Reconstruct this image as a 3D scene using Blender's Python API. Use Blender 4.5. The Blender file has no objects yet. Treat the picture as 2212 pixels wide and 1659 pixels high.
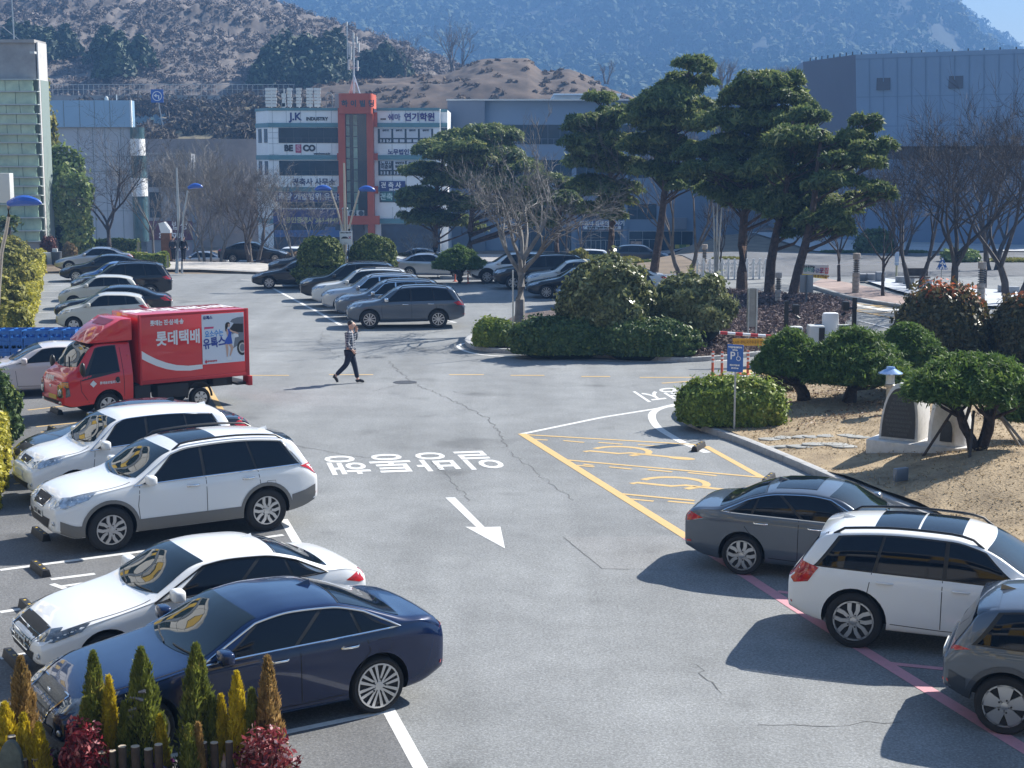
import bpy, bmesh, math, random
import numpy as np
from mathutils import Vector, Matrix
from mathutils.bvhtree import BVHTree
R = math.radians
sc = bpy.context.scene
col = sc.collection
# ---------------------------------------------------------------- camera, world, sun, exposure
F, CX, CY, YH = 3318., 1106., 829.5, 348.
PITCH = math.atan((CY - YH) / F)
CAMH = math.cos(PITCH) / .1514
cam = bpy.data.cameras.new('camera'); cam.sensor_width = 36; cam.lens = 36 * F / 2212
cam.clip_start = .5; cam.clip_end = 6000
cam_o = bpy.data.objects.new('camera', cam); col.objects.link(cam_o)
cam_o.location = (0, 0, CAMH); cam_o.rotation_euler = (R(90) - PITCH, 0, 0)
sc.camera = cam_o
SUN_DIR = Vector((.80, .60, 0)).normalized()
SUN_EL = R(40)
TO_SUN = Vector((SUN_DIR.x * math.cos(SUN_EL), SUN_DIR.y * math.cos(SUN_EL), math.sin(SUN_EL)))
w = bpy.data.worlds.new('World'); sc.world = w; w.use_nodes = True
nt = w.node_tree; bg = nt.nodes['Background']
sky = nt.nodes.new('ShaderNodeTexSky'); sky.sky_type = 'NISHITA'; sky.sun_disc = False
sky.sun_elevation = SUN_EL; sky.sun_rotation = math.atan2(TO_SUN.x, TO_SUN.y)
sky.air_density = 1.3; sky.dust_density = .5; sky.ozone_density = 3.
nt.links.new(sky.outputs[0], bg.inputs[0]); bg.inputs[1].default_value = .062
sl = bpy.data.lights.new('sun', 'SUN'); sl.energy = 4.7; sl.angle = R(.5); sl.color = (1, .95, .87)
sun_o = bpy.data.objects.new('sun', sl); col.objects.link(sun_o)
sun_o.rotation_euler = TO_SUN.to_track_quat('Z', 'Y').to_euler()
sun_o.location = (60, 40, 80)
sc.view_settings.view_transform = 'Standard'; sc.view_settings.look = 'None'
sc.view_settings.exposure = 1.36; sc.view_settings.gamma = 1
sc.render.engine = 'CYCLES'
sc.cycles.max_bounces = 5; sc.cycles.diffuse_bounces = 2; sc.cycles.glossy_bounces = 3
sc.cycles.transmission_bounces = 3; sc.cycles.volume_bounces = 0; sc.cycles.transparent_max_bounces = 6
sc.cycles.caustics_reflective = False; sc.cycles.caustics_refractive = False
# ---------------------------------------------------------------- where a ray through a photo point meets the place
def ray(u, v):
 x = (u - CX) / F; y = (CY - v) / F
 c, s = math.cos(PITCH), math.sin(PITCH)
 return Vector((x, c + y * s, -s + y * c))
def G(u, v, z=0.):
 d = ray(u, v); t = (z - CAMH) / d.z
 return Vector((d.x * t, d.y * t, z))
def W(u, v, Y):
 d = ray(u, v); t = Y / d.y
 return Vector((d.x * t, Y, CAMH + d.z * t))
def sst(a, b, x):
 t = min(1, max(0, (x - a) / (b - a))); return t * t * (3 - 2 * t)
def gz(x, y):                                  # the street lies lower than the car park
 a = 97 + 42 * sst(8, 22, x)
 return -3.7 * sst(a, a + 48, y)
def GP(u, Y):                                   # point on the ground at distance Y under photo column u
 v = 500
 for _ in range(6):
  p = W(u, v, Y); z = gz(p.x, Y); v += (p.z - z) * F / Y
 return Vector((p.x, Y, z))
# ---------------------------------------------------------------- materials
MATS = {}
def srgb(*c):
 return tuple(((x / 255) / 12.92 if x / 255 <= .04045 else ((x / 255 + .055) / 1.055) ** 2.4) for x in c)
def mat(name, color, rough=.6, metal=0., var=0., vscale=3., bump=0., bscale=30., coat=0., spec=.5, detail=4., c2=None, trans=0., emit=0.):
 if name in MATS: return MATS[name]
 m = bpy.data.materials.new(name); m.use_nodes = True; MATS[name] = m
 n = m.node_tree.nodes; l = m.node_tree.links; b = n['Principled BSDF']
 b.inputs['Roughness'].default_value = rough; b.inputs['Metallic'].default_value = metal
 b.inputs['Base Color'].default_value = (*color, 1)
 b.inputs['Specular IOR Level'].default_value = spec
 if coat: b.inputs['Coat Weight'].default_value = coat; b.inputs['Coat Roughness'].default_value = .03
 if trans: b.inputs['Transmission Weight'].default_value = trans
 if emit:
  b.inputs['Emission Color'].default_value = (*color, 1); b.inputs['Emission Strength'].default_value = emit
 tc = None
 if var or bump or c2:
  tc = n.new('ShaderNodeTexCoord')
 if var or c2:
  nz = n.new('ShaderNodeTexNoise'); nz.inputs['Scale'].default_value = vscale; nz.inputs['Detail'].default_value = detail
  nz.inputs['Roughness'].default_value = .65
  l.new(tc.outputs['Object'], nz.inputs['Vector'])
  cr = n.new('ShaderNodeValToRGB')
  a = tuple(max(0, c * (1 - var)) for c in color); d = c2 or tuple(min(1, c * (1 + var)) for c in color)
  cr.color_ramp.elements[0].position = .3; cr.color_ramp.elements[1].position = .7
  cr.color_ramp.elements[0].color = (*a, 1); cr.color_ramp.elements[1].color = (*d, 1)
  l.new(nz.outputs['Fac'], cr.inputs['Fac']); l.new(cr.outputs['Color'], b.inputs['Base Color'])
 if bump:
  nb = n.new('ShaderNodeTexNoise'); nb.inputs['Scale'].default_value = bscale; nb.inputs['Detail'].default_value = 5
  l.new(tc.outputs['Object'], nb.inputs['Vector'])
  bp = n.new('ShaderNodeBump'); bp.inputs['Strength'].default_value = bump; bp.inputs['Distance'].default_value = .05
  l.new(nb.outputs['Fac'], bp.inputs['Height']); l.new(bp.outputs['Normal'], b.inputs['Normal'])
 return m
def leafmat(name, c1, c2, c3=None, rough=.55, trans=.15, vscale=.8):
 """foliage: colour varies per leaf (random attribute stored on the mesh) and per clump"""
 if name in MATS: return MATS[name]
 m = bpy.data.materials.new(name); m.use_nodes = True; MATS[name] = m
 n = m.node_tree.nodes; l = m.node_tree.links; b = n['Principled BSDF']
 at = n.new('ShaderNodeAttribute'); at.attribute_name = 'rnd'
 cr = n.new('ShaderNodeValToRGB'); e = cr.color_ramp.elements
 e[0].position = .1; e[0].color = (*c1, 1); e[1].position = .75; e[1].color = (*c2, 1)
 if c3:
  x = e.new(.96); x.color = (*c3, 1)
 l.new(at.outputs['Fac'], cr.inputs['Fac'])
 l.new(cr.outputs['Color'], b.inputs['Base Color']); b.inputs['Roughness'].default_value = rough
 b.inputs['Specular IOR Level'].default_value = .35
 tr = n.new('ShaderNodeBsdfTranslucent'); l.new(cr.outputs['Color'], tr.inputs['Color'])
 mx = n.new('ShaderNodeMixShader'); mx.inputs[0].default_value = trans
 l.new(b.outputs[0], mx.inputs[1]); l.new(tr.outputs[0], mx.inputs[2])
 l.new(mx.outputs[0], n['Material Output'].inputs['Surface'])
 return m
# ---------------------------------------------------------------- objects
def tag(o, label=None, cat=None, group=None, kind=None):
 if label: o['label'] = label
 if cat: o['category'] = cat
 if group: o['group'] = group
 if kind: o['kind'] = kind
 return o
def empty(name, loc=(0, 0, 0), rz=0., label=None, cat=None, group=None):
 o = bpy.data.objects.new(name, None); col.objects.link(o)
 o.location = loc; o.rotation_euler = (0, 0, rz); o.empty_display_size = .2
 return tag(o, label, cat, group)
def kids(o): return [c for c in bpy.data.objects if c.parent == o]
def copy_tree(o, parent=None):
 c = o.copy(); col.objects.link(c)
 if parent: c.parent = parent
 for ch in list(o.children): copy_tree(ch, c)
 return c
def link(name, me, parent=None):
 o = bpy.data.objects.new(name, me); col.objects.link(o)
 if parent: o.parent = parent
 return o
class MB:
 """collects shapes and links them as one mesh object"""
 def __init__(s): s.v = []; s.f = []; s.m = []; s.mi = 0
 def add(s, vs, fs):
  k = len(s.v); s.v += [tuple(p) for p in vs]
  for f in fs: s.f.append([i + k for i in f]); s.m.append(s.mi)
  return s
 def box(s, x0, x1, y0, y1, z0, z1, rz=0, piv=None):
  vs = [(x, y, z) for z in (z0, z1) for y in (y0, y1) for x in (x0, x1)]
  if rz:
   px, py = piv or ((x0 + x1) / 2, (y0 + y1) / 2); c, n = math.cos(rz), math.sin(rz)
   vs = [(px + (x - px) * c - (y - py) * n, py + (x - px) * n + (y - py) * c, z) for x, y, z in vs]
  return s.add(vs, [(0, 2, 3, 1), (4, 5, 7, 6), (0, 1, 5, 4), (2, 6, 7, 3), (0, 4, 6, 2), (1, 3, 7, 5)])
 def cbox(s, c, sx, sy, sz, rz=0):
  return s.box(c[0] - sx / 2, c[0] + sx / 2, c[1] - sy / 2, c[1] + sy / 2, c[2], c[2] + sz, rz)
 def prism(s, poly, a, b, axis='z'):
  n = len(poly)
  def P(p, t):
   return (p[0], p[1], t) if axis == 'z' else ((p[0], t, p[1]) if axis == 'y' else (t, p[0], p[1]))
  vs = [P(p, a) for p in poly] + [P(p, b) for p in poly]
  fs = [list(range(n))[::-1], list(range(n, 2 * n))] + [(i, (i + 1) % n, n + (i + 1) % n, n + i) for i in range(n)]
  return s.add(vs, fs)
 def sheet(s, pts): return s.add(pts, [list(range(len(pts)))])
 def lathe(s, prof, c=(0, 0, 0), n=16, axis='z'):
  vs = []
  for r, h in prof:
   for i in range(n):
    a = 2 * math.pi * i / n; p = (r * math.cos(a), r * math.sin(a), h)
    if axis == 'y': p = (p[0], p[2], p[1])
    if axis == 'x': p = (p[2], p[0], p[1])
    vs.append((c[0] + p[0], c[1] + p[1], c[2] + p[2]))
  fs = []
  for j in range(len(prof) - 1):
   for i in range(n):
    q = (j * n + i, j * n + (i + 1) % n, (j + 1) * n + (i + 1) % n, (j + 1) * n + i)
    fs.append(q if axis != 'y' else q[::-1])
  fs.append(list(range(n))[::-1] if axis != 'y' else list(range(n)))
  k = (len(prof) - 1) * n; t = list(range(k, k + n)); fs.append(t if axis != 'y' else t[::-1])
  return s.add(vs, fs)
 def tube(s, pts, rad, n=6, cap=True):
  pts = [Vector(p) for p in pts]; m = len(pts)
  rs = rad if isinstance(rad, (list, tuple)) else [rad] * m
  vs = []; up = Vector((0, 0, 1))
  for i, p in enumerate(pts):
   d = (pts[min(i + 1, m - 1)] - pts[max(i - 1, 0)])
   d = d.normalized() if d.length > 1e-9 else Vector((0, 0, 1))
   a = d.cross(up)
   if a.length < .05: a = d.cross(Vector((1, 0, 0)))
   a.normalize(); b = d.cross(a)
   for k in range(n):
    t = 2 * math.pi * k / n
    vs.append(p + (a * math.cos(t) + b * math.sin(t)) * rs[i])
  fs = [(j * n + k, j * n + (k + 1) % n, (j + 1) * n + (k + 1) % n, (j + 1) * n + k) for j in range(m - 1) for k in range(n)]
  if cap: fs += [list(range(n))[::-1], list(range((m - 1) * n, m * n))]
  return s.add(vs, fs)
 def ball(s, c, rx, ry, rz, n=12, m=8):
  prof = []
  vs = []; fs = []
  for j in range(m + 1):
   t = math.pi * j / m
   for i in range(n):
    a = 2 * math.pi * i / n
    vs.append((c[0] + rx * math.sin(t) * math.cos(a), c[1] + ry * math.sin(t) * math.sin(a), c[2] - rz * math.cos(t)))
  for j in range(m):
   for i in range(n): fs.append((j * n + i, j * n + (i + 1) % n, (j + 1) * n + (i + 1) % n, (j + 1) * n + i))
  return s.add(vs, fs)
 def build(s, name, mats, parent=None, smooth=False, bevel=0., ang=35, loc=None):
  me = bpy.data.meshes.new(name); me.from_pydata(s.v, [], s.f)
  ms = mats if isinstance(mats, (list, tuple)) else [mats]
  for m in ms: me.materials.append(m)
  if len(ms) > 1: me.polygons.foreach_set('material_index', s.m)
  if bevel:
   bm = bmesh.new(); bm.from_mesh(me)
   bmesh.ops.remove_doubles(bm, verts=bm.verts, dist=1e-5)
   es = [e for e in bm.edges if len(e.link_faces) == 2 and e.calc_face_angle(0) > R(40)]
   bmesh.ops.bevel(bm, geom=es, offset=bevel, segments=2, affect='EDGES', profile=.6, clamp_overlap=True)
   bm.to_mesh(me); bm.free()
  me.update()
  if smooth or bevel:
   me.polygons.foreach_set('use_smooth', [True] * len(me.polygons)); me.set_sharp_from_angle(angle=R(ang))
  o = link(name, me, parent)
  if loc is not None: o.location = loc
  return o
def struct(o): o['kind'] = 'structure'; return o
def at_base(o, p):
 """move a finished one-mesh thing's origin to p"""
 o.data.transform(Matrix.Translation(-Vector(p))); o.location = p; return o
FONT = None
def text_mesh(txt, size, M, name, mt, parent=None, depth=.01, bold=.0, wide=1., align='CENTER'):
 """writing as flat raised letters: local x along the line, y up, placed by matrix M"""
 cu = bpy.data.curves.new('t', 'FONT'); cu.body = txt; cu.size = size; cu.align_x = align; cu.align_y = 'CENTER'
 cu.extrude = depth / 2; cu.offset = bold; cu.resolution_u = 3
 o = bpy.data.objects.new('t', cu); col.objects.link(o)
 bpy.context.view_layer.update()
 dg = bpy.context.evaluated_depsgraph_get()
 me = bpy.data.meshes.new_from_object(o.evaluated_get(dg))
 bpy.data.objects.remove(o); bpy.data.curves.remove(cu)
 me.name = name; me.transform(M @ Matrix.Diagonal((wide, 1, 1, 1)))
 me.materials.clear(); me.materials.append(mt)
 return link(name, me, parent)
def wallM(p, ang=0.):
 """matrix for writing on an upright wall at p whose reading direction runs along angle ang"""
 x = Vector((math.cos(ang), math.sin(ang), 0)); y = Vector((0, 0, 1)); z = x.cross(y)
 m = Matrix((x, y, z)).transposed().to_4x4(); m.translation = Vector(p); return m
# ---------------------------------------------------------------- foliage made of many small leaves
def leaf_mesh(name, P, N, size, rng, aspect=1.6, rnd=None, mats=None, parent=None, jitter=.6, tri=False):
 """P: leaf positions (n,3); N: outward directions; each leaf is one small quad"""
 n = len(P)
 N = N + rng.normal(0, jitter, (n, 3)); N /= np.linalg.norm(N, axis=1)[:, None] + 1e-9
 T = rng.normal(0, 1, (n, 3)); T -= (T * N).sum(1)[:, None] * N; T /= np.linalg.norm(T, axis=1)[:, None] + 1e-9
 B = np.cross(N, T)
 s = (size * (0.6 + .8 * rng.random(n)))[:, None] if np.isscalar(size) else (size * (0.6 + .8 * rng.random(n)))[:, None]
 a = T * s * aspect / 2; b = B * s / 2
 k = 4
 V = np.empty((n, k, 3)); V[:, 0] = P - a; V[:, 1] = P + b * .9 ; V[:, 2] = P + a; V[:, 3] = P - b * .9
 V[:, 1] += N * s * .12; V[:, 3] += N * s * .12
 me = bpy.data.meshes.new(name); me.vertices.add(n * k); me.vertices.foreach_set('co', V.reshape(-1).astype(np.float32))
 me.loops.add(n * k); me.loops.foreach_set('vertex_index', np.arange(n * k, dtype=np.int32))
 me.polygons.add(n); me.polygons.foreach_set('loop_start', np.arange(0, n * k, k, dtype=np.int32))
 me.polygons.foreach_set('loop_total', np.full(n, k, dtype=np.int32))
 me.update(calc_edges=True)
 at = me.attributes.new('rnd', 'FLOAT', 'POINT')
 r = rng.random(n) if rnd is None else np.clip(rnd, 0, 1)
 at.data.foreach_set('value', np.repeat(r, k).astype(np.float32))
 for m in (mats if isinstance(mats, (list, tuple)) else [mats]): me.materials.append(m)
 return link(name, me, parent)
def vnoise(P, sc_, seed):
 """cheap smooth pseudo noise in 0..1"""
 r = np.random.default_rng(seed); out = np.zeros(len(P)); 
 for i in range(5):
  k = r.normal(0, 1, 3) * sc_ * (1 + .5 * i); out += np.sin(P @ k + r.random() * 6.28) / (1 + .3 * i)
 return np.clip(.5 + out / 4.2, 0, 1)
def dome_leaves(n, rx, ry, rz, rng, zmin=-.25, shell=.22, lump=.1, lscale=3., seed=1, power=2.):
 """points through the outer skin of a clipped dome (centre at 0); zmin in units of rz"""
 D = rng.normal(0, 1, (n * 2, 3)); D /= np.linalg.norm(D, axis=1)[:, None]
 D = D[D[:, 2] > zmin][:n]
 if power != 2.:
  D /= (np.abs(D) ** power).sum(1)[:, None] ** (1 / power)
 q = 1 - shell * rng.random(len(D)) ** 1.7
 lm = 1 + lump * (vnoise(D, lscale, seed) - .5) * 2
 P = D * np.array([rx, ry, rz]) * (q * lm)[:, None]
 N = D / np.array([rx, ry, rz]); N /= np.linalg.norm(N, axis=1)[:, None]
 return P, N
def core(mb, c, rx, ry, rz, k=.8, n=14, m=8, zcut=None):
 mb.ball(c, rx * k, ry * k, rz * k, n, m)
# ================================================================ ground, kerbs, markings
def asphalt(name, base, scale=1.):
 m = bpy.data.materials.new(name); m.use_nodes = True; MATS[name] = m
 n = m.node_tree.nodes; l = m.node_tree.links; b = n['Principled BSDF']
 tc = n.new('ShaderNodeTexCoord')
 def noise(s, d, r=.6):
  x = n.new('ShaderNodeTexNoise'); x.inputs['Scale'].default_value = s; x.inputs['Detail'].default_value = d
  x.inputs['Roughness'].default_value = r; l.new(tc.outputs['Object'], x.inputs['Vector']); return x
 big = noise(.16, 4, .6); mid = noise(1.1, 5, .65); fine = noise(26, 3, .7)
 vor = n.new('ShaderNodeTexVoronoi'); vor.inputs['Scale'].default_value = 34; l.new(tc.outputs['Object'], vor.inputs['Vector'])
 def ramp(src, lo, hi, p0=.3, p1=.7):
  r = n.new('ShaderNodeMapRange'); r.inputs['From Min'].default_value = p0; r.inputs['From Max'].default_value = p1
  r.inputs['To Min'].default_value = lo; r.inputs['To Max'].default_value = hi; l.new(src, r.inputs['Value']); return r.outputs[0]
 def mul(a, c):
  x = n.new('ShaderNodeMath'); x.operation = 'MULTIPLY'; l.new(a, x.inputs[0]); l.new(c, x.inputs[1]); return x.outputs[0]
 mp = n.new('ShaderNodeMapping'); mp.inputs['Rotation'].default_value = (0, 0, R(-16)); mp.inputs['Scale'].default_value = (.9, .045, 1); l.new(tc.outputs['Object'], mp.inputs['Vector'])
 tr_ = n.new('ShaderNodeTexNoise'); tr_.inputs['Scale'].default_value = 1.; tr_.inputs['Detail'].default_value = 4; l.new(mp.outputs[0], tr_.inputs['Vector'])
 st_ = noise(.55, 2, .4)
 v = mul(ramp(tr_.outputs['Fac'], .86, 1.08), ramp(st_.outputs['Fac'], .72, 1., .24, .36))
 v = mul(mul(v, ramp(big.outputs['Fac'], .84, 1.12)), ramp(mid.outputs['Fac'], .88, 1.1))
 v = mul(v, ramp(fine.outputs['Fac'], .72, 1.28))
 v = mul(v, ramp(vor.outputs['Distance'], 1.2, .82, .0, .6))
 hs = n.new('ShaderNodeMix'); hs.data_type = 'RGBA'; hs.blend_type = 'MULTIPLY'; hs.inputs[0].default_value = 1
 hs.inputs[6].default_value = (*base, 1); l.new(v, hs.inputs[7]); l.new(hs.outputs[2], b.inputs['Base Color'])
 b.inputs['Roughness'].default_value = .85; b.inputs['Specular IOR Level'].default_value = .25
 bp = n.new('ShaderNodeBump'); bp.inputs['Strength'].default_value = .5; bp.inputs['Distance'].default_value = .012
 l.new(fine.outputs['Fac'], bp.inputs['Height']); l.new(bp.outputs['Normal'], b.inputs['Normal'])
 return m
M_ASPH = asphalt('asphalt', (.252, .262, .264))
M_ASPH2 = asphalt('asphalt_street', (.16, .165, .172))
M_SOIL = mat('dry_soil', (.16, .12, .08), .95, var=.4, vscale=.5, bump=.5, bscale=8)
M_GRASS = mat('dry_grass', (.27, .20, .12), .95, var=.35, vscale=1.4, bump=.6, bscale=22, detail=8, c2=(.42, .32, .195))
M_KERB = mat('granite_kerb', (.36, .36, .355), .8, var=.18, vscale=6, bump=.15, bscale=60)
def paint(name, c, wear=.35):
 m = mat(name, c, .7, var=0, bump=.2, bscale=60)
 n = m.node_tree.nodes; l = m.node_tree.links; b = n['Principled BSDF']
 tc = n.new('ShaderNodeTexCoord'); nz = n.new('ShaderNodeTexNoise'); nz.inputs['Scale'].default_value = 9; nz.inputs['Detail'].default_value = 7
 nz.inputs['Roughness'].default_value = .75
 l.new(tc.outputs['Object'], nz.inputs['Vector'])
 mr = n.new('ShaderNodeMapRange'); mr.inputs['From Min'].default_value = .3; mr.inputs['From Max'].default_value = .52
 mr.inputs['To Min'].default_value = wear; mr.inputs['To Max'].default_value = 0; l.new(nz.outputs['Fac'], mr.inputs['Value'])
 mx = n.new('ShaderNodeMix'); mx.data_type = 'RGBA'; l.new(mr.outputs[0], mx.inputs[0])
 mx.inputs[6].default_value = (*c, 1); mx.inputs[7].default_value = (.19, .19, .19, 1); l.new(mx.outputs[2], b.inputs['Base Color'])
 return m
M_WHITE = paint('white_road_paint', (.66, .66, .64)); M_YEL = paint('ochre_road_paint', (.58, .39, .15), .3); M_PINK = paint('pink_road_paint', (.56, .27, .31), .35)
xs = np.concatenate([np.linspace(-1650, -160, 10), np.linspace(-140, 140, 71), np.linspace(160, 1650, 10)])
ys = np.concatenate([np.linspace(-400, -20, 6), np.linspace(0, 220, 56), np.linspace(240, 2040, 14)])
vs = [(x, y, gz(x, y) - .03) for y in ys for x in xs]
nx = len(xs)
fs = [(j * nx + i, j * nx + i + 1, (j + 1) * nx + i + 1, (j + 1) * nx + i) for j in range(len(ys) - 1) for i in range(nx - 1)]
g = MB().add(vs, fs).build('ground', M_SOIL, smooth=True); struct(g)
def band(name, x0, x1, y0, y1, dz, m, step=4.):
 X = np.linspace(x0, x1, max(2, int((x1 - x0) / step) + 1)); Y = np.linspace(y0, y1, max(2, int((y1 - y0) / step) + 1))
 vs = [(x, y, gz(x, y) + dz) for y in Y for x in X]; k = len(X)
 fs = [(j * k + i, j * k + i + 1, (j + 1) * k + i + 1, (j + 1) * k + i) for j in range(len(Y) - 1) for i in range(k - 1)]
 return struct(MB().add(vs, fs).build(name, m, smooth=True))
band('parking_lot', -75, 90, -8, 90, 0., M_ASPH, 6)
band('road', -90, 40, 138, 158, .01, M_ASPH2, 6)
band('road', 12, 120, 88, 112, .012, M_ASPH2, 4)
band('pavement', 22, 120, 111.5, 150, .09, mat('paving', (.40, .41, .42), .9, var=.15, vscale=.6), 5)
band('pavement', -90, 20, 157.5, 170, .06, mat('street_paving', (.3, .29, .28), .9, var=.2, vscale=.6), 6)
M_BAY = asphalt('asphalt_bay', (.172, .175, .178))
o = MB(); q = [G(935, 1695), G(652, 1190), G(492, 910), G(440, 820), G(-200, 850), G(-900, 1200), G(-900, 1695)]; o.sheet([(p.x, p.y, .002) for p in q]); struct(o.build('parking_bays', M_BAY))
o = MB(); q = [G(1217, 1160), G(1300, 1228), G(1520, 1232), G(1470, 1158)]; o.sheet([(p.x, p.y, .0022) for p in q]); struct(o.build('asphalt_patch', asphalt('asphalt_patched', (.27, .275, .275))))
# ---- painted markings: flat strips 4 mm above the asphalt
ZK = [0]
def strip(mb, a, b, wd, z=.004):
 ZK[0] = (ZK[0] + 1) % 9; z += ZK[0] * .0003
 a, b = Vector(a), Vector(b); d = (b - a).normalized(); n = Vector((-d.y, d.x, 0)) * wd / 2
 mb.sheet([(p.x, p.y, z) for p in (a - n, b - n, b + n, a + n)])
def polyl(mb, pts, wd, z=.004):
 pts = [Vector(p) for p in pts]; L = []; Rr = []
 for i, p in enumerate(pts):
  d = (pts[min(i + 1, len(pts) - 1)] - pts[max(i - 1, 0)]).normalized(); n = Vector((-d.y, d.x, 0)) * wd / 2
  L.append(p + n); Rr.append(p - n)
 for i in range(len(pts) - 1):
  mb.sheet([(q.x, q.y, z) for q in (Rr[i], Rr[i + 1], L[i + 1], L[i])])
def smoothline(pts, k=6):
 pts = [Vector(p) for p in pts]; out = []
 for i in range(len(pts) - 1):
  p0 = pts[max(i - 1, 0)]; p1 = pts[i]; p2 = pts[i + 1]; p3 = pts[min(i + 2, len(pts) - 1)]
  for j in range(k):
   t = j / k
   out.append(.5 * ((2 * p1) + (p2 - p0) * t + (2 * p0 - 5 * p1 + 4 * p2 - p3) * t * t + (3 * p1 - p0 - 3 * p2 + p3) * t ** 3))
 out.append(pts[-1]); return out
wm, ym, pm = MB(), MB(), MB()
strip(wm, G(612, 1122), G(652, 1190), .16); strip(wm, G(838, 1532), G(925, 1690), .16)
strip(ym, G(448, 835), G(492, 910), .16)
LD = Vector((.852, .524, 0))                     # stall direction, left row (towards the lane)
for (u, v, ln, m) in ((835, 1537, -3.2, wm), (612, 1156, -.9, wm)):
 p = G(u, v); strip(m, p, p + LD * ln, .12)
for (u0, v0, u1, v1) in ((0, 1323, 130, 1303), (0, 1232, 320, 1190), (0, 1423, 60, 1412)):
 strip(wm, G(u0, v0), G(u1, v1), .12)
for (u0, v0, u1, v1) in ((60, 886, 150, 876), (78, 922, 200, 910), (88, 934, 160, 926), (30, 1046, 80, 1040), (500, 811, 620, 811), (150, 928, 260, 915)):
 strip(ym, G(u0, v0), G(u1, v1), .10)
strip(wm, G(110, 1252), G(205, 1240), .12); strip(wm, G(128, 1268), G(210, 1256), .1)
strip(wm, G(112, 1262), G(140, 1272), .1)
for (u0, u1, v) in ((540, 624, 811), (711, 806, 809.5), (920, 1050, 809.5), (970, 1045, 809.5), (1103, 1176, 811), (1256, 1318, 813.5), (1382, 1500, 815.5)):
 if u0 == 920: continue
 strip(ym, G(u0, v), G(u1, v), .13)
strip(wm, G(563, 609), G(690, 676), .16); strip(wm, G(690, 676), G(737, 703), .16)
strip(wm, G(575, 607), G(520, 604), .12); strip(wm, G(735, 703), G(800, 704), .1); strip(wm, G(800, 704), G(950, 702), .1)
strip(wm, G(955, 697), G(985, 697), .12); strip(wm, G(985, 697), G(965, 692), .12)
strip(wm, G(1130, 613), G(1400, 692), .16)
for v, u0 in ((620, 655), (637, 720), (652, 690), (666, 700), (680, 730), (692, 740)):
 strip(wm, G(u0 - 60 + (v - 620) * .9, v), G(u0 + 60, v), .1)
for v, u0 in ((625, 1185), (644, 1240), (668, 1330)): strip(wm, G(u0, v), G(u0 + 110, v + 1), .1)
strip(wm, G(1010, 614), G(1090, 613), .14)
for i, v in enumerate((606, 618, 630, 644, 660, 676)): strip(wm, G(90 - i * 6, v), G(140 - i * 6, v - 1), .1)
strip(wm, G(1126, 938), G(1300, 902), .14); strip(wm, G(1300, 902), G(1475, 874), .14)
polyl(wm, smoothline([G(*p) for p in ((1492, 868), (1450, 876), (1418, 886), (1408, 900), (1420, 922), (1455, 945), (1480, 958), (1528, 978))]), .2)
polyl(wm, smoothline([G(*p) for p in ((1050, 737), (1012, 740), (990, 748), (1010, 760), (1060, 768), (1200, 774), (1400, 781), (1520, 780), (1600, 777))]), .14)
strip(ym, G(1127, 937), G(1486, 1162), .2)
strip(ym, G(1130, 939), G(1525, 962), .11); strip(ym, G(1224, 994), G(1650, 1032), .11); strip(ym, G(1340, 1067), G(1500, 1082), .11)
strip(ym, G(1524, 964), G(1645, 1031), .16); strip(ym, G(1650, 1035), G(1678, 1046), .16)
for seg in ((1150, 949, 1183, 951), (1217, 952, 1262, 956), (1293, 956, 1345, 960), (1378, 961, 1425, 964), (1240, 1005, 1284, 1009), (1316, 1009, 1365, 1014), (1400, 1015, 1452, 1020), (1486, 1021, 1548, 1028), (1360, 1078, 1412, 1083), (1443, 1083, 1500, 1088), (1260, 1003, 1282, 1006)):
 strip(ym, G(*seg[:2]), G(*seg[2:]), .1)
def wheelchair(mb, o, ex, ey, k):
 """access symbol, painted flat: ex along the bay, ey across it"""
 P = lambda a, b: o + ex * (a * k) + ey * (b * k)
 arc = [P(-.15 + .55 * math.cos(t), -.12 + .55 * math.sin(t)) for t in np.linspace(R(150), R(-150) + 2 * math.pi, 3)]
 polyl(mb, [P(-.35 + .62 * math.cos(t), .05 + .55 * math.sin(t)) for t in np.linspace(R(-5), R(175), 14)], .15 * k)
 polyl(mb, [P(-1.05, -.32), P(-.98, -.18), P(-.3, -.2), P(-.1, -.02), P(.95, -.1)], .14 * k)
 polyl(mb, [P(.15, -.08), P(.02, -.32)], .16 * k)
 mb.sheet([(q.x, q.y, .0055) for q in [P(1.1 + .3 * math.cos(t), -.13 + .14 * math.sin(t)) for t in np.linspace(0, 2 * math.pi, 15)[:-1]]])
exd = (G(1650, 1032) - G(1224, 994)).normalized(); eyd = Vector((-exd.y, exd.x, 0))
wheelchair(ym, G(1372, 979), exd, eyd, 1.05); wheelchair(ym, G(1492, 1049), exd, eyd, 1.1)
strip(pm, G(1478, 1157), G(1560, 1212), .2); strip(pm, G(1555, 1208), G(1760, 1340), .2); strip(pm, G(1760, 1340), G(2300, 1672), .2)
strip(pm, G(1680, 1278), G(1760, 1290), .12); strip(pm, G(1915, 1433), G(2060, 1448), .12)
A = [G(*p) for p in ((962, 1075), (983, 1075), (1047, 1139), (1081, 1138), (1091, 1185), (1005, 1138), (1029, 1139))]
wm.sheet([(p.x, p.y, .004) for p in A])
for i in range(11):
 strip(wm, G(1700 + i * 24, 633 + i * 4.6), G(1742 + i * 24, 636.5 + i * 4.6), .45, .02)
strip(wm, G(1640, 651), G(1980, 672), .15, .02); strip(wm, G(1850, 692), G(2030, 738), .12, .02)
strip(ym, G(1730, 650), G(1990, 699), .12, .02); strip(ym, G(1760, 640), G(2020, 685), .12, .02); strip(ym, G(1650, 640), G(1760, 641), .12, .02)
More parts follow.
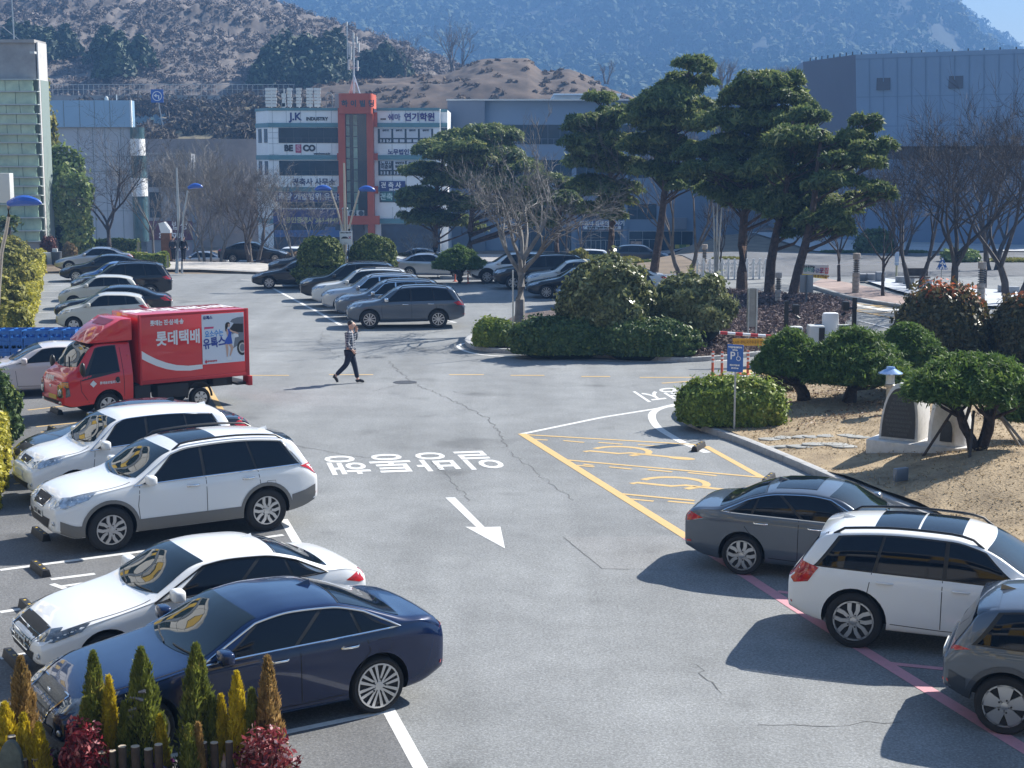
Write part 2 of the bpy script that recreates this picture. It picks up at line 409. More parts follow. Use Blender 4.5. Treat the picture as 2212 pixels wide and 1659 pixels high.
for i in range(6):
 strip(ym, G(1752 + i * 42, 657 + i * 7.5), G(1822 + i * 42, 653 + i * 6.5), .12, .02)
strip(ym, G(1880, 660), G(1980, 666), .3, .021); strip(wm, G(1900, 668), G(1960, 672), .5, .021)
strip(ym, G(1430, 828), G(1720, 808), .12); strip(wm, G(1480, 868), G(1640, 800), .12); strip(wm, G(1640, 800), G(1790, 785), .12); strip(ym, G(1600, 800), G(1700, 815), .6)
for (mb, m) in ((wm, M_WHITE), (ym, M_YEL), (pm, M_PINK)): struct(mb.build('painted_markings', m))
def road_text(txt, u0, v0, u1, v1, vtop, size_k=1., wide=None):
 a, b = G(u0, v0), G(u1, v1)                  # base line end points (near edge, right to left in the photo)
 ex = (a - b).normalized() * -1               # reading direction runs towards the left of the photo
 ln = (b - a).length; dep = (G((u0 + u1) / 2, vtop) - G((u0 + u1) / 2, (v0 + v1) / 2)).length
 ex = (b - a).normalized(); ey = (G((u0 + u1) / 2 - (v0 - vtop) * .5, vtop) - (a + b) / 2)
 return a, b, ex, ey, ln
def flat_text(txt, o, ex, ey, wchar, hchar, name='road_writing'):
 ob = text_mesh(txt, 1., Matrix.Identity(4), name, M_WHITE, depth=.0, bold=.012)
 me = ob.data; co = np.array([v.co[:] for v in me.vertices])
 lo, hi = co.min(0), co.max(0); n = len(txt)
 for v in me.vertices:
  s = (v.co.x - lo[0]) / (hi[0] - lo[0]); t = (v.co.y - lo[1]) / (hi[1] - lo[1])
  p = o + ex * (s * wchar * n) + ey * (t * hchar); v.co = (p.x, p.y, .0045)
 me.materials.clear(); me.materials.append(M_WHITE)
 return struct(ob)
a = G(1055, 973); b = G(697, 986)               # top-right start of reading (far edge) and its left end
c = G(1098, 1012); d = G(735, 1024)
ex = (b - a).normalized(); wch = ((b - a).length) / 4
ey = (c - a); flat_text('일방통행', a, ex, ey.normalized(), wch, ey.length)
a = G(1462, 836); b = G(1366, 846); c = G(1500, 858); ey = c - a
flat_text('정지', a, (b - a).normalized(), ey.normalized(), (b - a).length / 2, ey.length)
# ---- cracks and patches
M_CRACK = mat('crack', (.11, .112, .112), .95)
cm = MB(); rr = random.Random(5)
def crack(pts, wd=.025, jig=.07):
 P = [Vector(G(*p)) for p in pts]; out = []
 for i in range(len(P) - 1):
  n = max(2, int((P[i + 1] - P[i]).length / .18))
  for k in range(n):
   q = P[i].lerp(P[i + 1], k / n); out.append(q + Vector((rr.uniform(-jig, jig), rr.uniform(-jig, jig), 0)))
 out.append(P[-1])
 for i in range(len(out) - 1): strip(cm, out[i], out[i + 1], wd * rr.uniform(.4, 1.1), .0030)
crack(((838, 780), (866, 806), (902, 832), (950, 852), (1000, 875), (1050, 902), (1075, 930), (1095, 965)), .035)
crack(((872, 829), (830, 838), (805, 845))); crack(((625, 960), (760, 985), (870, 995)), .02); crack(((930, 995), (1000, 1062), (1010, 1085)), .022)
crack(((1030, 970), (1095, 965))); crack(((1217, 1160), (1300, 1228), (1360, 1230)), .022, .01); crack(((980, 846), (1030, 854)), .02)
crack(((1640, 1570), (1800, 1565), (1950, 1560)), .016); crack(((1500, 1435), (1560, 1500)), .015); crack(((700, 715), (690, 740), (760, 790)), .02)
crack(((1100, 975), (1190, 1045), (1240, 1080)), .02); crack(((0, 1330), (110, 1320)), .02)
struct(cm.build('asphalt_cracks', M_CRACK))
mh = MB(); p = G(875, 826); mh.lathe([(.36, 0), (.36, .006), (.32, .008), (.0, .008)], (p.x, p.y, .001), 28)
o = mh.build('manhole_cover', mat('cast_iron', (.07, .075, .085), .6, .6, var=.5, vscale=40, bump=1, bscale=60)); at_base(o, p)
tag(o, 'round grey iron manhole cover in the asphalt just right of the walking man', 'manhole cover')
p = G(265, 595); mh = MB(); mh.lathe([(.36, 0), (.36, .006), (0, .006)], (G(720 / 2.765 + 55 + 340, 586).x, G(600, 586).y, .001), 20)
# ---- kerbed islands
def kerb(pts, wd=.2, h=.15, name='kerb', z0=-.02):
 pts = [Vector(p) for p in pts]; mb = MB(); n = len(pts); O = []; I = []
 for i, p in enumerate(pts):
  d = (pts[min(i + 1, n - 1)] - pts[max(i - 1, 0)]).normalized(); nn = Vector((-d.y, d.x, 0)) * wd
  O.append(p); I.append(p + nn)
 for i in range(n - 1):
  b0, b1 = .97, .03
  q = [O[i].lerp(O[i + 1], .006), O[i + 1].lerp(O[i], .006), I[i + 1].lerp(I[i], .006), I[i].lerp(I[i + 1], .006)]
  z = max(gz(p.x, p.y) for p in q)
  mb.prism([(p.x, p.y) for p in q], z + z0, z + h)
 return struct(mb.build(name, M_KERB, bevel=.015))
isl_b = smoothline([G(*p) for p in ((1060, 716), (1018, 730), (1004, 742), (1020, 754), (1060, 761), (1150, 766), (1300, 773), (1420, 780), (1490, 782), (1580, 776), (1680, 764), (1800, 750))], 3)
kerb(isl_b)
isl_a = smoothline([G(*p) for p in ((1640, 832), (1540, 862), (1472, 886), (1462, 904), (1500, 926), (1580, 953), (1690, 998), (1800, 1046), (1900, 1086), (2060, 1150), (2330, 1260))], 3)
kerb(isl_a)
kerb(smoothline([G(*p) for p in ((330, 585), (430, 586), (560, 592), (640, 596))], 3), .25, .16)
kerb(smoothline([G(*p) for p in ((950, 602), (1000, 604), (1065, 604), (1075, 600))], 3), .2, .15)
def garden(name, pts, m, hf, step=.5, clipz=.1):
 """soil surface inside a polygon; hf adds mounds"""
 P = [Vector(p) for p in pts]; x0 = min(p.x for p in P); x1 = max(p.x for p in P); y0 = min(p.y for p in P); y1 = max(p.y for p in P)
 def inside(x, y):
  c = False; j = len(P) - 1
  for i in range(len(P)):
   if (P[i].y > y) != (P[j].y > y) and x < (P[j].x - P[i].x) * (y - P[i].y) / (P[j].y - P[i].y) + P[i].x: c = not c
   j = i
  return c
 bm = bmesh.new(); f = bm.faces.new([bm.verts.new((p.x, p.y, 0)) for p in P])
 bmesh.ops.triangulate(bm, faces=[f])
 for k in range(3):
  bmesh.ops.subdivide_edges(bm, edges=[e for e in bm.edges if e.calc_length() > step * (4, 2, 1)[k]], cuts=1 if k else 3, use_grid_fill=True)
  bmesh.ops.triangulate(bm, faces=bm.faces)
 for v in bm.verts: v.co.z = hf(v.co.x, v.co.y)
 me = bpy.data.meshes.new(name); bm.to_mesh(me); bm.free(); me.materials.append(m)
 me.polygons.foreach_set('use_smooth', [True] * len(me.polygons)); return struct(link(name, me))
cA = G(2120, 1090)
def hA(x, y):
 p = Vector((x, y, 0)); d = min((p - q).length for q in isl_a)
 return .12 + .28 * sst(0, 4, d) + .55 * math.exp(-((x - cA.x - 1.0) ** 2 + (y - cA.y - .5) ** 2) / 5.) + .05 * math.sin(x * 2.1) * math.sin(y * 1.7)
shrink = [p + Vector((0.12, .1, 0)) for p in isl_a]
garden('lawn', shrink + [G(2500, 1180), G(2450, 800), G(2100, 778), G(1900, 800), G(1760, 822)], M_GRASS, hA)
def hB(x, y):
 p = Vector((x, y, 0)); d = min((p - q).length for q in isl_b)
 return .11 + .3 * sst(0, 3, d) + .45 * sst(6, 15, x) * sst(1, 7, d) * (1 - sst(62, 72, y))
M_PURPLE = mat('bark_mulch', (.085, .064, .058), .95, var=.5, vscale=2.5, bump=1, bscale=20, c2=(.17, .13, .115))
garden('planting_bed', [p + Vector((.05, .12, 0)) for p in isl_b] + [G(1850, 705), G(1760, 668), G(1500, 640), G(1400, 662), G(1250, 684), G(1120, 700)], M_PURPLE, hB, 1.)
M_PAVE = mat('pale_paving', (.42, .39, .35), .9, var=.25, vscale=2)
struct(garden('pavement', [G(350, 586.5), G(430, 587), G(560, 593), G(640, 596), G(640, 583), G(560, 572), G(350, 568)], M_PAVE, lambda x, y: .14 + gz(x, y), 2.))
# ================================================================ buildings
class Fac:
 """an upright facade standing at distance Y; photo columns/rows give its real x and z"""
 def __init__(s, Y): s.Y = Y
 def x(s, u): return W(u, 348, s.Y).x
 def z(s, v): return W(1106, v, s.Y).z
 def b(s, mb, u0, u1, v0, v1, y0, y1):        # y0 front .. y1 back, relative to the facade
  return mb.box(s.x(u0), s.x(u1), s.Y + y0, s.Y + y1, s.z(v1), s.z(v0))
M_WPAN = mat('white_panel', (.84, .85, .84), .5, var=.08, vscale=.5)
M_TEAL = mat('teal_panel', (.10, .23, .26), .4, var=.1, vscale=1)
M_ORANGE = mat('orange_panel', (.46, .075, .022), .5, var=.1, vscale=.7)
M_DGLASS = mat('dark_window_glass', (.014, .032, .045), .08, spec=.25, var=.5, vscale=.4)
M_FRAME = mat('dark_frame', (.035, .045, .055), .4)
M_JOINT = mat('panel_joint', (.20, .24, .25), .7)
M_NAVY = mat('navy_sign', (.018, .035, .17), .4); M_NAVYT = mat('navy_letters', (.02, .03, .16), .5)
M_BLK = mat('black_letters', (.015, .015, .018), .5); M_WT = mat('white_letters', (.8, .8, .8), .5)
M_CONC = mat('concrete', (.33, .32, .31), .85, var=.2, vscale=.8, bump=.1, bscale=8)
M_ALU = mat('aluminium', (.55, .56, .57), .35, .8); M_STEEL = mat('galvanised_steel', (.42, .44, .45), .4, .7, var=.15, vscale=5)
M_ACW = mat('cream_plastic', (.55, .56, .54), .5)
def txt(o, s, F_, u, v, h, m, y=-.06, bold=.02, wide=1., name='sign_writing'):
 """writing centred on photo point (u,v) of facade F_, h = letter height in photo pixels"""
 sz = h * F_.Y / F / .72
 return text_mesh(s, sz, wallM((F_.x(u), F_.Y + y, F_.z(v))), name, m, o, depth=.03, bold=bold, wide=wide)
# ---- four storey office block with orange stair tower
f = Fac(165.); base = -3.7
ob = empty('office_block', ((f.x(740)), 165, base), 0, 'four storey white and teal office block with an orange stair tower and an aerial mast', 'building')
org = Matrix.Translation(-ob.location)
def part(mb, name, m, parent, **k):
 """part given in world coordinates, stored relative to its thing"""
 o = mb.build(name, m, parent, **k)
 p = parent
 off = Vector((0, 0, 0))
 while p is not None: off += p.location; p = p.parent
 o.data.transform(Matrix.Translation(-off)); return o
def ptext(*a, **k):
 o = txt(*a, **k); p = o.parent; off = Vector((0, 0, 0))
 while p is not None: off += p.location; p = p.parent
 o.data.transform(Matrix.Translation(-off)); return o
mb = MB(); zb = base
xl, xr, xc = f.x(581), f.x(733), f.x(543)
mb.prism([(xc, 168.5), (xl, 165.), (f.x(951), 165.), (f.x(951), 177), (xc, 177)], zb, f.z(235))
mb.box(f.x(951.3), f.x(966), 166.2, 176, zb, f.z(237))
part(mb, 'wall', M_WPAN, ob)
mb = MB(); jm = MB()
for v0, v1 in ((233, 239), (265.5, 275), (335, 345), (404, 414), (472, 483)):
 f.b(mb, 580, 734, v0, v1, -.12, .0); f.b(mb, 815, 951, v0, v1, -.12, .0)
 mb.prism([(xc - .08, 168.45), (xl - .02, 164.9), (xl, 165), (xc, 168.6)], f.z(v1), f.z(v0))
for v in (233,): f.b(mb, 951.5, 966, 235, 241, 1.1, 1.2)
f.b(mb, 951.5, 966, 265, 274, 1.1, 1.19)
part(mb, 'teal_band', M_TEAL, ob)
for u in (620, 650.5, 684, 717): f.b(jm, u, u + .6, 239, 265, -.02, -.0), f.b(jm, u, u + .6, 310, 335, -.02, -.0), f.b(jm, u, u + .6, 379, 404, -.02, -.0)
for u in (847, 877, 907, 936): f.b(jm, u, u + .6, 239, 265, -.02, 0), f.b(jm, u, u + .6, 310, 335, -.02, 0), f.b(jm, u, u + .6, 379, 404, -.02, 0), f.b(jm, u, u + .6, 447, 472, -.02, 0)
for v in (286, 298, 310, 333, 346, 367): f.b(jm, 581, 602, v, v + .6, -.02, 0)
for u in (590,): f.b(jm, u, u + .6, 239, 404, -.02, 0)
part(jm, 'panel_joint', M_JOINT, ob)
def window(u0, u1, v0, v1, n, low=None, parent=ob, ff=f, fm=None, gm=None, y=0.):
 fr = MB(); gl = MB(); e = .8
 ff.b(fr, u0, u1, v0, v1, y - .06, y - .001)
 wd = (u1 - u0 - e) / n
 for i in range(n):
  a = u0 + e + i * wd
  if low: ff.b(gl, a, a + wd - e, v0 + e, low - e / 2, y - .075, y - .06); ff.b(gl, a + wd * .02, a + wd * .46, low + e / 2, v1 - e, y - .075, y - .06), ff.b(gl, a + wd * .5, a + wd - e, low + e / 2, v1 - e, y - .075, y - .06)
  else: ff.b(gl, a, a + wd - e, v0 + e, v1 - e, y - .075, y - .06)
 w_ = part(fr, 'window', fm or M_FRAME, parent); part(gl, 'pane', gm or M_DGLASS, w_)
 return w_
window(603, 733, 276, 309, 4, 298); window(603, 733, 347, 379, 4, 368); window(603, 733, 437, 449, 4)
w1 = window(817, 936, 278, 309.5, 4, 299); w2 = window(817, 936, 347, 379, 4, 368)
M_FILM = mat('white_film', (.55, .58, .62), .5)
for i in range(4):
 for v0, v1, v2, v3, w_ in ((279, 298, 301, 307.5, w1), (348, 367, 370, 377, w2)):
  pp = MB(); f.b(pp, 821.5 + i * 28.7, 846 + i * 28.7, v0, v1, -.085, -.076); part(pp, 'poster', M_FILM, w_)
  for k in range(2): pp = MB(); f.b(pp, 822 + i * 28.7 + k * 13.5, 832 + i * 28.7 + k * 13.5, v2, v3, -.085, -.076); part(pp, 'poster', M_FILM, w_)
for u in (551, 569):
 for v0, v1 in ((278, 308), (348, 378)):
  m = MB()
  a = Vector((xc, 168.5, 0)); b_ = Vector((xl, 165, 0)); t0 = (u - 543) / 38; t1 = t0 + .23; p0 = a.lerp(b_, t0); p1 = a.lerp(b_, t1)
  m.prism([(p0.x - .05, p0.y - .06), (p1.x - .05, p1.y - .06), (p1.x + .05, p1.y), (p0.x + .05, p0.y)], f.z(v1), f.z(v0)); part(m, 'window', M_DGLASS, ob)
m = MB(); f.b(m, 953, 965, 276, 306, 1.05, 1.19); part(m, 'window', M_DGLASS, ob)
m = MB(); f.b(m, 588, 733, 484, 552, -.05, .0); part(m, 'shop_front', mat('shop_glass_dark', (.02, .045, .075), .15, var=.6, vscale=.6), ob)
m = MB(); f.b(m, 822, 950, 484, 552, -.05, .0); part(m, 'shop_front', MATS['shop_glass_dark'], ob)
m = MB(); f.b(m, 590, 732, 497, 512, -.09, -.05); f.b(m, 700, 722, 490, 545, -.1, -.06); part(m, 'shop_lettering_band', mat('blue_film', (.05, .13, .33), .4), ob)
m = MB(); f.b(m, 590, 735, 415, 436, -.14, -.01); s1 = part(m, 'fascia_sign', M_NAVY, ob); ptext(s1, '지적측량 개발행위 유지관리', f, 664, 425.5, 11.5, M_WT, -.15)
m = MB(); f.b(m, 588, 733, 452, 484, -.14, -.01); s1 = part(m, 'fascia_sign', mat('violet_sign', (.05, .05, .17), .5), ob); ptext(s1, '공인중개사 363-4949', f, 672, 476, 9.5, mat('yellow_letters', (.65, .6, .3), .5), -.15)
m = MB(); f.b(m, 819, 875, 391, 413, -.14, -.01); s1 = part(m, 'fascia_sign', M_NAVY, ob); ptext(s1, '건 축 사', f, 844, 400.5, 9.5, M_WT, -.15); ptext(s1, '380-6302', f, 851, 409.7, 4, M_WT, -.15)
m = MB(); f.b(m, 819, 935, 413, 437, -.05, 0); part(m, 'window', M_FRAME, ob)
m = MB(); f.b(m, 824, 848, 415, 435, -.12, -.05); f.b(m, 851, 878, 415, 435, -.12, -.05); s1 = part(m, 'fascia_sign', mat('green_sign', (.03, .15, .14), .5), ob); ptext(s1, '건축 설계', f, 850, 425.5, 11, mat('mint_letters', (.5, .66, .62), .5), -.13)
ptext(ob, 'J.K', f, 640, 252.5, 15.5, M_NAVYT, bold=.035); ptext(ob, 'INDUSTRY', f, 686.5, 257, 7, M_BLK, bold=.02)
ptext(ob, 'BE', f, 624, 320.5, 12.5, M_BLK, bold=.05); ptext(ob, 'CO', f, 668.5, 320.5, 12.5, M_BLK, bold=.05)
m = MB(); f.b(m, 639, 651.5, 312, 330, -.05, -.005); s1 = part(m, 'sign_square', mat('crimson_sign', (.42, .03, .08), .5), ob); ptext(s1, 'S', f, 645.3, 320.5, 12.5, mat('rose_letters', (.65, .3, .36), .5), -.07, .05)
ptext(ob, 'www.besco.co.kr', f, 696, 332, 3.6, M_BLK, bold=.02)
ptext(ob, '건축사 사무소', f, 677, 394, 11.5, mat('slate_letters', (.03, .045, .12), .5), bold=.02)
m = MB(); f.b(m, 823, 835, 255.5, 259, -.05, 0); part(m, 'sign_plaque', mat('brown_plaque', (.12, .08, .05), .5), ob)
ptext(ob, '쉐마', f, 852.5, 254, 10.5, mat('violet_letters', (.12, .1, .26), .5)); ptext(ob, '연기학원', f, 907, 254, 13, mat('plum_letters', (.04, .02, .17), .5), bold=.03)
ptext(ob, '노무법인', f, 861, 329, 9, M_NAVYT, bold=.02); ptext(ob, '영산', f, 904, 328.5, 11, M_NAVYT, bold=.04)
ptext(ob, '노무사', f, 835, 353.5, 6.5, M_BLK, -.1); ptext(ob, '이준희', f, 835, 361.5, 6.5, M_BLK, -.1)
for i, t in enumerate(('부당해고', '체당금', '산재')):
 ptext(ob, ('부당해고', '인사노무', '컨설팅')[i], f, 863.5 + i * 28.7, 352.5, 3.8, M_BLK, -.1); ptext(ob, ('임금체불', '취업규칙', '산재')[i], f, 863.5 + i * 28.7, 360, 3.8, M_BLK, -.1)
for i, t in enumerate('383-9497'): ptext(ob, t, f, 827 + 14.3 * i - (i // 2) * .3, 373.4, 6.3, M_BLK, -.1, .03)
for i, t in enumerate('37'): ptext(ob, t, f, 827 + 14.3 * i, 304, 5, M_BLK, -.1, .03)
for i in range(4): ptext(ob, '연기학원', f, 834 + i * 28.7, 282, 2.6, M_BLK, -.1)
m = MB(); f.b(m, 734, 749, 234, 484, -1.2, 0.); f.b(m, 795, 809, 234, 552, -1.2, 0.); f.b(m, 809, 816.5, 243, 274, -.6, 0), f.b(m, 809, 816.5, 331, 346, -.6, 0), f.b(m, 809, 816.5, 402, 418, -.6, 0); f.b(m, 749, 820, 465.5, 484, -1.3, -.6)
f.b(m, 729.5, 734, 331, 346, -.6, 0), f.b(m, 729.5, 734, 402, 418, -.6, 0)
part(m, 'stair_tower', M_ORANGE, ob)
m = MB(); x0, x1 = f.x(737), f.x(809); r_ = .5
pr = [(x0 + r_ - r_ * math.cos(t), 163 + r_ - r_ * math.sin(t)) for t in np.linspace(0, R(90), 5)] + [(x1 - r_ + r_ * math.sin(t), 163 + r_ - r_ * math.cos(t)) for t in np.linspace(0, R(90), 5)] + [(x1, 168), (x0, 168)]
m.prism(pr, f.z(246.5), f.z(203.5)); s1 = part(m, 'tower_cap', M_ORANGE, ob, smooth=True)
for i, t in enumerate('하이빌딩'): ptext(s1, t, f, 750.5 + i * 19, 226, 10.5, M_FRAME, -2.02, .03)
m = MB(); f.b(m, 749, 795, 246, 465, -.7, 0); f.b(m, 760, 786, 484, 552, -.6, 0); part(m, 'stair_glazing', mat('stair_glass', (.012, .02, .026), .08, spec=.7), ob)
m = MB()
for k in range(9): f.b(m, 750, 757.5, 248 + k * 24, 269 + k * 24, -.73, -.7); f.b(m, 765.5, 774, 248 + k * 24, 270 + k * 24, -.73, -.7)
part(m, 'stair_pane', mat('green_pane', (.16, .25, .2), .1, spec=.8, var=.5, vscale=.5), ob)
for u in (758, 778):
 m = MB(); f.b(m, u - 7, u + 9, 454, 465, -1.25, -.72); a = part(m, 'air_conditioner', M_ACW, ob); m = MB(); m.lathe([(.28, 0), (.28, -.02), (0, -.02)], (f.x(u + 3), 165 - 1.26, f.z(460)), 14, 'y'); part(m, 'fan', M_FRAME, a)
lt = MB()
for u0, u1 in ((572.5, 597.5), (608, 617), (620, 631), (639, 651), (661, 676), (678, 693)):
 n_ = 6 if u1 - u0 > 10 else 4
 for k in range(n_):
  v = 189 + k * 42 / n_ + (12 if u0 == 608 else 0) * (1 if k < 3 else 0); f.b(lt, u0 + (k % 2) * .8, u1 - (k % 3) * .8, v, v + 42 / n_ - 1.4, 1., 1.3)
 f.b(lt, (u0 + u1) / 2 - 1, (u0 + u1) / 2 + 1, 190, 235, 1.35, 1.5)
part(lt, 'roof_lettering', M_ALU, ob)
m = MB(); p = f.x(765)
m.tube([(p, 166, f.z(204)), (p, 166, f.z(75))], .11, 8); m.tube([(f.x(752), 166, f.z(125)), (f.x(752), 166, f.z(48))], .06, 6)
for dx in (-13, 16): m.tube([(f.x(765 + dx), 164.5 if dx > 0 else 167, f.z(204)), (p, 166, f.z(160))], .07, 6); m.tube([(f.x(765 + dx * .7), 167.5, f.z(204)), (p, 166, f.z(168))], .05, 6)
for v in (95, 120, 145): m.tube([(f.x(752), 166, f.z(v)), (f.x(778), 166, f.z(v))], .05, 6)
mast = part(m, 'aerial_mast', M_ALU, ob)
for u, v0, v1 in ((755, 128, 150), (757, 92, 118), (773, 78, 102), (774, 130, 152), (766, 70, 92), (760, 100, 128), (777, 92, 112), (752, 46, 54)):
 m = MB(); f.b(m, u - 1.6, u + 1.6, v0, v1, .4, .8); part(m, 'antenna', M_ACW, mast)
m = MB(); m.tube([(f.x(702), 167, f.z(234)), (f.x(702), 167, f.z(205)), (f.x(706), 167, f.z(199)), (f.x(712), 167, f.z(199)), (f.x(716), 167, f.z(206)), (f.x(716), 167, f.z(234))], .09, 6); f.b(m, 718, 733, 200, 235, 3, 5); part(m, 'roof_plant', M_CONC, ob)
# ---- long blue grey hall behind the pines, with shops on its ground floor
f2 = Fac(178.)
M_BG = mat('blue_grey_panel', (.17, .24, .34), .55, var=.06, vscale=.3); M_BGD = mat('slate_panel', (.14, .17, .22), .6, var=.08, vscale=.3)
hb = empty('long_hall', (f2.x(1300), 178, -3.7), 0, 'long blue grey hall with shop fronts behind the pines', 'building')
m = MB(); m.box(f2.x(1048), f2.x(1800), 178, 205, -3.7, f2.z(218)); part(m, 'wall', M_BG, hb)
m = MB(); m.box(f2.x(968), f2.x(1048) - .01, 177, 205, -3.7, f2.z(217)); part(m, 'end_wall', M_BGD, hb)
m = MB(); f2.b(m, 966, 1802, 215, 218, -1.2, -.0); part(m, 'parapet', M_ALU, hb)
m = MB(); m.box(f2.x(1200), f2.x(1345), 184, 198, f2.z(218), f2.z(199)); f2.b(m, 1198, 1347, 198, 201, 5, 21); part(m, 'roof_house', M_WPAN, hb)
m = MB(); m.box(f2.x(1385), f2.x(1760), 186, 200, f2.z(218), f2.z(203)); part(m, 'roof_house', M_ACW, hb)
for (u0, u1, v0, v1, n, lo) in ((1052, 1236, 269, 312, 7, 300), (1240, 1420, 269, 312, 7, 300), (1090, 1236, 345, 382, 6, None), (1240, 1400, 345, 385, 6, None), (1120, 1250, 418, 450, 5, None), (1255, 1345, 452, 474, 3, None), (1356, 1420, 440, 474, 3, None)):
 window(u0, u1, v0, v1, n, lo, hb, f2, M_BGD)
m = MB()
for u in (1346, 1235): f2.b(m, u, u + 10, 312, 566, -.35, 0)
part(m, 'pilaster', M_BG, hb)
window(1256, 1342, 499, 560, 4, 519, hb, f2, M_ALU); window(1360, 1420, 499, 560, 2, 517, hb, f2, M_ALU); window(1425, 1500, 499, 560, 3, None, hb, f2, M_ALU); window(1120, 1245, 490, 560, 5, None, hb, f2, M_BGD)
m = MB(); f2.b(m, 1258, 1343.5, 476, 496.5, -.5, -.01); s1 = part(m, 'fascia_sign', M_NAVY, hb)
m = MB(); f2.b(m, 1260, 1342, 488, 495, -.54, -.5); s2 = part(m, 'sign_strip', M_WPAN, s1)
ptext(s1, '프린터·컴퓨터·복사기', f2, 1301, 482.5, 8, M_WT, -.52, .03); ptext(s2, '잉크사랑 Tel.055-366-8273 판매', f2, 1302, 491.5, 3.6, M_BLK, -.56)
m = MB(); f2.b(m, 1266, 1340, 542, 560, -.11, -.08); part(m, 'window_film', mat('pale_blue_film', (.3, .42, .6), .4, var=.3, vscale=1), hb)
m = MB(); f2.b(m, 1364, 1388, 521, 536, -.12, -.08); part(m, 'window_poster', mat('food_poster', (.5, .32, .22), .5, var=.6, vscale=2), hb)
m = MB(); f2.b(m, 1430, 1485, 470, 495, -.3, 0); part(m, 'fascia_sign', mat('grey_sign', (.2, .22, .26), .5), hb)
m = MB(); f2.b(m, 1329, 1340, 447, 457, -1.5, -1.3); o = part(m, 'hanging_sign', mat('sky_blue_sign', (.06, .16, .42), .5), hb)
m = MB(); f2.b(m, 1460, 1492, 528, 536, -.6, -.4); s1 = part(m, 'signboard', mat('yellow_sign', (.55, .45, .06), .5), hb); ptext(s1, '임대', f2, 1476, 532, 6, mat('green_letters', (.05, .2, .06), .5), -.62)
# ---- theatre: big inclined blue grey box on the right, haze blue put into its panel colours
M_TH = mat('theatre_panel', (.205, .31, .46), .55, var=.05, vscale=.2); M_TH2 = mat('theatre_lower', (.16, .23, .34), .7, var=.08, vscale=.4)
c0 = W(1848, 118, 125); top = c0.z; cl_ = W(1735, 131, 134.); cr_ = Vector((W(2330, 200, 116.5).x, 116.5, 0))
lo_z = W(1848, 316, 125).z
tb = empty('theatre', (c0.x + 6, 124, -.5), 0, 'huge windowless blue grey theatre block behind bare trees', 'building')
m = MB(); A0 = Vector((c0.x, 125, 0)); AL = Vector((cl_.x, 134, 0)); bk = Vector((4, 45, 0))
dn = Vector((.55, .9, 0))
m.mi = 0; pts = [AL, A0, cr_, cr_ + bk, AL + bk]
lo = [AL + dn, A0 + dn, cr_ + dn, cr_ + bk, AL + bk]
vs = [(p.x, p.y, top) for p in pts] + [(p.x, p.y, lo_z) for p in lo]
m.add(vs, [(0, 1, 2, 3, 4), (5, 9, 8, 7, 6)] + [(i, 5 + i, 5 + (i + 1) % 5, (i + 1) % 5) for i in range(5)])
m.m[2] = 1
part(m, 'upper_block', [M_TH, mat('theatre_shaded_side', (.13, .165, .235), .6, var=.05, vscale=.2)], tb)  # left face's shade is put into a darker panel colour
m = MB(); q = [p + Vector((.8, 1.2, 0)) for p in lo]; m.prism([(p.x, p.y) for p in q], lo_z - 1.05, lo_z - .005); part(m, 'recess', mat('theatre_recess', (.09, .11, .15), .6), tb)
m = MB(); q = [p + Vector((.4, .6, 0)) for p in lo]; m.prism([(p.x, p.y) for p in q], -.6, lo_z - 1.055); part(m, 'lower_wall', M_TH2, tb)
j = MB(); dd = (cr_ - A0).normalized(); nn = Vector((dd.y, -dd.x, 0))
for k in range(1, 19):
 a = A0 + dd * (k * 1.12) + nn * .0; b_ = a + Vector((.55, .92, 0)) * .985
 t_ = Vector((dd.x, dd.y, 0)) * .03
 j.add([(a.x - t_.x + nn.x * .012, a.y - t_.y + nn.y * .012, top - .3), (a.x + t_.x + nn.x * .012, a.y + t_.y + nn.y * .012, top - .3), (b_.x + t_.x + nn.x * .012, b_.y + t_.y + nn.y * .012, lo_z), (b_.x - t_.x + nn.x * .012, b_.y - t_.y + nn.y * .012, lo_z)], [(0, 3, 2, 1)])
for fz in (.05, .46, .78):
 z = top + (lo_z - top) * fz; o_ = Vector((.55, .92, 0)) * fz + nn * .02; a = A0 + o_; b_ = cr_ + o_
 j.add([(a.x, a.y, z - .03), (b_.x, b_.y, z - .03), (b_.x, b_.y, z + .03), (a.x, a.y, z + .03)], [(0, 1, 2, 3)])
part(j, 'panel_joint', mat('theatre_joint', (.16, .25, .38), .7), tb)
for k in (1.7, 7.4):
 z = top + (lo_z - top) * .32; o_ = Vector((.55, .92, 0)) * .31 + nn * .0; a = A0 + dd * k + o_; b_ = A0 + dd * (k + 1.1) + o_
 m = MB(); m.prism([((a + nn * .06).x, (a + nn * .06).y), ((b_ + nn * .06).x, (b_ + nn * .06).y), (b_.x, b_.y + .2), (a.x, a.y + .2)], z - .5, z + .5); part(m, 'vent', MATS['theatre_recess'], tb)
m = MB()
for k in range(22):
 p = AL.lerp(A0, .15 + k * .115) if k < 8 else A0.lerp(cr_, .03 + (k - 8) * .07); h_ = .45 if k < 8 else .3; m = MB(); m.box(p.x - .05, p.x + .04, p.y + .1, p.y + .18, top, top + h_ * .6); part(m, 'roof_post', M_FRAME, tb)
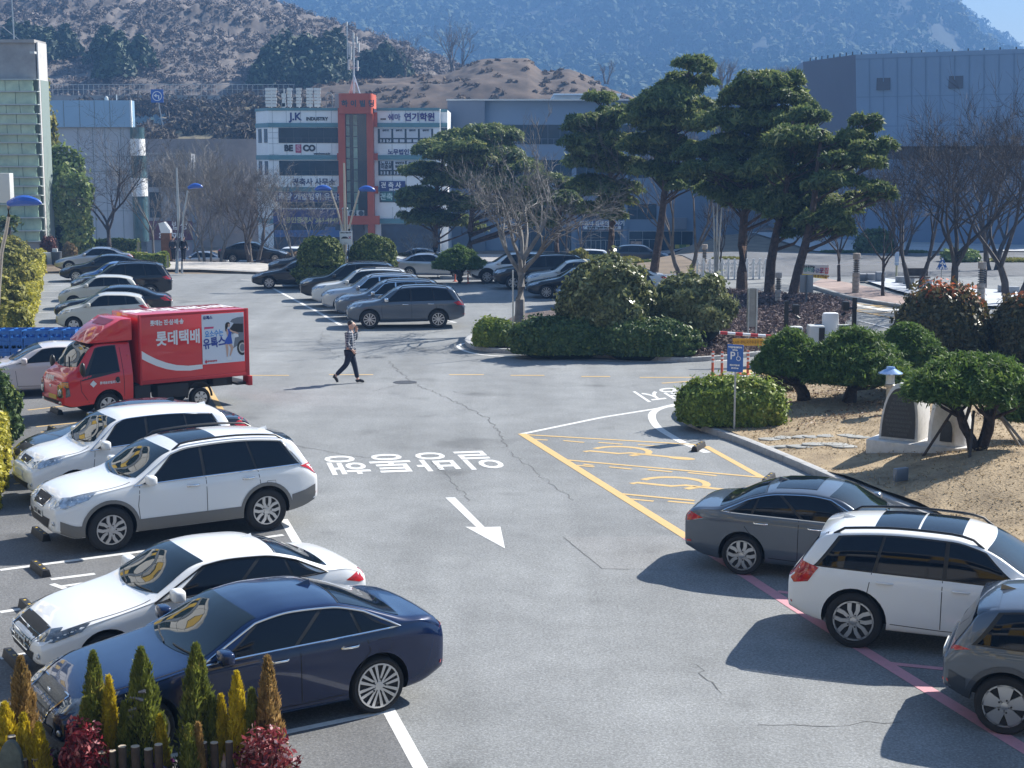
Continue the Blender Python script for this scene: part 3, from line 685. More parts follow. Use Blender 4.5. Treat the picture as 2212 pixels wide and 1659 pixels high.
# ---- glass stair tower and panelled block on the left
f3 = Fac(112.)
gb = empty('glass_tower', (f3.x(40), 112, -1.), 0, 'tall tower with horizontal bands of green glass left of the bare trees', 'building')
m = MB(); m.box(f3.x(-300), f3.x(90), 112.6, 114.5, -1.2, f3.z(172)); part(m, 'core_wall', mat('core_wall', (.22, .28, .26), .7), gb)
m = MB(); m.box(f3.x(-300), f3.x(84), 112.2, 114.6, f3.z(171), f3.z(92)); m.box(f3.x(-300), f3.x(85), 112., 114.8, f3.z(92), f3.z(85)); part(m, 'top_wall', M_CONC, gb)
m = MB(); m.box(f3.x(-300), f3.x(93), 111.8, 115, -1.2, f3.z(523)); part(m, 'plinth', M_CONC, gb)
M_GG = mat('green_glass', (.26, .46, .38), .1, spec=1., var=.4, vscale=.45, c2=(.5, .66, .48))
rows = [172, 198, 226, 246, 268, 290, 308, 334, 360, 383, 402, 422, 441, 470, 498, 521]
fl, pn = MB(), MB()
for i, v in enumerate(rows):
 f3.b(fl, -300, 86 + (2 if i > 6 else 0), v - 1.2, v + 1.2, -.45, .0); f3.b(fl, 86, 91, v - .8, v + .8, -.45, .3)
 if i < len(rows) - 1:
  for u0 in list(range(-100, 80, 47 if i % 2 else 30)):
   f3.b(pn, u0, min(84, u0 + (46 if i % 2 else 29)), v + 1.5, rows[i + 1] - 1.5, -.1, .0)
part(fl, 'floor_ledge', mat('pale_ledge', (.45, .5, .48), .5), gb); part(pn, 'glass_pane', M_GG, gb)
m = MB(); m.box(f3.x(86.5), f3.x(89.5), 112.3, 114.4, -1.2, f3.z(90)); part(m, 'side_wall', mat('white_tile', (.55, .54, .52), .6, var=.1, vscale=2), gb)
m = MB(); m.tube([(f3.x(14), 115, f3.z(86)), (f3.x(12), 115, f3.z(-60))], .05, 6); m.tube([(f3.x(-10), 115, f3.z(50)), (f3.x(32), 115, f3.z(84))], .03, 5); part(m, 'roof_mast', M_STEEL, gb)
m = MB(); f3.b(m, 80, 90, 112 - 0, 117, -.6, -.1); part(m, 'floodlight', M_ACW, gb)
f4 = Fac(150.)
pb = empty('panelled_block', (f4.x(215), 150, -3.7), 0, 'low pale panelled block with a light blue top behind leafless trees', 'building')
m = MB(); m.box(f4.x(95), f4.x(286), 150, 151.5, -3.9, f4.z(275)); part(m, 'wall', mat('pale_panel', (.46, .49, .53), .6, var=.07, vscale=.4), pb)
m = MB(); m.box(f4.x(95), f4.x(287), 149.6, 151.4, f4.z(274.8), f4.z(217)); part(m, 'upper_wall', mat('light_blue_panel', (.28, .44, .6), .35, var=.05, vscale=.3), pb)
j = MB()
for u in (144, 178, 210, 243): f4.b(j, u, u + 1, 218, 274, -.43, -.4)
for u in (170, 202, 228, 262): f4.b(j, u, u + .8, 276, 520, -.03, 0)
for v in (337, 370, 418, 455): f4.b(j, 110, 286, v, v + .8, -.03, 0)
part(j, 'panel_joint', M_JOINT, pb)
def rbox(mb, u0, u1, v0, v1, Yf, r, ff):
 x0, x1 = ff.x(u0), ff.x(u1)
 pr = [(x0, Yf)] + [(x1 - r + r * math.sin(t), Yf + r - r * math.cos(t)) for t in np.linspace(0, R(90), 6)] + [(x1, Yf + 1.6), (x0, Yf + 1.6)]
 mb.prism(pr, ff.z(v1), ff.z(v0))
for a_ in ((311, 300, 336), (313, 385, 424)): m = MB(); rbox(m, 286.3, *a_, 149.2, .8, f4); part(m, 'corner_panel', M_WPAN, pb, smooth=True)
for a_ in ((309, 275, 299.5), (311, 336.5, 384.5), (312, 424.5, 522)): m = MB(); rbox(m, 286.3, *a_, 149.4, .8, f4); part(m, 'corner_glass', mat('teal_glass', (.06, .115, .125), .1, spec=.8, var=.4, vscale=.6), pb, smooth=True)
m = MB(); f4.b(m, 287, 290, 217, 275, -.42, -.1); part(m, 'corner_trim', M_WT, pb)
m = MB(); m.tube([(f4.x(251), 151, f4.z(217)), (f4.x(251), 151, f4.z(203))], .05, 5); m.ball((f4.x(232), 150.5, f4.z(214)), .2, .2, .3); part(m, 'roof_fitting', M_ACW, pb)
f5 = Fac(160.)
sb = empty('grey_shop', (f5.x(365), 160, -3.7), 0, 'low grey shop with dark red shop signs behind two pedestrians', 'building')
m = MB(); m.box(f5.x(312), f5.x(413), 160, 162, -3.9, f5.z(332)); part(m, 'wall', mat('grey_render', (.25, .27, .30), .8, var=.12, vscale=.4), sb)
m = MB(); f5.b(m, 310, 414, 330, 334, -.3, 0); part(m, 'parapet', M_CONC, sb)
window(320, 400, 372, 404, 4, None, sb, f5); window(320, 345, 415, 470, 1, None, sb, f5)
m = MB(); f5.b(m, 318, 412, 477, 518, -.2, -.01); s1 = part(m, 'shop_sign', mat('maroon_sign', (.10, .025, .05), .5), sb)
ptext(s1, '밥상', f5, 385, 488, 14, M_WT, -.22); ptext(s1, '381-5700', f5, 366, 509, 10, M_WT, -.22, .04)
m = MB(); f5.b(m, 345, 410, 524, 560, -.1, -.01); s1 = part(m, 'shop_door', mat('grey_shop_door', (.25, .22, .25), .4), sb)
ptext(s1, '381-5700', f5, 382, 537, 8, M_WT, -.12, .03)
# ---- concrete retaining wall, its bank, the raised road with a fence and a blue sign
f6 = Fac(185.)
m = MB(); m.box(f6.x(310), f6.x(640), 185, 186, -4, f6.z(300)); o = m.build('retaining_wall', mat('stained_concrete', (.25, .22, .205), .9, var=.25, vscale=.35), None); at_base(o, (f6.x(420), 185, -4)); tag(o, 'long stained concrete retaining wall under the grassy bank', 'wall')
f7 = Fac(235.)
m = MB(); f7.b(m, 100, 640, 206, 238, 0, 12); o = m.build('raised_road', M_CONC, None); struct(o)
fe = empty('road_fence', (f7.x(300), 234.8, f7.z(206)), 0, 'long thin wire fence along the raised road below the brown hill', 'fence')
m = MB()
for u in range(110, 640, 11): f7.b(m, u - .2, u + .2, 182, 206, -.2, -.1)
part(m, 'fence_post', M_STEEL, fe)
m = MB(); f7.b(m, 110, 640, 182, 183, -.2, -.12); f7.b(m, 110, 640, 193, 193.6, -.2, -.12); part(m, 'fence_rail', M_STEEL, fe)
f8 = Fac(200.)
s = empty('road_sign', (f8.x(344), 200, f8.z(290)), 0, 'square blue road sign with a white left turn arrow in a ring', 'road sign')
m = MB(); f8.b(m, 330.5, 357, 193, 221.5, 0, .1); part(m, 'sign_panel', mat('sign_blue', (.02, .10, .42), .5), s)
m = MB(); c = Vector((f8.x(344), 199.97, f8.z(207.5))); rr_ = .62
for k in range(24):
 a, b_ = 2 * math.pi * k / 24, 2 * math.pi * (k + 1) / 24
 m.sheet([(c.x + q * math.cos(t), 199.97, c.z + q * math.sin(t)) for q, t in ((rr_, a), (rr_, b_), (rr_ - .1, b_), (rr_ - .1, a))])
m.sheet([(c.x + x, 199.97, c.z + z) for x, z in ((.28, -.4), (.28, .12), (-.1, .12), (-.1, .0), (.12, .0), (.12, -.4))]); m.sheet([(c.x + x, 199.97, c.z + z) for x, z in ((-.08, .32), (-.42, .06), (-.08, -.2))])
part(m, 'arrow_symbol', M_WT, s)
m = MB(); m.tube([(f8.x(346), 200.2, f8.z(222)), (f8.x(356), 200.2, f8.z(290))], .07, 6); part(m, 'pole', M_STEEL, s)
# ---- the office building the photo was taken from, mirrored in the parked cars' glass
oh = empty('town_office', (0, -12, 0), 0, 'yellow, white and grey chequered town office at the near edge of the car park', 'building')
m = MB(); m.box(-26, 30, -24, -9.0, 0, 17.5); part(m, 'wall', mat('office_render', (.45, .46, .46), .7), oh)
rg = random.Random(3); mw, my, mg, mbk = MB(), MB(), MB(), MB()
for fl_ in range(5):
 z0 = .8 + fl_ * 3.3
 for k in range(28):
  x0 = -25.5 + k * 1.98
  mb_ = (my if (k + fl_ * 2) % 5 == 0 else (mw if (k + fl_) % 3 else mg))
  mb_.box(x0, x0 + 1.9, -9.0, -8.85, z0, z0 + 1.05)
  (mbk if (k + fl_) % 4 else my).box(x0, x0 + 1.9, -9.0, -8.93, z0 + 1.15, z0 + 2.9)
m = MB(); m.box(-44, -28, -24, 64, 0, 20); part(m, 'wing_wall', MATS['office_render'], oh)
for fl_ in range(6):
 z0 = .6 + fl_ * 3.2
 for k in range(26):
  y0 = -12 + k * 2.9; c_ = (k * 3 + fl_ * 5 + (k * fl_) % 3) % 5
  (mbk, my, mbk, mw, mg)[c_].box(-28.0, -27.93 if c_ % 2 == 0 else -27.85, y0, y0 + 2.7, z0 + (.7 if c_ == 1 else 0), z0 + 2.2); (mw if fl_ % 2 else mg).box(-28.0, -27.8, y0, y0 + 2.75, z0 + 2.3, z0 + 2.9)
part(mw, 'white_panel', mat('office_white', (.72, .72, .7), .6), oh); part(my, 'yellow_panel', mat('office_yellow', (.72, .48, .05), .6), oh); part(mg, 'grey_panel', mat('office_grey', (.2, .25, .32), .6), oh); part(mbk, 'window', M_DGLASS, oh)
# ================================================================ hills
def hill(name, sil, Yr, Y0, z0, m, nz=1., ns=.05, seed=1, back=150, nu=150, nv=60, face=1.3, fine=0., fs_=.5):
 us = np.array([p[0] for p in sil], float); vs_ = np.array([p[1] for p in sil], float)
 U = np.linspace(us[0], us[-1], nu); V = np.interp(U, us, vs_)
 rows = []
 T = np.concatenate([np.linspace(0, 1, nv), [1.25, 1.6]])
 for t in T:
  row = []
  for u, v in zip(U, V):
   top_ = W(u, v, Yr); zt = top_.z
   if t <= 1:
    Y = Y0 + (Yr - Y0) * t; z = z0 + (zt - z0) * (math.sin(t * math.pi / 2) ** face)
   else:
    Y = Yr + back * (t - 1); z = zt - (zt - z0) * (t - 1) * .9
   row.append(((u - CX) / F * Y * (1 + .0), Y, z))
  rows.append(row)
 P = np.array(rows, float).reshape(-1, 3)
 d = (vnoise(P * np.array([1, 1, .3]), ns, seed) - .5) * nz * 2
 if fine: d += (vnoise(P, fs_, seed + 9) - .5) * fine + (vnoise(P, fs_ * 2.3, seed + 5) - .5) * fine * .6
 wgt = np.repeat(np.where(T <= 1, np.sin(np.clip(T, 0, 1) * math.pi), .3), nu)
 wgt = np.maximum(wgt, .25) 
 P[:, 2] += d * wgt
 fs = [(j * nu + i, j * nu + i + 1, (j + 1) * nu + i + 1, (j + 1) * nu + i) for j in range(len(T) - 1) for i in range(nu - 1)]
 o = struct(MB().add(P, fs).build(name, m, smooth=True, ang=180)); return P[:nu * nv].reshape(nv, nu, 3), o
M_BROWN = mat('dry_scrub', (.13, .11, .102), .95, var=.5, vscale=.12, bump=1., bscale=.9, detail=9, c2=(.215, .185, .165))
M_EARTH = mat('bare_earth', (.055, .041, .033), .95, var=.4, vscale=.25, bump=1., bscale=1.2, detail=9, c2=(.135, .095, .068))
M_FORF = mat('forest_floor', (.02, .032, .026), .95, var=.4, vscale=.05)
HB, hob = hill('hill', [(-420, -60), (-100, -50), (150, -38), (300, -20), (480, 5), (560, 30), (640, 55), (700, 75), (800, 100), (860, 120), (930, 142), (1000, 180), (1120, 235)], 400, 240, W(300, 236, 240).z, M_BROWN, 3., .06, 3, nu=220, nv=110, face=.9, fine=1.6, fs_=.55)
HM, _ = hill('mountain', [(-800, -60), (200, -66), (900, -64), (1400, -60), (1750, -50), (1960, -40), (2030, 30), (2085, 84), (2150, 128), (2212, 164), (2300, 190), (2700, 250)], 1750, 750, 4, M_FORF, 22, .008, 7, nu=160, nv=70, face=1., fine=6, fs_=.045, back=400)
HE, _ = hill('earth_mound', [(560, 250), (640, 214), (690, 184), (760, 175), (860, 172), (960, 166), (1000, 150), (1035, 133), (1060, 130), (1140, 132), (1168, 158), (1190, 161), (1225, 155), (1265, 170), (1310, 196), (1420, 235), (1500, 250)], 262, 225, W(900, 250, 225).z, M_EARTH, .5, .15, 5, nu=200, nv=60, face=.62, fine=.3, fs_=.7, back=60)
HG, _ = hill('grass_bank', [(290, 322), (330, 300), (380, 278), (430, 262), (480, 246), (545, 230), (600, 225), (680, 224)], 212, 187, W(400, 302, 187).z, mat('bank_grass', (.10, .085, .05), .95, var=.5, vscale=.5, bump=1, bscale=6, c2=(.26, .22, .13)), .5, .3, 8, nu=70, nv=30, face=1., fine=.5, fs_=1.)
rng = np.random.default_rng(11)
def scatter(H, n, rng, lo=0., hi=1., flt=None):
 nv, nu, _ = H.shape
 j = (lo + (hi - lo) * rng.random(n)) * (nv - 1.001); i = rng.random(n) * (nu - 1.001)
 j0, i0 = j.astype(int), i.astype(int); a, b = (j - j0)[:, None], (i - i0)[:, None]
 P = H[j0, i0] * (1 - a) * (1 - b) + H[j0 + 1, i0] * a * (1 - b) + H[j0, i0 + 1] * (1 - a) * b + H[j0 + 1, i0 + 1] * a * b
 return P
def clumps(C, r, k, rng, flat=.8, conic=0.):
 """leaf points for many crowns: C centres, r radii, k leaves each"""
 n = len(C); D = rng.normal(0, 1, (n, k, 3)); D /= np.linalg.norm(D, axis=2)[:, :, None]; D[:, :, 2] = np.abs(D[:, :, 2]) * 1.1 - .25
 q = (.65 + .35 * rng.random((n, k)))[:, :, None]
 S_ = np.array([1, 1, flat]); P = C[:, None, :] + D * q * r[:, None, None] * S_
 if conic:
  h = (P[:, :, 2] - C[:, None, 2]) / (r[:, None] * flat); sc_ = np.clip(1 - conic * (h + .2), .12, 1.2)
  P[:, :, :2] = C[:, None, :2] + (P[:, :, :2] - C[:, None, :2]) * sc_[:, :, None]
 return P.reshape(-1, 3), D.reshape(-1, 3)
C = scatter(HM, 9000, rng, .03, 1.); r_ = 5.5 + 6 * rng.random(len(C)) ** 1.5; C[:, 2] += r_ * .7
P, N = clumps(C, r_, 42, rng, 1.15, .35)
rn = np.repeat(np.clip(vnoise(C, .009, 2) * .8 + .25 * rng.random(len(C)), 0, 1), 42) * .8 + .2 * rng.random(len(P))
o = leaf_mesh('forest', P, N, 3., rng, 1.3, rn, [leafmat('forest_leaf', (.018, .045, .03), (.07, .10, .055), (.11, .12, .08), .9, .0)], jitter=.22)
tag(o, 'hazy blue wooded slope filling the whole background', 'forest', kind='stuff')
C = scatter(HB, 9000, rng, .0, 1.); C[:, 2] += .1; r_ = .5 + 1.2 * rng.random(len(C)) ** 2
P, N = clumps(C, r_, 40, rng, .9)
o = leaf_mesh('hillside_scrub', P, N, .22, rng, 2.4, None, [leafmat('scrub_twigs', (.15, .125, .115), (.21, .178, .16), (.26, .22, .19), .9, .0)], jitter=.3)
tag(o, 'matted grey brown scrub covering the hillside', 'scrub', kind='stuff')
def uv_on(H, pts):
 out = []
 for u, v in pts:
  best = None
  flat = H.reshape(-1, 3); d = flat - np.array([0, 0, CAMH]); c, s_ = math.cos(PITCH), math.sin(PITCH)
  z = d[:, 1] * c - d[:, 2] * s_; y = d[:, 1] * s_ + d[:, 2] * c
  uu = CX + F * d[:, 0] / z; vv = CY - F * y / z
  out.append(flat[np.argmin((uu - u) ** 2 + (vv - v) ** 2)])
 return np.array(out)
ev = [(560 + 22 * i + rng.normal(0, 6), 178 + rng.normal(0, 9)) for i in range(9)] + [(245 + rng.normal(0, 26), 150 + rng.normal(0, 18)) for _ in range(7)] + [(30 + i * 16, 130 + rng.normal(0, 14)) for i in range(8)] + [(600 + i * 16, 150 + rng.normal(0, 8)) for i in range(9)] + [(790 + i * 14, 165 + rng.normal(0, 5)) for i in range(6)]
C = uv_on(HB, ev); r_ = 2.3 + 1.4 * rng.random(len(C)); C[:, 2] += r_ * .5
P, N = clumps(C, r_, 420, rng, 1.5, .45)
o = leaf_mesh('hillside_evergreens', P, N, .6, rng, 1.8, None, [leafmat('evergreen_leaf', (.02, .04, .028), (.05, .085, .05), (.1, .13, .07), .7, .1)])
tag(o, 'dark evergreen thicket at the foot of the brown hill', 'thicket', kind='stuff')
C = np.concatenate([scatter(HG, 150, rng, 0, 1), np.array([[W(u, 236, 228).x, 228 + rng.normal(0, 4), W(u, 240 + rng.normal(0, 5), 228).z] for u in np.linspace(150, 640, 130)])]); r_ = .6 + 1.5 * rng.random(len(C))
P, N = clumps(C, r_, 60, rng, 1.3)
o = leaf_mesh('bank_scrub', P, N, .3, rng, 3.5, None, [leafmat('bank_twigs', (.05, .045, .042), (.12, .1, .085), (.2, .17, .12), .9, .1)])
tag(o, 'tangled bare scrub on the bank above the retaining wall', 'scrub', kind='stuff')
C = scatter(HE, 220, rng, .0, .75); r_ = .3 + .5 * rng.random(len(C)); P, N = clumps(C, r_, 24, rng, .8)
o = leaf_mesh('mound_weeds', P, N, .28, rng, 2.5, None, [leafmat('weed_blade', (.09, .065, .045), (.2, .14, .09), (.3, .23, .15), .9, .1)])
tag(o, 'dead weeds on the bare earth mound', 'weeds', kind='stuff')
# ================================================================ trees
M_BARK = mat('pine_bark', (.06, .04, .033), .9, var=.4, vscale=5, bump=1., bscale=18, c2=(.13, .085, .065))
M_TWIG = mat('grey_bark', (.105, .088, .078), .9, var=.3, vscale=3, c2=(.2, .17, .15))
M_TWIGD = mat('dark_bark', (.045, .038, .036), .9, var=.3, vscale=3, c2=(.09, .075, .068))
M_TWIGL = mat('light_bark', (.17, .16, .15), .85, var=.25, vscale=3, c2=(.26, .245, .225))
L_PINE = leafmat('pine_needles', (.04, .08, .032), (.19, .235, .07), (.42, .39, .13), .6, .4)
L_PINE2 = leafmat('bonsai_needles', (.045, .09, .02), (.13, .21, .045), (.25, .30, .07), .6, .35)
def bare_branch(mb, p, d, ln, r, lev, rg, maxlev, up, spread, n=None, wig=.18, tw=None):
 seg = 4 if lev < 2 else 3; pts = [p]; rs = [r]; q = Vector(p); dd = Vector(d)
 for i in range(seg):
  dd = (dd + Vector((rg.gauss(0, wig), rg.gauss(0, wig), rg.gauss(0, wig * .6) + up * .12))).normalized()
  q = q + dd * ln / seg; pts.append(Vector(q)); rs.append(r * (1 - .6 * (i + 1) / seg))
 mb.tube(pts, rs, 7 if lev == 0 else (5 if lev == 1 else 3), cap=False)
 if lev >= maxlev: return
 k = n or rg.randint(3, 5)
 for i in range(k):
  t = rg.uniform(.35, 1.) if i else 1.
  j = min(seg - 1, int(t * seg)); f_ = t * seg - j; b = pts[j].lerp(pts[j + 1], min(1, f_))
  a = rg.uniform(0, 6.283); ax = dd.orthogonal().normalized(); sd = Matrix.Rotation(a, 3, dd) @ ax
  nd = (dd * math.cos(spread) + sd * math.sin(spread) * rg.uniform(.7, 1.3)).normalized()
  bare_branch(mb, b, nd, ln * rg.uniform(.5, .78), max(.008, rs[j] * .62), lev + 1, rg, maxlev, up, spread, None, wig, tw)
def bare_tree(base, h, seed, m, label, cat='tree', group=None, stems=1, lean=(0, 0), maxlev=5, spread=.55, trunk=.28, r=.14, up=.5, n0=5, wig=.16, name='bare_tree'):
 rg = random.Random(seed); t = empty(name, base, 0, label, cat, group); tm, cm_ = MB(), MB()
 for s in range(stems):
  a = 6.283 * s / max(1, stems) + rg.uniform(-.4, .4); off = Vector((math.cos(a), math.sin(a), 0)) * (.12 * stems if stems > 1 else 0)
  d = Vector((lean[0] + (math.cos(a) * .28 if stems > 1 else 0), lean[1] + (math.sin(a) * .28 if stems > 1 else 0), 1)).normalized()
  pts = [off + Vector((0, 0, -.15))]; q = Vector(off); rs = [r * 1.35]
  for i in range(5):
   d2 = (d + Vector((rg.gauss(0, .07), rg.gauss(0, .07), 0))).normalized(); q = q + d2 * h * trunk / 5; pts.append(Vector(q)); rs.append(r * (1.1 - .07 * i))
  tm.tube(pts, rs, 8)
  for i in range(n0 if stems == 1 else 3):
   b = pts[-1] if i < 3 else pts[-2]
   a2 = 6.283 * i / n0 + rg.uniform(-.5, .5); nd = (d * 1.0 + Vector((math.cos(a2), math.sin(a2), 0)) * rg.uniform(.4, 1.) * (1 if stems == 1 else .6)).normalized()
   bare_branch(cm_, b, nd, h * (1 - trunk) * rg.uniform(.42, .6), r * .62, 1, rg, maxlev, up, spread, None, wig)
 tm.build('trunk', m, t, smooth=True); cm_.build('crown', m, t); return t
def pine(base, h, pads, seed, label, lean=(0, 0), group=None, trunk_r=.2, cat='pine tree', leaf=L_PINE, lsize=.13, dens=1., name='pine_tree', bark=None):
 """pads: (dx, dy, z, rx, ry, rz) foliage cushions relative to the base"""
 rg = random.Random(seed); rng_ = np.random.default_rng(seed); t = empty(name, base, 0, label, cat, group)
 tm = MB(); top = Vector((lean[0], lean[1], h * .93)); pts = []; rs = []
 for i in range(9):
  s = i / 8; p = Vector((lean[0] * s ** 1.3 + .12 * math.sin(s * 7 + seed), lean[1] * s + .1 * math.sin(s * 5 + seed * 2), h * .93 * s - (.2 if i == 0 else 0))); pts.append(p); rs.append(trunk_r * (1.2 if i == 0 else 1) * (1 - .82 * s) + .015)
 tm.tube(pts, rs, 9); tr = tm.build('trunk', bark or M_BARK, t, smooth=True)
 lm = MB(); PP, NN, RR = [], [], []
 for k, (dx, dy, z, rx, ry, rz) in enumerate(pads):
  c = Vector((dx, dy, z)); s = max(.15, min(.97, (z - rz * 1.2 - .25 * math.hypot(dx, dy)) / (h * .93))); i = int(s * 8); a = pts[i].lerp(pts[min(8, i + 1)], s * 8 - i)
  mid = a.lerp(c, .55) + Vector((rg.gauss(0, .12), rg.gauss(0, .12), -.1))
  lm.tube([a, mid, c - Vector((0, 0, rz * .3))], [max(.03, rs[i] * .42), max(.025, rs[i] * .3), .02], 5, cap=False)
  for _ in range(3):
   e = c + Vector((rg.uniform(-.7, .7) * rx, rg.uniform(-.7, .7) * ry, rg.uniform(-.2, .4) * rz)); lm.tube([mid.lerp(c, .4), e], [.025, .01], 4, cap=False)
  n = int(dens * 165 * (rx * ry + rx * rz + ry * rz) / (lsize / .26) ** 2)
  sub = max(4, int(5 * rx * ry / .6)); sub = min(sub, 26)
  D = rng_.normal(0, 1, (sub, 3)); D /= np.linalg.norm(D, axis=1)[:, None]; D[:, 2] = np.abs(D[:, 2]) * .9 - .25
  SC = np.array(c)[None] + D * np.array([rx, ry, rz]) * .78; SR = .42 * min(rx, ry) * (.7 + .6 * rng_.random(sub)) + .08
  P_, N_ = clumps(SC, SR, max(8, n // sub), rng_, .75); hgt = np.clip((P_[:, 2] - (z - rz * .6)) / (1.7 * rz), 0, 1)
  PP.append(P_); NN.append(N_ + np.array([0, 0, .5])); RR.append(.1 + .62 * rng_.random(len(P_)) + .0 * hgt + .22 * np.repeat(rng_.random(sub), max(8, n // sub)))
 lm.build('limb', bark or M_BARK, t, smooth=True)
 leaf_mesh('crown', np.concatenate(PP), np.concatenate(NN), lsize, rng_, 3.2, np.concatenate(RR), [leaf], t, .7)
 return t
def pads_from(base, Y, spec, rg):
 """spec: (u, v, halfwidth px, halfheight px) of each cushion as seen from the camera; depth spread random"""
 out = []
 for (u, v, a, b_) in spec:
  dy = rg.uniform(-1.3, 1.3); p = W(u, v, Y + dy); k = Y / F
  out.append((p.x - base.x, dy, p.z - base.z, a * k, a * k * rg.uniform(.75, 1.05), b_ * k))
 for (dx, dy, z, rx, ry, rz) in list(out):
  for _ in range(2): out.append((dx + rg.uniform(-.9, .9) * rx, dy + rg.uniform(-.9, .9) * ry, z - rg.uniform(-.35, 1.1) * rz, rx * .68, ry * .68, rz * .85))
 return out
rg = random.Random(4)
def pine_at(ub, vb, v_top, spec, seed, label, group='tall pines beside the barrier', lean_px=0, tr=.22, z=0., Y=None, dens=1.):
 b = G(ub, vb, z) if Y is None else GP(ub, Y); Y = b.y
 h = W(ub, v_top, Y).z - b.z
 sp = pads_from(b, Y, spec, random.Random(seed))
 return pine(b, h, sp, seed, label, (lean_px * Y / F, .3), group, tr, dens=dens)
pine_at(1598, 642, 158, [(1640, 178, 58, 32), (1600, 212, 60, 30), (1680, 215, 62, 30), (1565, 262, 58, 30), (1640, 262, 80, 34), (1700, 268, 60, 28), (1570, 320, 70, 34), (1655, 325, 85, 36), (1540, 372, 70, 30), (1630, 385, 85, 34), (1560, 425, 60, 26), (1660, 440, 66, 28), (1505, 330, 40, 22)], 21, 'tallest pine with a rounded top, just left of the theatre wall', lean_px=40, tr=.26)
pine_at(1663, 664, 230, [(1745, 255, 52, 24), (1720, 300, 66, 28), (1785, 318, 56, 24), (1700, 350, 70, 30), (1770, 372, 64, 28), (1720, 410, 66, 26), (1672, 440, 50, 22), (1765, 450, 52, 24), (1735, 482, 56, 22)], 22, 'leaning pine with a thick trunk beside the stone pillar with steel rings', lean_px=45, tr=.25)
pine_at(1716, 676, 250, [(1872, 262, 32, 17), (1850, 300, 46, 20), (1890, 318, 44, 22), (1835, 345, 48, 20), (1885, 355, 34, 16), (1805, 392, 50, 20), (1880, 405, 40, 18), (1820, 440, 56, 20), (1770, 478, 50, 22), (1805, 485, 38, 16), (1860, 425, 34, 14)], 23, 'pine nearest the barrier with one long branch reaching right', lean_px=60, tr=.24)
pine_at(1318, 604, 190, [(1295, 215, 34, 18), (1330, 250, 46, 22), (1275, 265, 44, 20), (1262, 308, 44, 20), (1320, 310, 62, 26), (1290, 352, 66, 26), (1345, 362, 46, 22), (1270, 400, 54, 22), (1325, 412, 54, 22), (1300, 448, 44, 18)], 24, 'slim pine behind the glossy round bush', lean_px=-5, tr=.19)
pine_at(1408, 618, 125, [(1498, 140, 38, 20), (1470, 178, 46, 24), (1515, 178, 34, 18), (1440, 215, 58, 26), (1500, 230, 44, 24), (1400, 258, 52, 24), (1460, 272, 70, 30), (1405, 315, 62, 28), (1470, 330, 60, 28), (1420, 372, 60, 26), (1490, 385, 46, 22), (1390, 230, 30, 18)], 25, 'tall pine with an open leaning top between two other pines', lean_px=70, tr=.23)
pine_at(935, 575, 290, [(985, 300, 46, 20), (945, 325, 50, 22), (1000, 345, 56, 24), (920, 372, 56, 24), (985, 390, 62, 26), (905, 425, 46, 20), (960, 440, 60, 24), (925, 475, 48, 20), (985, 482, 46, 18)], 26, 'dark spreading pine in front of the white office block', lean_px=25, tr=.2, group='pines in front of the street', Y=108)
pine_at(1010, 575, 285, [(1050, 290, 50, 20), (1090, 305, 42, 18), (1010, 320, 44, 20), (1070, 340, 62, 24), (1120, 360, 50, 22), (1040, 385, 60, 24), (1110, 405, 52, 22), (1060, 440, 60, 22), (1120, 455, 46, 18), (1150, 420, 44, 18), (1170, 470, 36, 16)], 27, 'broad pine behind the leafless tree on the kerbed island', lean_px=45, tr=.22, group='pines in front of the street', Y=104)
pine_at(1205, 590, 380, [(1190, 392, 46, 20), (1235, 405, 42, 18), (1205, 435, 54, 20), (1245, 455, 40, 18), (1180, 470, 40, 16)], 28, 'low pine half hidden by bare branches', lean_px=5, tr=.16, group='pines in front of the street', Y=100)
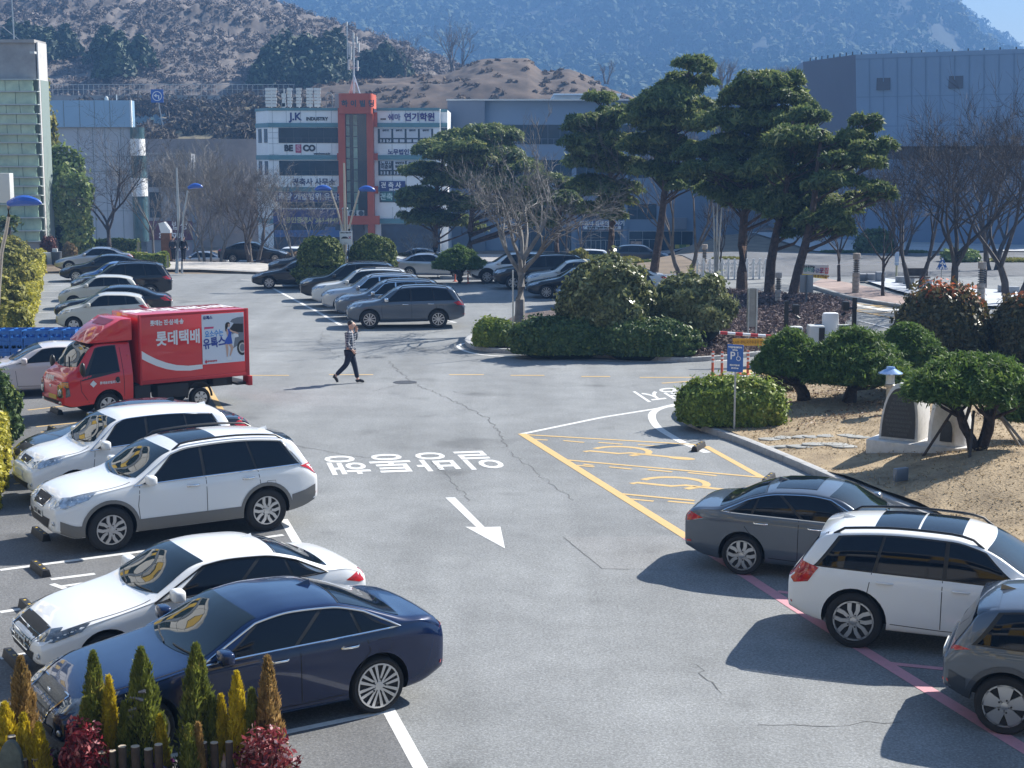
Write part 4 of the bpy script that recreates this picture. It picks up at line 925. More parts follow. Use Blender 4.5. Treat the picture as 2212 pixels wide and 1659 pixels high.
# ---- trimmed round-topped bonsai pines in the lawn
def bonsai(ub, vb, uc, vt, vbm, halfw, seed, label, stems=1, props=0, zb=.35):
 b = G(ub, vb, zb); b.z = hA(b.x, b.y); Y = b.y; k = Y / F; rg_ = random.Random(seed); rng_ = np.random.default_rng(seed)
 t = empty('bonsai_pine', b, 0, label, 'pine tree', 'trimmed dome pines on the lawn')
 vbm -= .1 * halfw; c = W(uc, vbm, Y); c = Vector((c.x - b.x, 0, c.z - b.z)); ztop = W(uc, vt, Y).z - b.z; rx = halfw * k; rz = ztop - c.z
 tm = MB()
 for s in range(stems):
  a = 6.283 * s / stems + .6; o_ = Vector((math.cos(a), math.sin(a), 0)); q = c * .0
  p0 = o_ * (.05 if stems > 1 else 0); p1 = p0 + Vector((c.x * .3, 0, c.z * .38)) + o_ * (.28 if stems > 1 else .02); p2 = Vector((c.x, 0, c.z * .8)) + o_ * (rx * .35 if stems > 1 else .0)
  r0 = .17 if stems == 1 else .1
  tm.tube([p0 - Vector((0, 0, .15)), p0.lerp(p1, .5) + Vector((.03, 0, 0)), p1, p2], [r0 * 1.25, r0, r0 * .9, r0 * .6], 9)
  for i in range(9 if stems == 1 else 4):
   a2 = a + rg_.uniform(-1.2, 1.2) if stems > 1 else 6.283 * i / 9; e = Vector((c.x, 0, c.z)) + Vector((math.cos(a2), math.sin(a2), 0)) * rx * rg_.uniform(.45, .85) + Vector((0, 0, rz * rg_.uniform(.0, .25)))
   st = p1.lerp(p2, rg_.uniform(.2, .9)); m_ = st.lerp(e, .5) + Vector((0, 0, -.08)); tm.tube([st, m_, e], [r0 * .42, r0 * .3, r0 * .12], 6, cap=False)
 tm.build('trunk', mat('dark_pine_bark', (.035, .026, .024), .9, var=.4, vscale=8, bump=1, bscale=25, c2=(.075, .055, .048)), t, smooth=True)
 n = 36000
 P_, N_ = dome_leaves(n, rx, rx * .8, rz, rng_, -.02, .3, .09, 5., seed, 2.2)
 P_[:, :2] *= (1 - .4 * np.clip(P_[:, 2] / rz, 0, 1) ** 1.2)[:, None]; P_[:, :2] *= 1.06
 P2 = P_[rng_.random(len(P_)) < .35].copy(); P2[:, 2] *= .25; P2[:, 2] -= rz * .06 * rng_.random(len(P2)); P2[:, :2] *= .97
 lm = 1 + .0 * P_[:, 2]
 tc = P_[rng_.choice(len(P_), 420, replace=False)]
 idx = rng_.integers(0, len(tc), len(P_)); tuft = tc[idx] + rng_.normal(0, 1, P_.shape) * np.array([.07, .07, .05]) * (rx / 1.2)
 mix = rng_.random(len(P_)) < .75; P_[mix] = tuft[mix]
 PP_ = np.concatenate([P_, P2]) + np.array(c); NN_ = np.concatenate([N_, np.tile([0, 0, -.6], (len(P2), 1))]) + np.array([0, 0, .25])
 rn = np.concatenate([.15 + .55 * rng_.random(len(P_)) + .25 * rng_.random(len(tc))[idx], .1 + .3 * rng_.random(len(P2))])
 leaf_mesh('crown', PP_, NN_, .04, rng_, 3.6, rn, [L_PINE2], t, .8)
 for i in range(props):
  a = (2.6, .3, 4.3, 5.6)[i]; e = Vector((math.cos(a), math.sin(a), 0)); pm_ = MB()
  pm_.tube([e * 1.15 + Vector((0, 0, hA(b.x + e.x * 1.15, b.y + e.y * 1.15) - b.z - .1)), e * .42 + Vector((c.x * .5, 0, c.z * .75))], .03, 7); pm_.build('prop_pole', M_TWIGL if i % 2 else M_TWIGD, t)
 return t
bonsai(1737, 866, 1708, 716, 806, 78, 31, 'trimmed dome pine left of two others, nearest the barrier boom')
bonsai(1832, 872, 1846, 714, 826, 112, 32, 'broad trimmed dome pine in the middle with a stout dark trunk')
bonsai(1938, 850, 1962, 701, 800, 82, 33, 'trimmed dome pine in front of the russet round shrub')
bonsai(2108, 1004, 2106, 772, 866, 146, 34, 'wide trimmed pine on several stems propped by poles right of the stone monument', 4, 4)
bonsai(2235, 960, 2240, 800, 905, 95, 35, 'trimmed pine cut by the right edge of the picture')
b_ = GP(992, 95); 
tq = bonsai(992, 598, 992, 518, 566, 52, 36, 'small umbrella shaped pine at the far kerb between parked cars'); tq['group'] = 'umbrella pines at the far kerb'
tq.location.z = 0
# ---- clipped hedges and shrubs
L_HEDGE = leafmat('boxwood_leaf', (0.094, 0.151, 0.030), (0.282, 0.358, 0.056), (0.566, 0.528, 0.113), .5, .3)
L_HEDGED = leafmat('azalea_leaf', (0.041, 0.085, 0.030), (0.112, 0.169, 0.045), (0.319, 0.319, 0.075), .5, .25)
L_YEL = leafmat('euonymus_leaf', (0.200, 0.200, 0.025), (0.475, 0.425, 0.037), (0.688, 0.600, 0.088), .5, .3)
L_GLOSS = leafmat('glossy_leaf', (0.082, 0.134, 0.054), (0.296, 0.378, 0.108), (0.800, 0.800, 0.378), .25, .25)
L_BUSH = leafmat('olive_bush_leaf', (.07, .085, .035), (.24, .26, .10), (.52, .52, .30), .3, .3)
L_PHOT = leafmat('photinia_leaf', (0.036, 0.051, 0.024), (0.135, 0.112, 0.039), (0.630, 0.165, 0.060), .4, .25)
L_JUN = leafmat('juniper_leaf', (0.113, 0.121, 0.029), (0.322, 0.306, 0.056), (0.547, 0.451, 0.113), .7, .25)
L_TOP = leafmat('yew_leaf', (0.050, 0.084, 0.024), (0.143, 0.185, 0.041), (0.269, 0.286, 0.076), .7, .25)
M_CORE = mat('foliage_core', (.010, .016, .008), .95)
def mound(name, c, rx, ry, rz, leaf, n, ls, seed, label, cat='shrub', group=None, power=2.4, lump=.1, zmin=-.1, lscale=4., extra=None, rz_rot=0., aspect=1.8):
 rng_ = np.random.default_rng(seed); t = empty(name, c, rz_rot, label, cat, group)
 P_, N_ = dome_leaves(n, rx, ry, rz, rng_, zmin, .2, lump, lscale, seed, power); P_[:, 2] = np.maximum(P_[:, 2] - zmin * rz * .0, -rz * abs(zmin) + .02)
 P_[:, 2] += rz * abs(zmin); sp_ = rng_.random(len(P_)) < .05; P_[sp_] *= (1.04 + .10 * rng_.random(sp_.sum()))[:, None]
 if extra is not None: rn = extra(P_, N_, rng_)
 else: rn = .1 + .6 * rng_.random(len(P_)) + .25 * vnoise(P_, 4., seed)
 leaf_mesh('foliage', P_, N_, ls, rng_, aspect, rn, [leaf], t)
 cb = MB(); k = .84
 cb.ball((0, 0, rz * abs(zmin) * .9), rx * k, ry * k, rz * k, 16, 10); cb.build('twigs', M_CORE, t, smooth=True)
 return t
def mound_px(name, u0, u1, vt, vb, leaf, n, ls, seed, label, depth=1., z=.2, Yb=None, **k):
 """clipped mound between photo columns u0..u1, base row vb, top row vt; depth = ry/rx"""
 b = G((u0 + u1) / 2, vb, z) if Yb is None else GP((u0 + u1) / 2, Yb); rx = (u1 - u0) / 2 * b.y / F; ry = rx * depth
 Y = b.y + ry * 1.02 if Yb is None else Yb
 rx = (u1 - u0) / 2 * Y / F
 c = Vector((((u0 + u1) / 2 - CX) / F * Y, Y, b.z)); zt = W((u0 + u1) / 2, vt, Y).z - b.z
 zm = k.pop('zmin', -.35); rz = zt / (1 + abs(zm))
 return mound(name, c, rx, ry, rz, leaf, n, ls, seed, label, zmin=zm, **k)
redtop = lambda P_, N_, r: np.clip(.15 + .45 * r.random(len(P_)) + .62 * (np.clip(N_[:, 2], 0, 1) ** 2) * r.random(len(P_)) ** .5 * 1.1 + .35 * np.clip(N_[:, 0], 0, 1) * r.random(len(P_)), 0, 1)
mound_px('hedge', 1472, 1700, 818, 922, L_HEDGE, 26000, .062, 51, 'broad clipped low hedge behind the blue disabled parking sign', .62, group='clipped hedges', power=2.8)
mound_px('hedge', 1022, 1118, 690, 748, L_YEL if 0 else L_HEDGE, 11000, .075, 52, 'light green clipped hedge at the tip of the kerbed island', .7, group='clipped hedges', power=2.6)
mound_px('hedge', 1106, 1320, 689, 766, L_HEDGED, 20000, .085, 53, 'dark green clipped hedge behind the thin tree trunk', .5, group='clipped hedges', power=3.)
mound_px('hedge', 1290, 1505, 694, 769, L_HEDGED, 20000, .085, 54, 'dark green clipped hedge under the two round bushes', .5, group='clipped hedges', power=3.)
mound_px('bush', 1214, 1408, 562, 728, L_BUSH, 24000, .10, 55, 'large glossy evergreen bush left of a smaller one on the island', .9, z=.75, group='glossy bushes', zmin=-.4, lump=.16, power=2.1)
mound_px('bush', 1404, 1582, 592, 716, L_BUSH, 19000, .10, 56, 'smaller glossy evergreen bush beside the bare mulch slope', .9, z=.85, group='glossy bushes', zmin=-.35, lump=.16, power=2.1)
mound_px('shrub', 1942, 2138, 620, 792, L_PHOT, 26000, .10, 57, 'big clipped round shrub with russet new leaves on top', .95, z=.3, group='russet round shrubs', extra=redtop, lump=.06, zmin=-.5)
mound_px('shrub', 2150, 2330, 640, 800, L_PHOT, 20000, .10, 58, 'clipped dark russet shrub at the right edge', .95, z=.3, group='russet round shrubs', extra=redtop, lump=.06, zmin=-.5)
mound_px('shrub', 1640, 1716, 812, 852, leafmat('thin_shrub', (.05, .05, .02), (.12, .11, .04), (.2, .16, .08), .7, .2), 2600, .06, 59, 'small thin shrub between the clipped hedge and a dome pine', .8)
tt = empty('topiary', G(692, 625), 0, 'tall dark topiary clipped in a dome above two layers', 'topiary', 'clipped topiaries at the far row')
def tier(parent, cu, cv, a, h_, Y, n, seed, leaf=L_TOP, zm=-.15, ls=.1):
 rng_ = np.random.default_rng(seed); k = Y / F; P_, N_ = dome_leaves(n, a * k, a * k * .95, h_ * k, rng_, zm, .2, .1, 5, seed, 2.3)
 p = W(cu, cv, Y); P_ += np.array([p.x - parent.location.x, 0, p.z - parent.location.z])
 leaf_mesh('foliage_tier', P_, N_, ls, rng_, 1.8, None, [leaf], parent)
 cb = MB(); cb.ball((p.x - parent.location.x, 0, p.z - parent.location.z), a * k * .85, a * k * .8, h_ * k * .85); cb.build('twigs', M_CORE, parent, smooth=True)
Yt = tt.location.y
tier(tt, 692, 562, 49, 50, Yt, 9000, 61); tier(tt, 686, 588, 54, 18, Yt, 5000, 62, zm=-.7); tier(tt, 690, 606, 46, 14, Yt, 4000, 63, zm=-.9)
tm = MB(); tm.tube([(0, 0, 0), (0, 0, 1.6)], [.14, .1], 8); tm.build('trunk', M_BARK, tt)
tt = empty('topiary', G(808, 618), 0, 'dark dome topiary behind the silver parked car', 'topiary', 'clipped topiaries at the far row'); Yt = tt.location.y
tier(tt, 807, 566, 49, 56, Yt, 9000, 64); tier(tt, 806, 588, 46, 14, Yt, 4000, 65, zm=-.8)
tm = MB(); tm.tube([(0, 0, 0), (0, 0, 1.6)], [.14, .1], 8); tm.build('trunk', M_BARK, tt)
mound_px('hedge', 853, 887, 548, 582, leafmat('rusty_leaf', (.03, .04, .015), (.12, .09, .03), (.28, .16, .07), .6, .15), 3500, .09, 66, 'small rusty topped hedge right of the dome topiary', .8, Yb=101, power=3.5, zmin=-.8)
def hedge_run(pts, wd, h, leaf, n, ls, seed, label, group=None, cat='hedge', round_=.25):
 rng_ = np.random.default_rng(seed); pts = [Vector(p) for p in pts]; t = empty('hedge', pts[0], 0, label, cat, group)
 L = [0]; 
 for i in range(len(pts) - 1): L.append(L[-1] + (pts[i + 1] - pts[i]).length)
 s = rng_.random(n) * L[-1]; i = np.clip(np.searchsorted(L, s, 'right') - 1, 0, len(pts) - 2)
 A_ = np.array([tuple(p) for p in pts]); La = np.array(L); f_ = ((s - La[i]) / (La[i + 1] - La[i]))[:, None]
 B_ = A_[i] * (1 - f_) + A_[i + 1] * f_; D = A_[i + 1] - A_[i]; D /= np.linalg.norm(D, axis=1)[:, None]; Nn = np.stack([-D[:, 1], D[:, 0], 0 * D[:, 0]], 1)
 a = rng_.random(n) * (wd + 2 * h); P_ = np.zeros((n, 3)); N_ = np.zeros((n, 3))
 s1 = a < h; s2 = (a >= h) & (a < h + wd); s3 = a >= h + wd
 off = np.where(s1, -wd / 2, np.where(s2, a - h - wd / 2, wd / 2)); zz = np.where(s1, a, np.where(s2, h, a - h - wd))
 rr_ = np.clip(np.minimum(wd / 2 - np.abs(off), h - zz) / 1. , 0, 1)
 cut = (np.abs(off) > wd / 2 - round_) & (zz > h - round_)
 bump = (vnoise(B_ * np.array([1, 1, 0]) + np.stack([off, zz, zz], 1), 2.2, seed) - .5) * .22
 P_ = B_ + Nn * (off * (1 - .1 * (zz / h)) )[:, None]; P_[:, 2] += zz - cut * .08
 N_ = np.where(s2[:, None], np.array([0, 0, 1.]), Nn * np.sign(off)[:, None]) + .0
 P_ += N_ * bump[:, None] - N_ * (.12 * rng_.random(n))[:, None]; P_ -= A_[0]
 leaf_mesh('foliage', P_, N_ + np.array([0, 0, .3]), ls, rng_, 1.7, None, [leaf], t)
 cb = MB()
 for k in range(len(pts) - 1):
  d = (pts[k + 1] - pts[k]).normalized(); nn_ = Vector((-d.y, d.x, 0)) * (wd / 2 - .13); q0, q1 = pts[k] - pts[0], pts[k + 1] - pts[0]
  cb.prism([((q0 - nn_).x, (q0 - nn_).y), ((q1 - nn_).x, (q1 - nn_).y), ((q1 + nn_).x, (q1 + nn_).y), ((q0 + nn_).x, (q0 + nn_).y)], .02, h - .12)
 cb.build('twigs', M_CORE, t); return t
def off_left(p, q, d):                           # shift to the left of direction p->q
 n = Vector((-(q - p).y, (q - p).x, 0)).normalized() * d; return p + n, q + n
a, b_ = G(8, 1105), G(40, 900); a, b_ = off_left(a, b_, .55)
hedge_run([a, b_], 1.0, .95, L_YEL, 15000, .085, 71, 'yellow green hedge left of the white cars, nearest part', 'yellow hedge strips')
a, b_ = G(72, 722), G(102, 565); a, b_ = off_left(a, b_, .5)
hedge_run([a, b_], .95, .8, L_YEL, 14000, .11, 72, 'yellow green hedge strip left of the far parked cars', 'yellow hedge strips')
for i, (u0, u1, vt, vb, lab) in enumerate(((-60, 76, 518, 590, 'rounded juniper mound at the far end of the left bed'), (-70, 70, 555, 640, 'juniper mound in the middle of the left bed'), (-70, 58, 608, 690, 'olive juniper mound behind the small blue post sign'), (-60, 52, 655, 730, 'low juniper mound beside the blue crates'), (-90, 26, 810, 960, 'dark green juniper at the left edge beside the pale saloon'))):
 mound_px('juniper', u0, u1, vt, vb, L_JUN if i < 4 else L_HEDGED, 12000, .12 if i < 4 else .08, 80 + i, lab, .8, z=.1, group='juniper mounds in the left bed', lump=.2, lscale=5., power=2.2)
hedge_run([G(250, 584), G(362, 584)], 1.1, 1.05, L_HEDGE, 9000, .11, 73, 'green hedge at the far kerb in front of the lamp post')
mound_px('shrub', 88, 124, 514, 545, leafmat('russet_leaf', (.06, .025, .02), (.16, .06, .05), (.26, .1, .08), .7, .15), 2600, .12, 74, 'round russet shrub at the foot of the glass tower', .9, Yb=104)
mound_px('shrub', 138, 168, 526, 556, leafmat('straw_leaf', (.16, .11, .05), (.32, .23, .11), (.4, .32, .2), .8, .2), 1200, .14, 75, 'straw coloured ornamental shrub in front of the dark evergreen', .9, Yb=104)
mound_px('evergreen', 88, 198, 345, 545, L_GLOSS, 15000, .22, 76, 'tall dark glossy evergreen beside the glass tower', .8, Yb=116, zmin=-.9, lump=.25, lscale=3., cat='tree')
mound_px('evergreen', 78, 132, 210, 520, L_JUN, 6000, .26, 77, 'slender conifer rising behind the glass tower', .8, Yb=128, zmin=-.95, lump=.3, cat='tree')
hedge_run([GP(190, 118), GP(300, 118)], 1.4, 2.1, L_HEDGED, 8000, .16, 78, 'tall dark hedge in front of the panelled block')
for i, (u0, u1, vt, lab) in enumerate(((1230, 1270, 540, 'yellowish trimmed shrub in front of the white van'), (1262, 1312, 552, 'second trimmed shrub right of the white van'), (1330, 1385, 556, 'trimmed shrub left of a pine trunk'), (1360, 1420, 565, 'trimmed shrub behind the bright bush'), (1540, 1600, 560, 'trimmed shrub by the white fence'))):
 mound_px('shrub', u0, u1, vt, 600, L_JUN if i % 2 == 0 else L_TOP, 3000, .14, 90 + i, lab, .9, Yb=100 + i, group='trimmed shrubs along the street', zmin=-.3)
mound_px('bush', 620, 660, 545, 578, leafmat('rusty_leaf2', (.06, .05, .02), (.2, .12, .05), (.34, .2, .1), .7, .15), 2500, .12, 95, 'orange brown shrub in front of the white car on the street', .9, Yb=101)
mound_px('bush', 548, 625, 562, 590, leafmat('bare_shrub', (.06, .045, .045), (.13, .095, .09), (.2, .15, .14), .9, .1), 3500, .1, 96, 'leafless grey shrub in front of the black saloon', .6, Yb=99)
mound_px('bush', 965, 1010, 560, 600, MATS['bare_shrub'], 2500, .1, 97, 'leafless shrub beside the silver saloon', .7, Yb=94)
bt = [(330, 120, 305, 1, M_TWIGL, 1, 'tall thin leafless tree with a pale trunk behind the lamp post', .1, .42),
  (240, 116, 262, 2, M_TWIGD, 1, 'leafless spreading tree in front of the panelled block', .16, .75),
  (455, 104, 345, 3, M_TWIGL, 6, 'leafless many stemmed tree behind the kerb, wider than its neighbour', .07, .4),
  (545, 106, 372, 4, M_TWIG, 3, 'leafless forked tree in front of the office block', .13, .6),
  (645, 100, 395, 5, M_TWIGL, 2, 'slim leafless tree left of the tall topiary', .08, .55),
  (905, 100, 505, 6, M_TWIGL, 2, 'small leafless tree behind the silver saloon', .05, .6),
  (1975, 78, 300, 7, M_TWIGD, 2, 'leafless tree behind the crossing sign', .13, .55),
  (2058, 67, 270, 8, M_TWIGD, 1, 'leafless tree with a thick dark trunk behind the russet shrub', .17, .6),
  (2190, 70, 225, 9, M_TWIGD, 2, 'big leafless tree at the right edge', .18, .62),
  (1908, 74, 380, 10, M_TWIGD, 1, 'thin leafless street tree right of the bright stone pillar', .08, .5),
  (1812, 83, 400, 11, M_TWIGD, 1, 'thin leafless street tree left of the bright stone pillar', .09, .5),
  (1478, 84, 270, 12, M_TWIG, 2, 'leafless tree with long slanting branches in front of the pines', .13, .5),
  (1555, 92, 410, 13, M_TWIGD, 1, 'young dark leafless tree beside the white fence', .07, .4),
  (1610, 100, 420, 14, M_TWIGD, 1, 'young leafless tree behind the pine trunks', .07, .4),
  (400, 125, 400, 15, M_TWIG, 2, 'faint leafless tree in front of the grey shop', .08, .55),
  (1240, 110, 400, 16, M_TWIG, 2, 'leafless tree in front of the shop fronts', .1, .6),
  (2125, 80, 300, 17, M_TWIGD, 1, 'leafless tree between two larger ones on the right', .12, .6),
  (2145, 93, 240, 19, M_TWIGD, 2, 'tall leafless tree with two stems behind the right stone blocks', .15, .6),
  (1948, 108, 330, 20, M_TWIGD, 2, 'pale crowned leafless tree in front of the theatre wall', .12, .6),
  (610, 126, 470, 18, M_TWIGD, 2, 'dark leafless tree in front of the shop windows', .1, .6)]
for (u, Y, vt, sd, m_, st, lab, r_, spd) in bt:
 b = GP(u, Y); h = W(u, vt, Y).z - b.z
 bare_tree(b, h, 100 + sd, m_, lab, group='leafless trees', stems=st, r=r_, spread=spd, trunk=.3 if st == 1 else .2, maxlev=5 if h > 5 else 4, n0=5)
b = G(1122, 702, .3); bare_tree(b, W(1122, 285, b.y).z - b.z, 131, M_TWIGL, 'leafless forked tree growing from the kerbed island hedge', group='leafless trees', stems=1, r=.17, spread=.6, trunk=.34, lean=(.03, 0), n0=6, up=.35, maxlev=5)
for i, (u0, u1, vt, lf, lab) in enumerate(((1778, 1850, 548, L_HEDGED, 'low dark shrub at the foot of the theatre wall'), (1850, 1925, 498, L_HEDGED, 'tall dark evergreen shrub against the theatre wall'), (1930, 1995, 556, L_HEDGED, 'dark shrub left of the crossing sign by the theatre'), (2036, 2112, 540, L_GLOSS, 'light green broadleaf shrub right of the crossing sign'), (2140, 2230, 560, L_JUN, 'yellowish hedge behind the dark tree trunk'))):
 mound_px('shrub', u0, u1, vt, 600, lf, 4200, .17, 300 + i, lab, .7, Yb=111 if i < 3 else 101, group='shrubs in front of the theatre', zmin=-.5, lump=.2)
for i, (u, v, vt, Yh) in enumerate(((985, 172, 42, 262), (875, 172, 68, 262), (1310, 180, 130, 300), (1560, 200, 130, 230), (1700, 200, 140, 225), (615, 100, 60, 330))):
 p = W(u, v, Yh); h = W(u, vt, Yh).z - p.z
 bare_tree(p, h, 150 + i, M_TWIG, ('tall bare tree on the ridge left of the mound top', 'narrow vine clad bare tree above the earth bank', 'small bare tree right of the mound', 'spreading bare tree above the hall roof', 'spreading bare tree beside the theatre roof', 'lone bare tree high on the brown hill')[i], group='bare trees on the hill', stems=(3, 1, 2, 3, 3, 1)[i], r=.2, spread=.45 if i != 1 else .25, maxlev=4)
# ================================================================ vehicles
def pchip(X, Y, x):
 X = np.asarray(X, float); Y = np.asarray(Y, float); h = np.diff(X); d = np.diff(Y) / h; n = len(X); m = np.zeros(n)
 m[0], m[-1] = d[0], d[-1]
 for i in range(1, n - 1):
  m[i] = 0 if d[i - 1] * d[i] <= 0 else 3 * (h[i - 1] + h[i]) / ((2 * h[i] + h[i - 1]) / d[i - 1] + (h[i] + 2 * h[i - 1]) / d[i])
 x = np.clip(x, X[0], X[-1]); i = np.clip(np.searchsorted(X, x, 'right') - 1, 0, n - 2); t = (x - X[i]) / h[i]
 return (1 + 2 * t) * (1 - t) ** 2 * Y[i] + t * (1 - t) ** 2 * h[i] * m[i] + t * t * (3 - 2 * t) * Y[i + 1] + t * t * (t - 1) * h[i] * m[i + 1]
M_TYRE = mat('tyre_rubber', (.016, .016, .017), .85, bump=.2, bscale=60); M_RIM = mat('alloy', (.52, .53, .55), .28, .9); M_RIMD = mat('rim_dark', (.02, .021, .023), .5, .3)
M_CHROME = mat('chrome', (.75, .77, .8), .08, 1.); M_CLAD = mat('dark_plastic', (.035, .036, .038), .6); M_CLADG = mat('grey_plastic', (.17, .165, .155), .5)
M_TINT = mat('tinted_glass', (.003, .006, .013), .03, spec=.32); M_SCREEN = mat('windscreen_glass', (.008, .013, .015), .02, spec=.6)
M_BLKT = mat('black_trim', (.012, .012, .013), .4); M_LAMP = mat('headlamp_glass', (.42, .46, .50), .08, .5, coat=1., var=.65, vscale=11); M_LAMPD = mat('dark_headlamp', (.12, .13, .14), .08, .5, coat=1., var=.7, vscale=14)
M_RED = mat('tail_lamp', (.42, .010, .012), .15, coat=1., var=.5, vscale=10, spec=.2); M_PLATE = mat('number_plate', (.68, .69, .66), .5); M_PLATEG = mat('green_number_plate', (.12, .4, .2), .5)
M_GRILL = mat('grille_mesh', (.012, .012, .013), .6); M_DISC = mat('brake_disc', (.22, .22, .22), .4, .8); M_SEAM = mat('panel_gap', (.012, .012, .014), .8)
def carpaint(name, c, metal=0., rough=.32):
 m = mat('paint_' + name, c, rough, metal, coat=1., spec=.15); return m
P_WHITE = carpaint('white', (.80, .81, .81)); P_PEARL = carpaint('pearl', (.66, .66, .63)); P_NAVY = carpaint('navy', (.004, .015, .060), .1, .22); P_GREY = carpaint('grey', (.10, .12, .15), .5)
P_DGREY = carpaint('dark_grey', (.05, .058, .072), .45); P_BLACK = carpaint('black', (.008, .009, .012), .2); P_SILVER = carpaint('silver', (.40, .42, .45), .7); P_BLUE = carpaint('steel_blue', (.10, .20, .42), .5)
P_BEIGE = carpaint('ivory', (.52, .51, .46)); P_PINKW = carpaint('pale_rose', (.62, .58, .58)); P_BLUEB = carpaint('blue_black', (.012, .018, .034), .3); P_RED = carpaint('truck_red', (.62, .03, .032), 0, .38)
SEDAN = dict(L=4.57, W=1.8, H=1.44, wb=2.7, fo=.86, tr=.32, rr=.225,
 top=[(0, .62), (.08, .69), (.5, .83), (1.1, .935), (1.32, .985), (2.12, 1.395), (2.55, 1.44), (3.05, 1.42), (3.5, 1.32), (4.08, 1.085), (4.33, 1.06), (4.48, 1.03), (4.57, .93)],
 belt=[(0, .56), (.3, .67), (1.1, .875), (1.4, .925), (3.5, .985), (4.2, 1.0), (4.57, .86)], sill=[(0, .30), (.35, .19), (.8, .2), (3.8, .21), (4.25, .25), (4.57, .36)],
 ws=(1.36, 2.14), rw=(3.32, 4.06), dlo=(1.55, 2.22, 3.86, 3.46), pil=(2.62, 2.98, 3.45, 3.36), zh=.67, zt=.87, door=(1.5, 2.66, 3.52), kind='saloon')
SUV = dict(L=4.84, W=1.92, H=1.75, wb=2.8, fo=.96, tr=.37, rr=.242,
 top=[(0, .87), (.06, .95), (.4, 1.06), (1.0, 1.13), (1.2, 1.17), (1.98, 1.62), (2.4, 1.72), (3.2, 1.75), (4.1, 1.69), (4.38, 1.62), (4.66, 1.25), (4.78, 1.08), (4.84, .95)],
 belt=[(0, .76), (.3, .88), (1.0, 1.04), (1.3, 1.07), (3.8, 1.13), (4.5, 1.14), (4.84, .92)], sill=[(0, .38), (.35, .26), (.8, .27), (4.0, .28), (4.5, .34), (4.84, .45)],
 ws=(1.22, 2.0), rw=(4.36, 4.76), dlo=(1.42, 2.1, 4.42, 4.1), pil=(2.62, 2.6, 3.62, 3.5), zh=.88, zt=1.0, door=(1.4, 2.64, 3.66), kind='suv')
HATCH = dict(L=3.6, W=1.6, H=1.485, wb=2.385, fo=.68, tr=.285, rr=.19,
 top=[(0, .68), (.05, .76), (.3, .9), (.72, .99), (.86, 1.03), (1.55, 1.42), (1.95, 1.485), (2.6, 1.47), (3.1, 1.40), (3.3, 1.33), (3.5, 1.02), (3.56, .92), (3.6, .85)],
 belt=[(0, .6), (.25, .72), (.7, .91), (1.0, .95), (2.9, 1.04), (3.3, 1.06), (3.6, .84)], sill=[(0, .3), (.25, .2), (.6, .2), (3.0, .2), (3.4, .27), (3.6, .38)],
 ws=(.88, 1.58), rw=(3.32, 3.52), dlo=(1.05, 1.66, 3.18, 2.98), pil=(2.0, 2.0, 2.72, 2.66), zh=.76, zt=.93, door=(1.02, 2.02, 2.78), kind='hatch')
BOXY = dict(L=4.1, W=1.785, H=1.66, wb=2.55, fo=.80, tr=.32, rr=.225,
 top=[(0, .76), (.05, .84), (.35, .98), (.85, 1.05), (.98, 1.1), (1.55, 1.55), (1.85, 1.64), (2.5, 1.66), (3.5, 1.61), (3.8, 1.55), (4.0, 1.2), (4.06, 1.05), (4.1, .9)],
 belt=[(0, .66), (.25, .8), (.85, .98), (1.1, 1.02), (3.4, 1.10), (3.8, 1.1), (4.1, .9)], sill=[(0, .34), (.3, .24), (.7, .24), (3.4, .25), (3.9, .3), (4.1, .4)],
 ws=(1.0, 1.58), rw=(3.82, 4.0), dlo=(1.15, 1.66, 3.7, 3.5), pil=(2.2, 2.2, 3.05, 3.0), zh=.82, zt=1.15, door=(1.12, 2.22, 3.1), kind='hatch')
def variant(base, L=None, W_=None, H=None, **k):
 s = dict(base); fx = (L or s['L']) / s['L']; fz = (H or s['H']) / s['H']
 if 'top' not in k: s['top'] = [(x * fx, z * fz) for x, z in s['top']]
 s['belt'] = [(x * fx, z * fz) for x, z in s['belt']]; s['sill'] = [(x * fx, z) for x, z in s['sill']]
 for q in ('ws', 'rw', 'dlo', 'pil', 'door'): s[q] = tuple(x * fx for x in s[q])
 for q in ('zh', 'zt'): s[q] *= fz
 s['wb'] *= fx; s['fo'] *= fx
 s.update(L=L or s['L'], W=W_ or s['W'], H=H or s['H']); s.update(k); return s
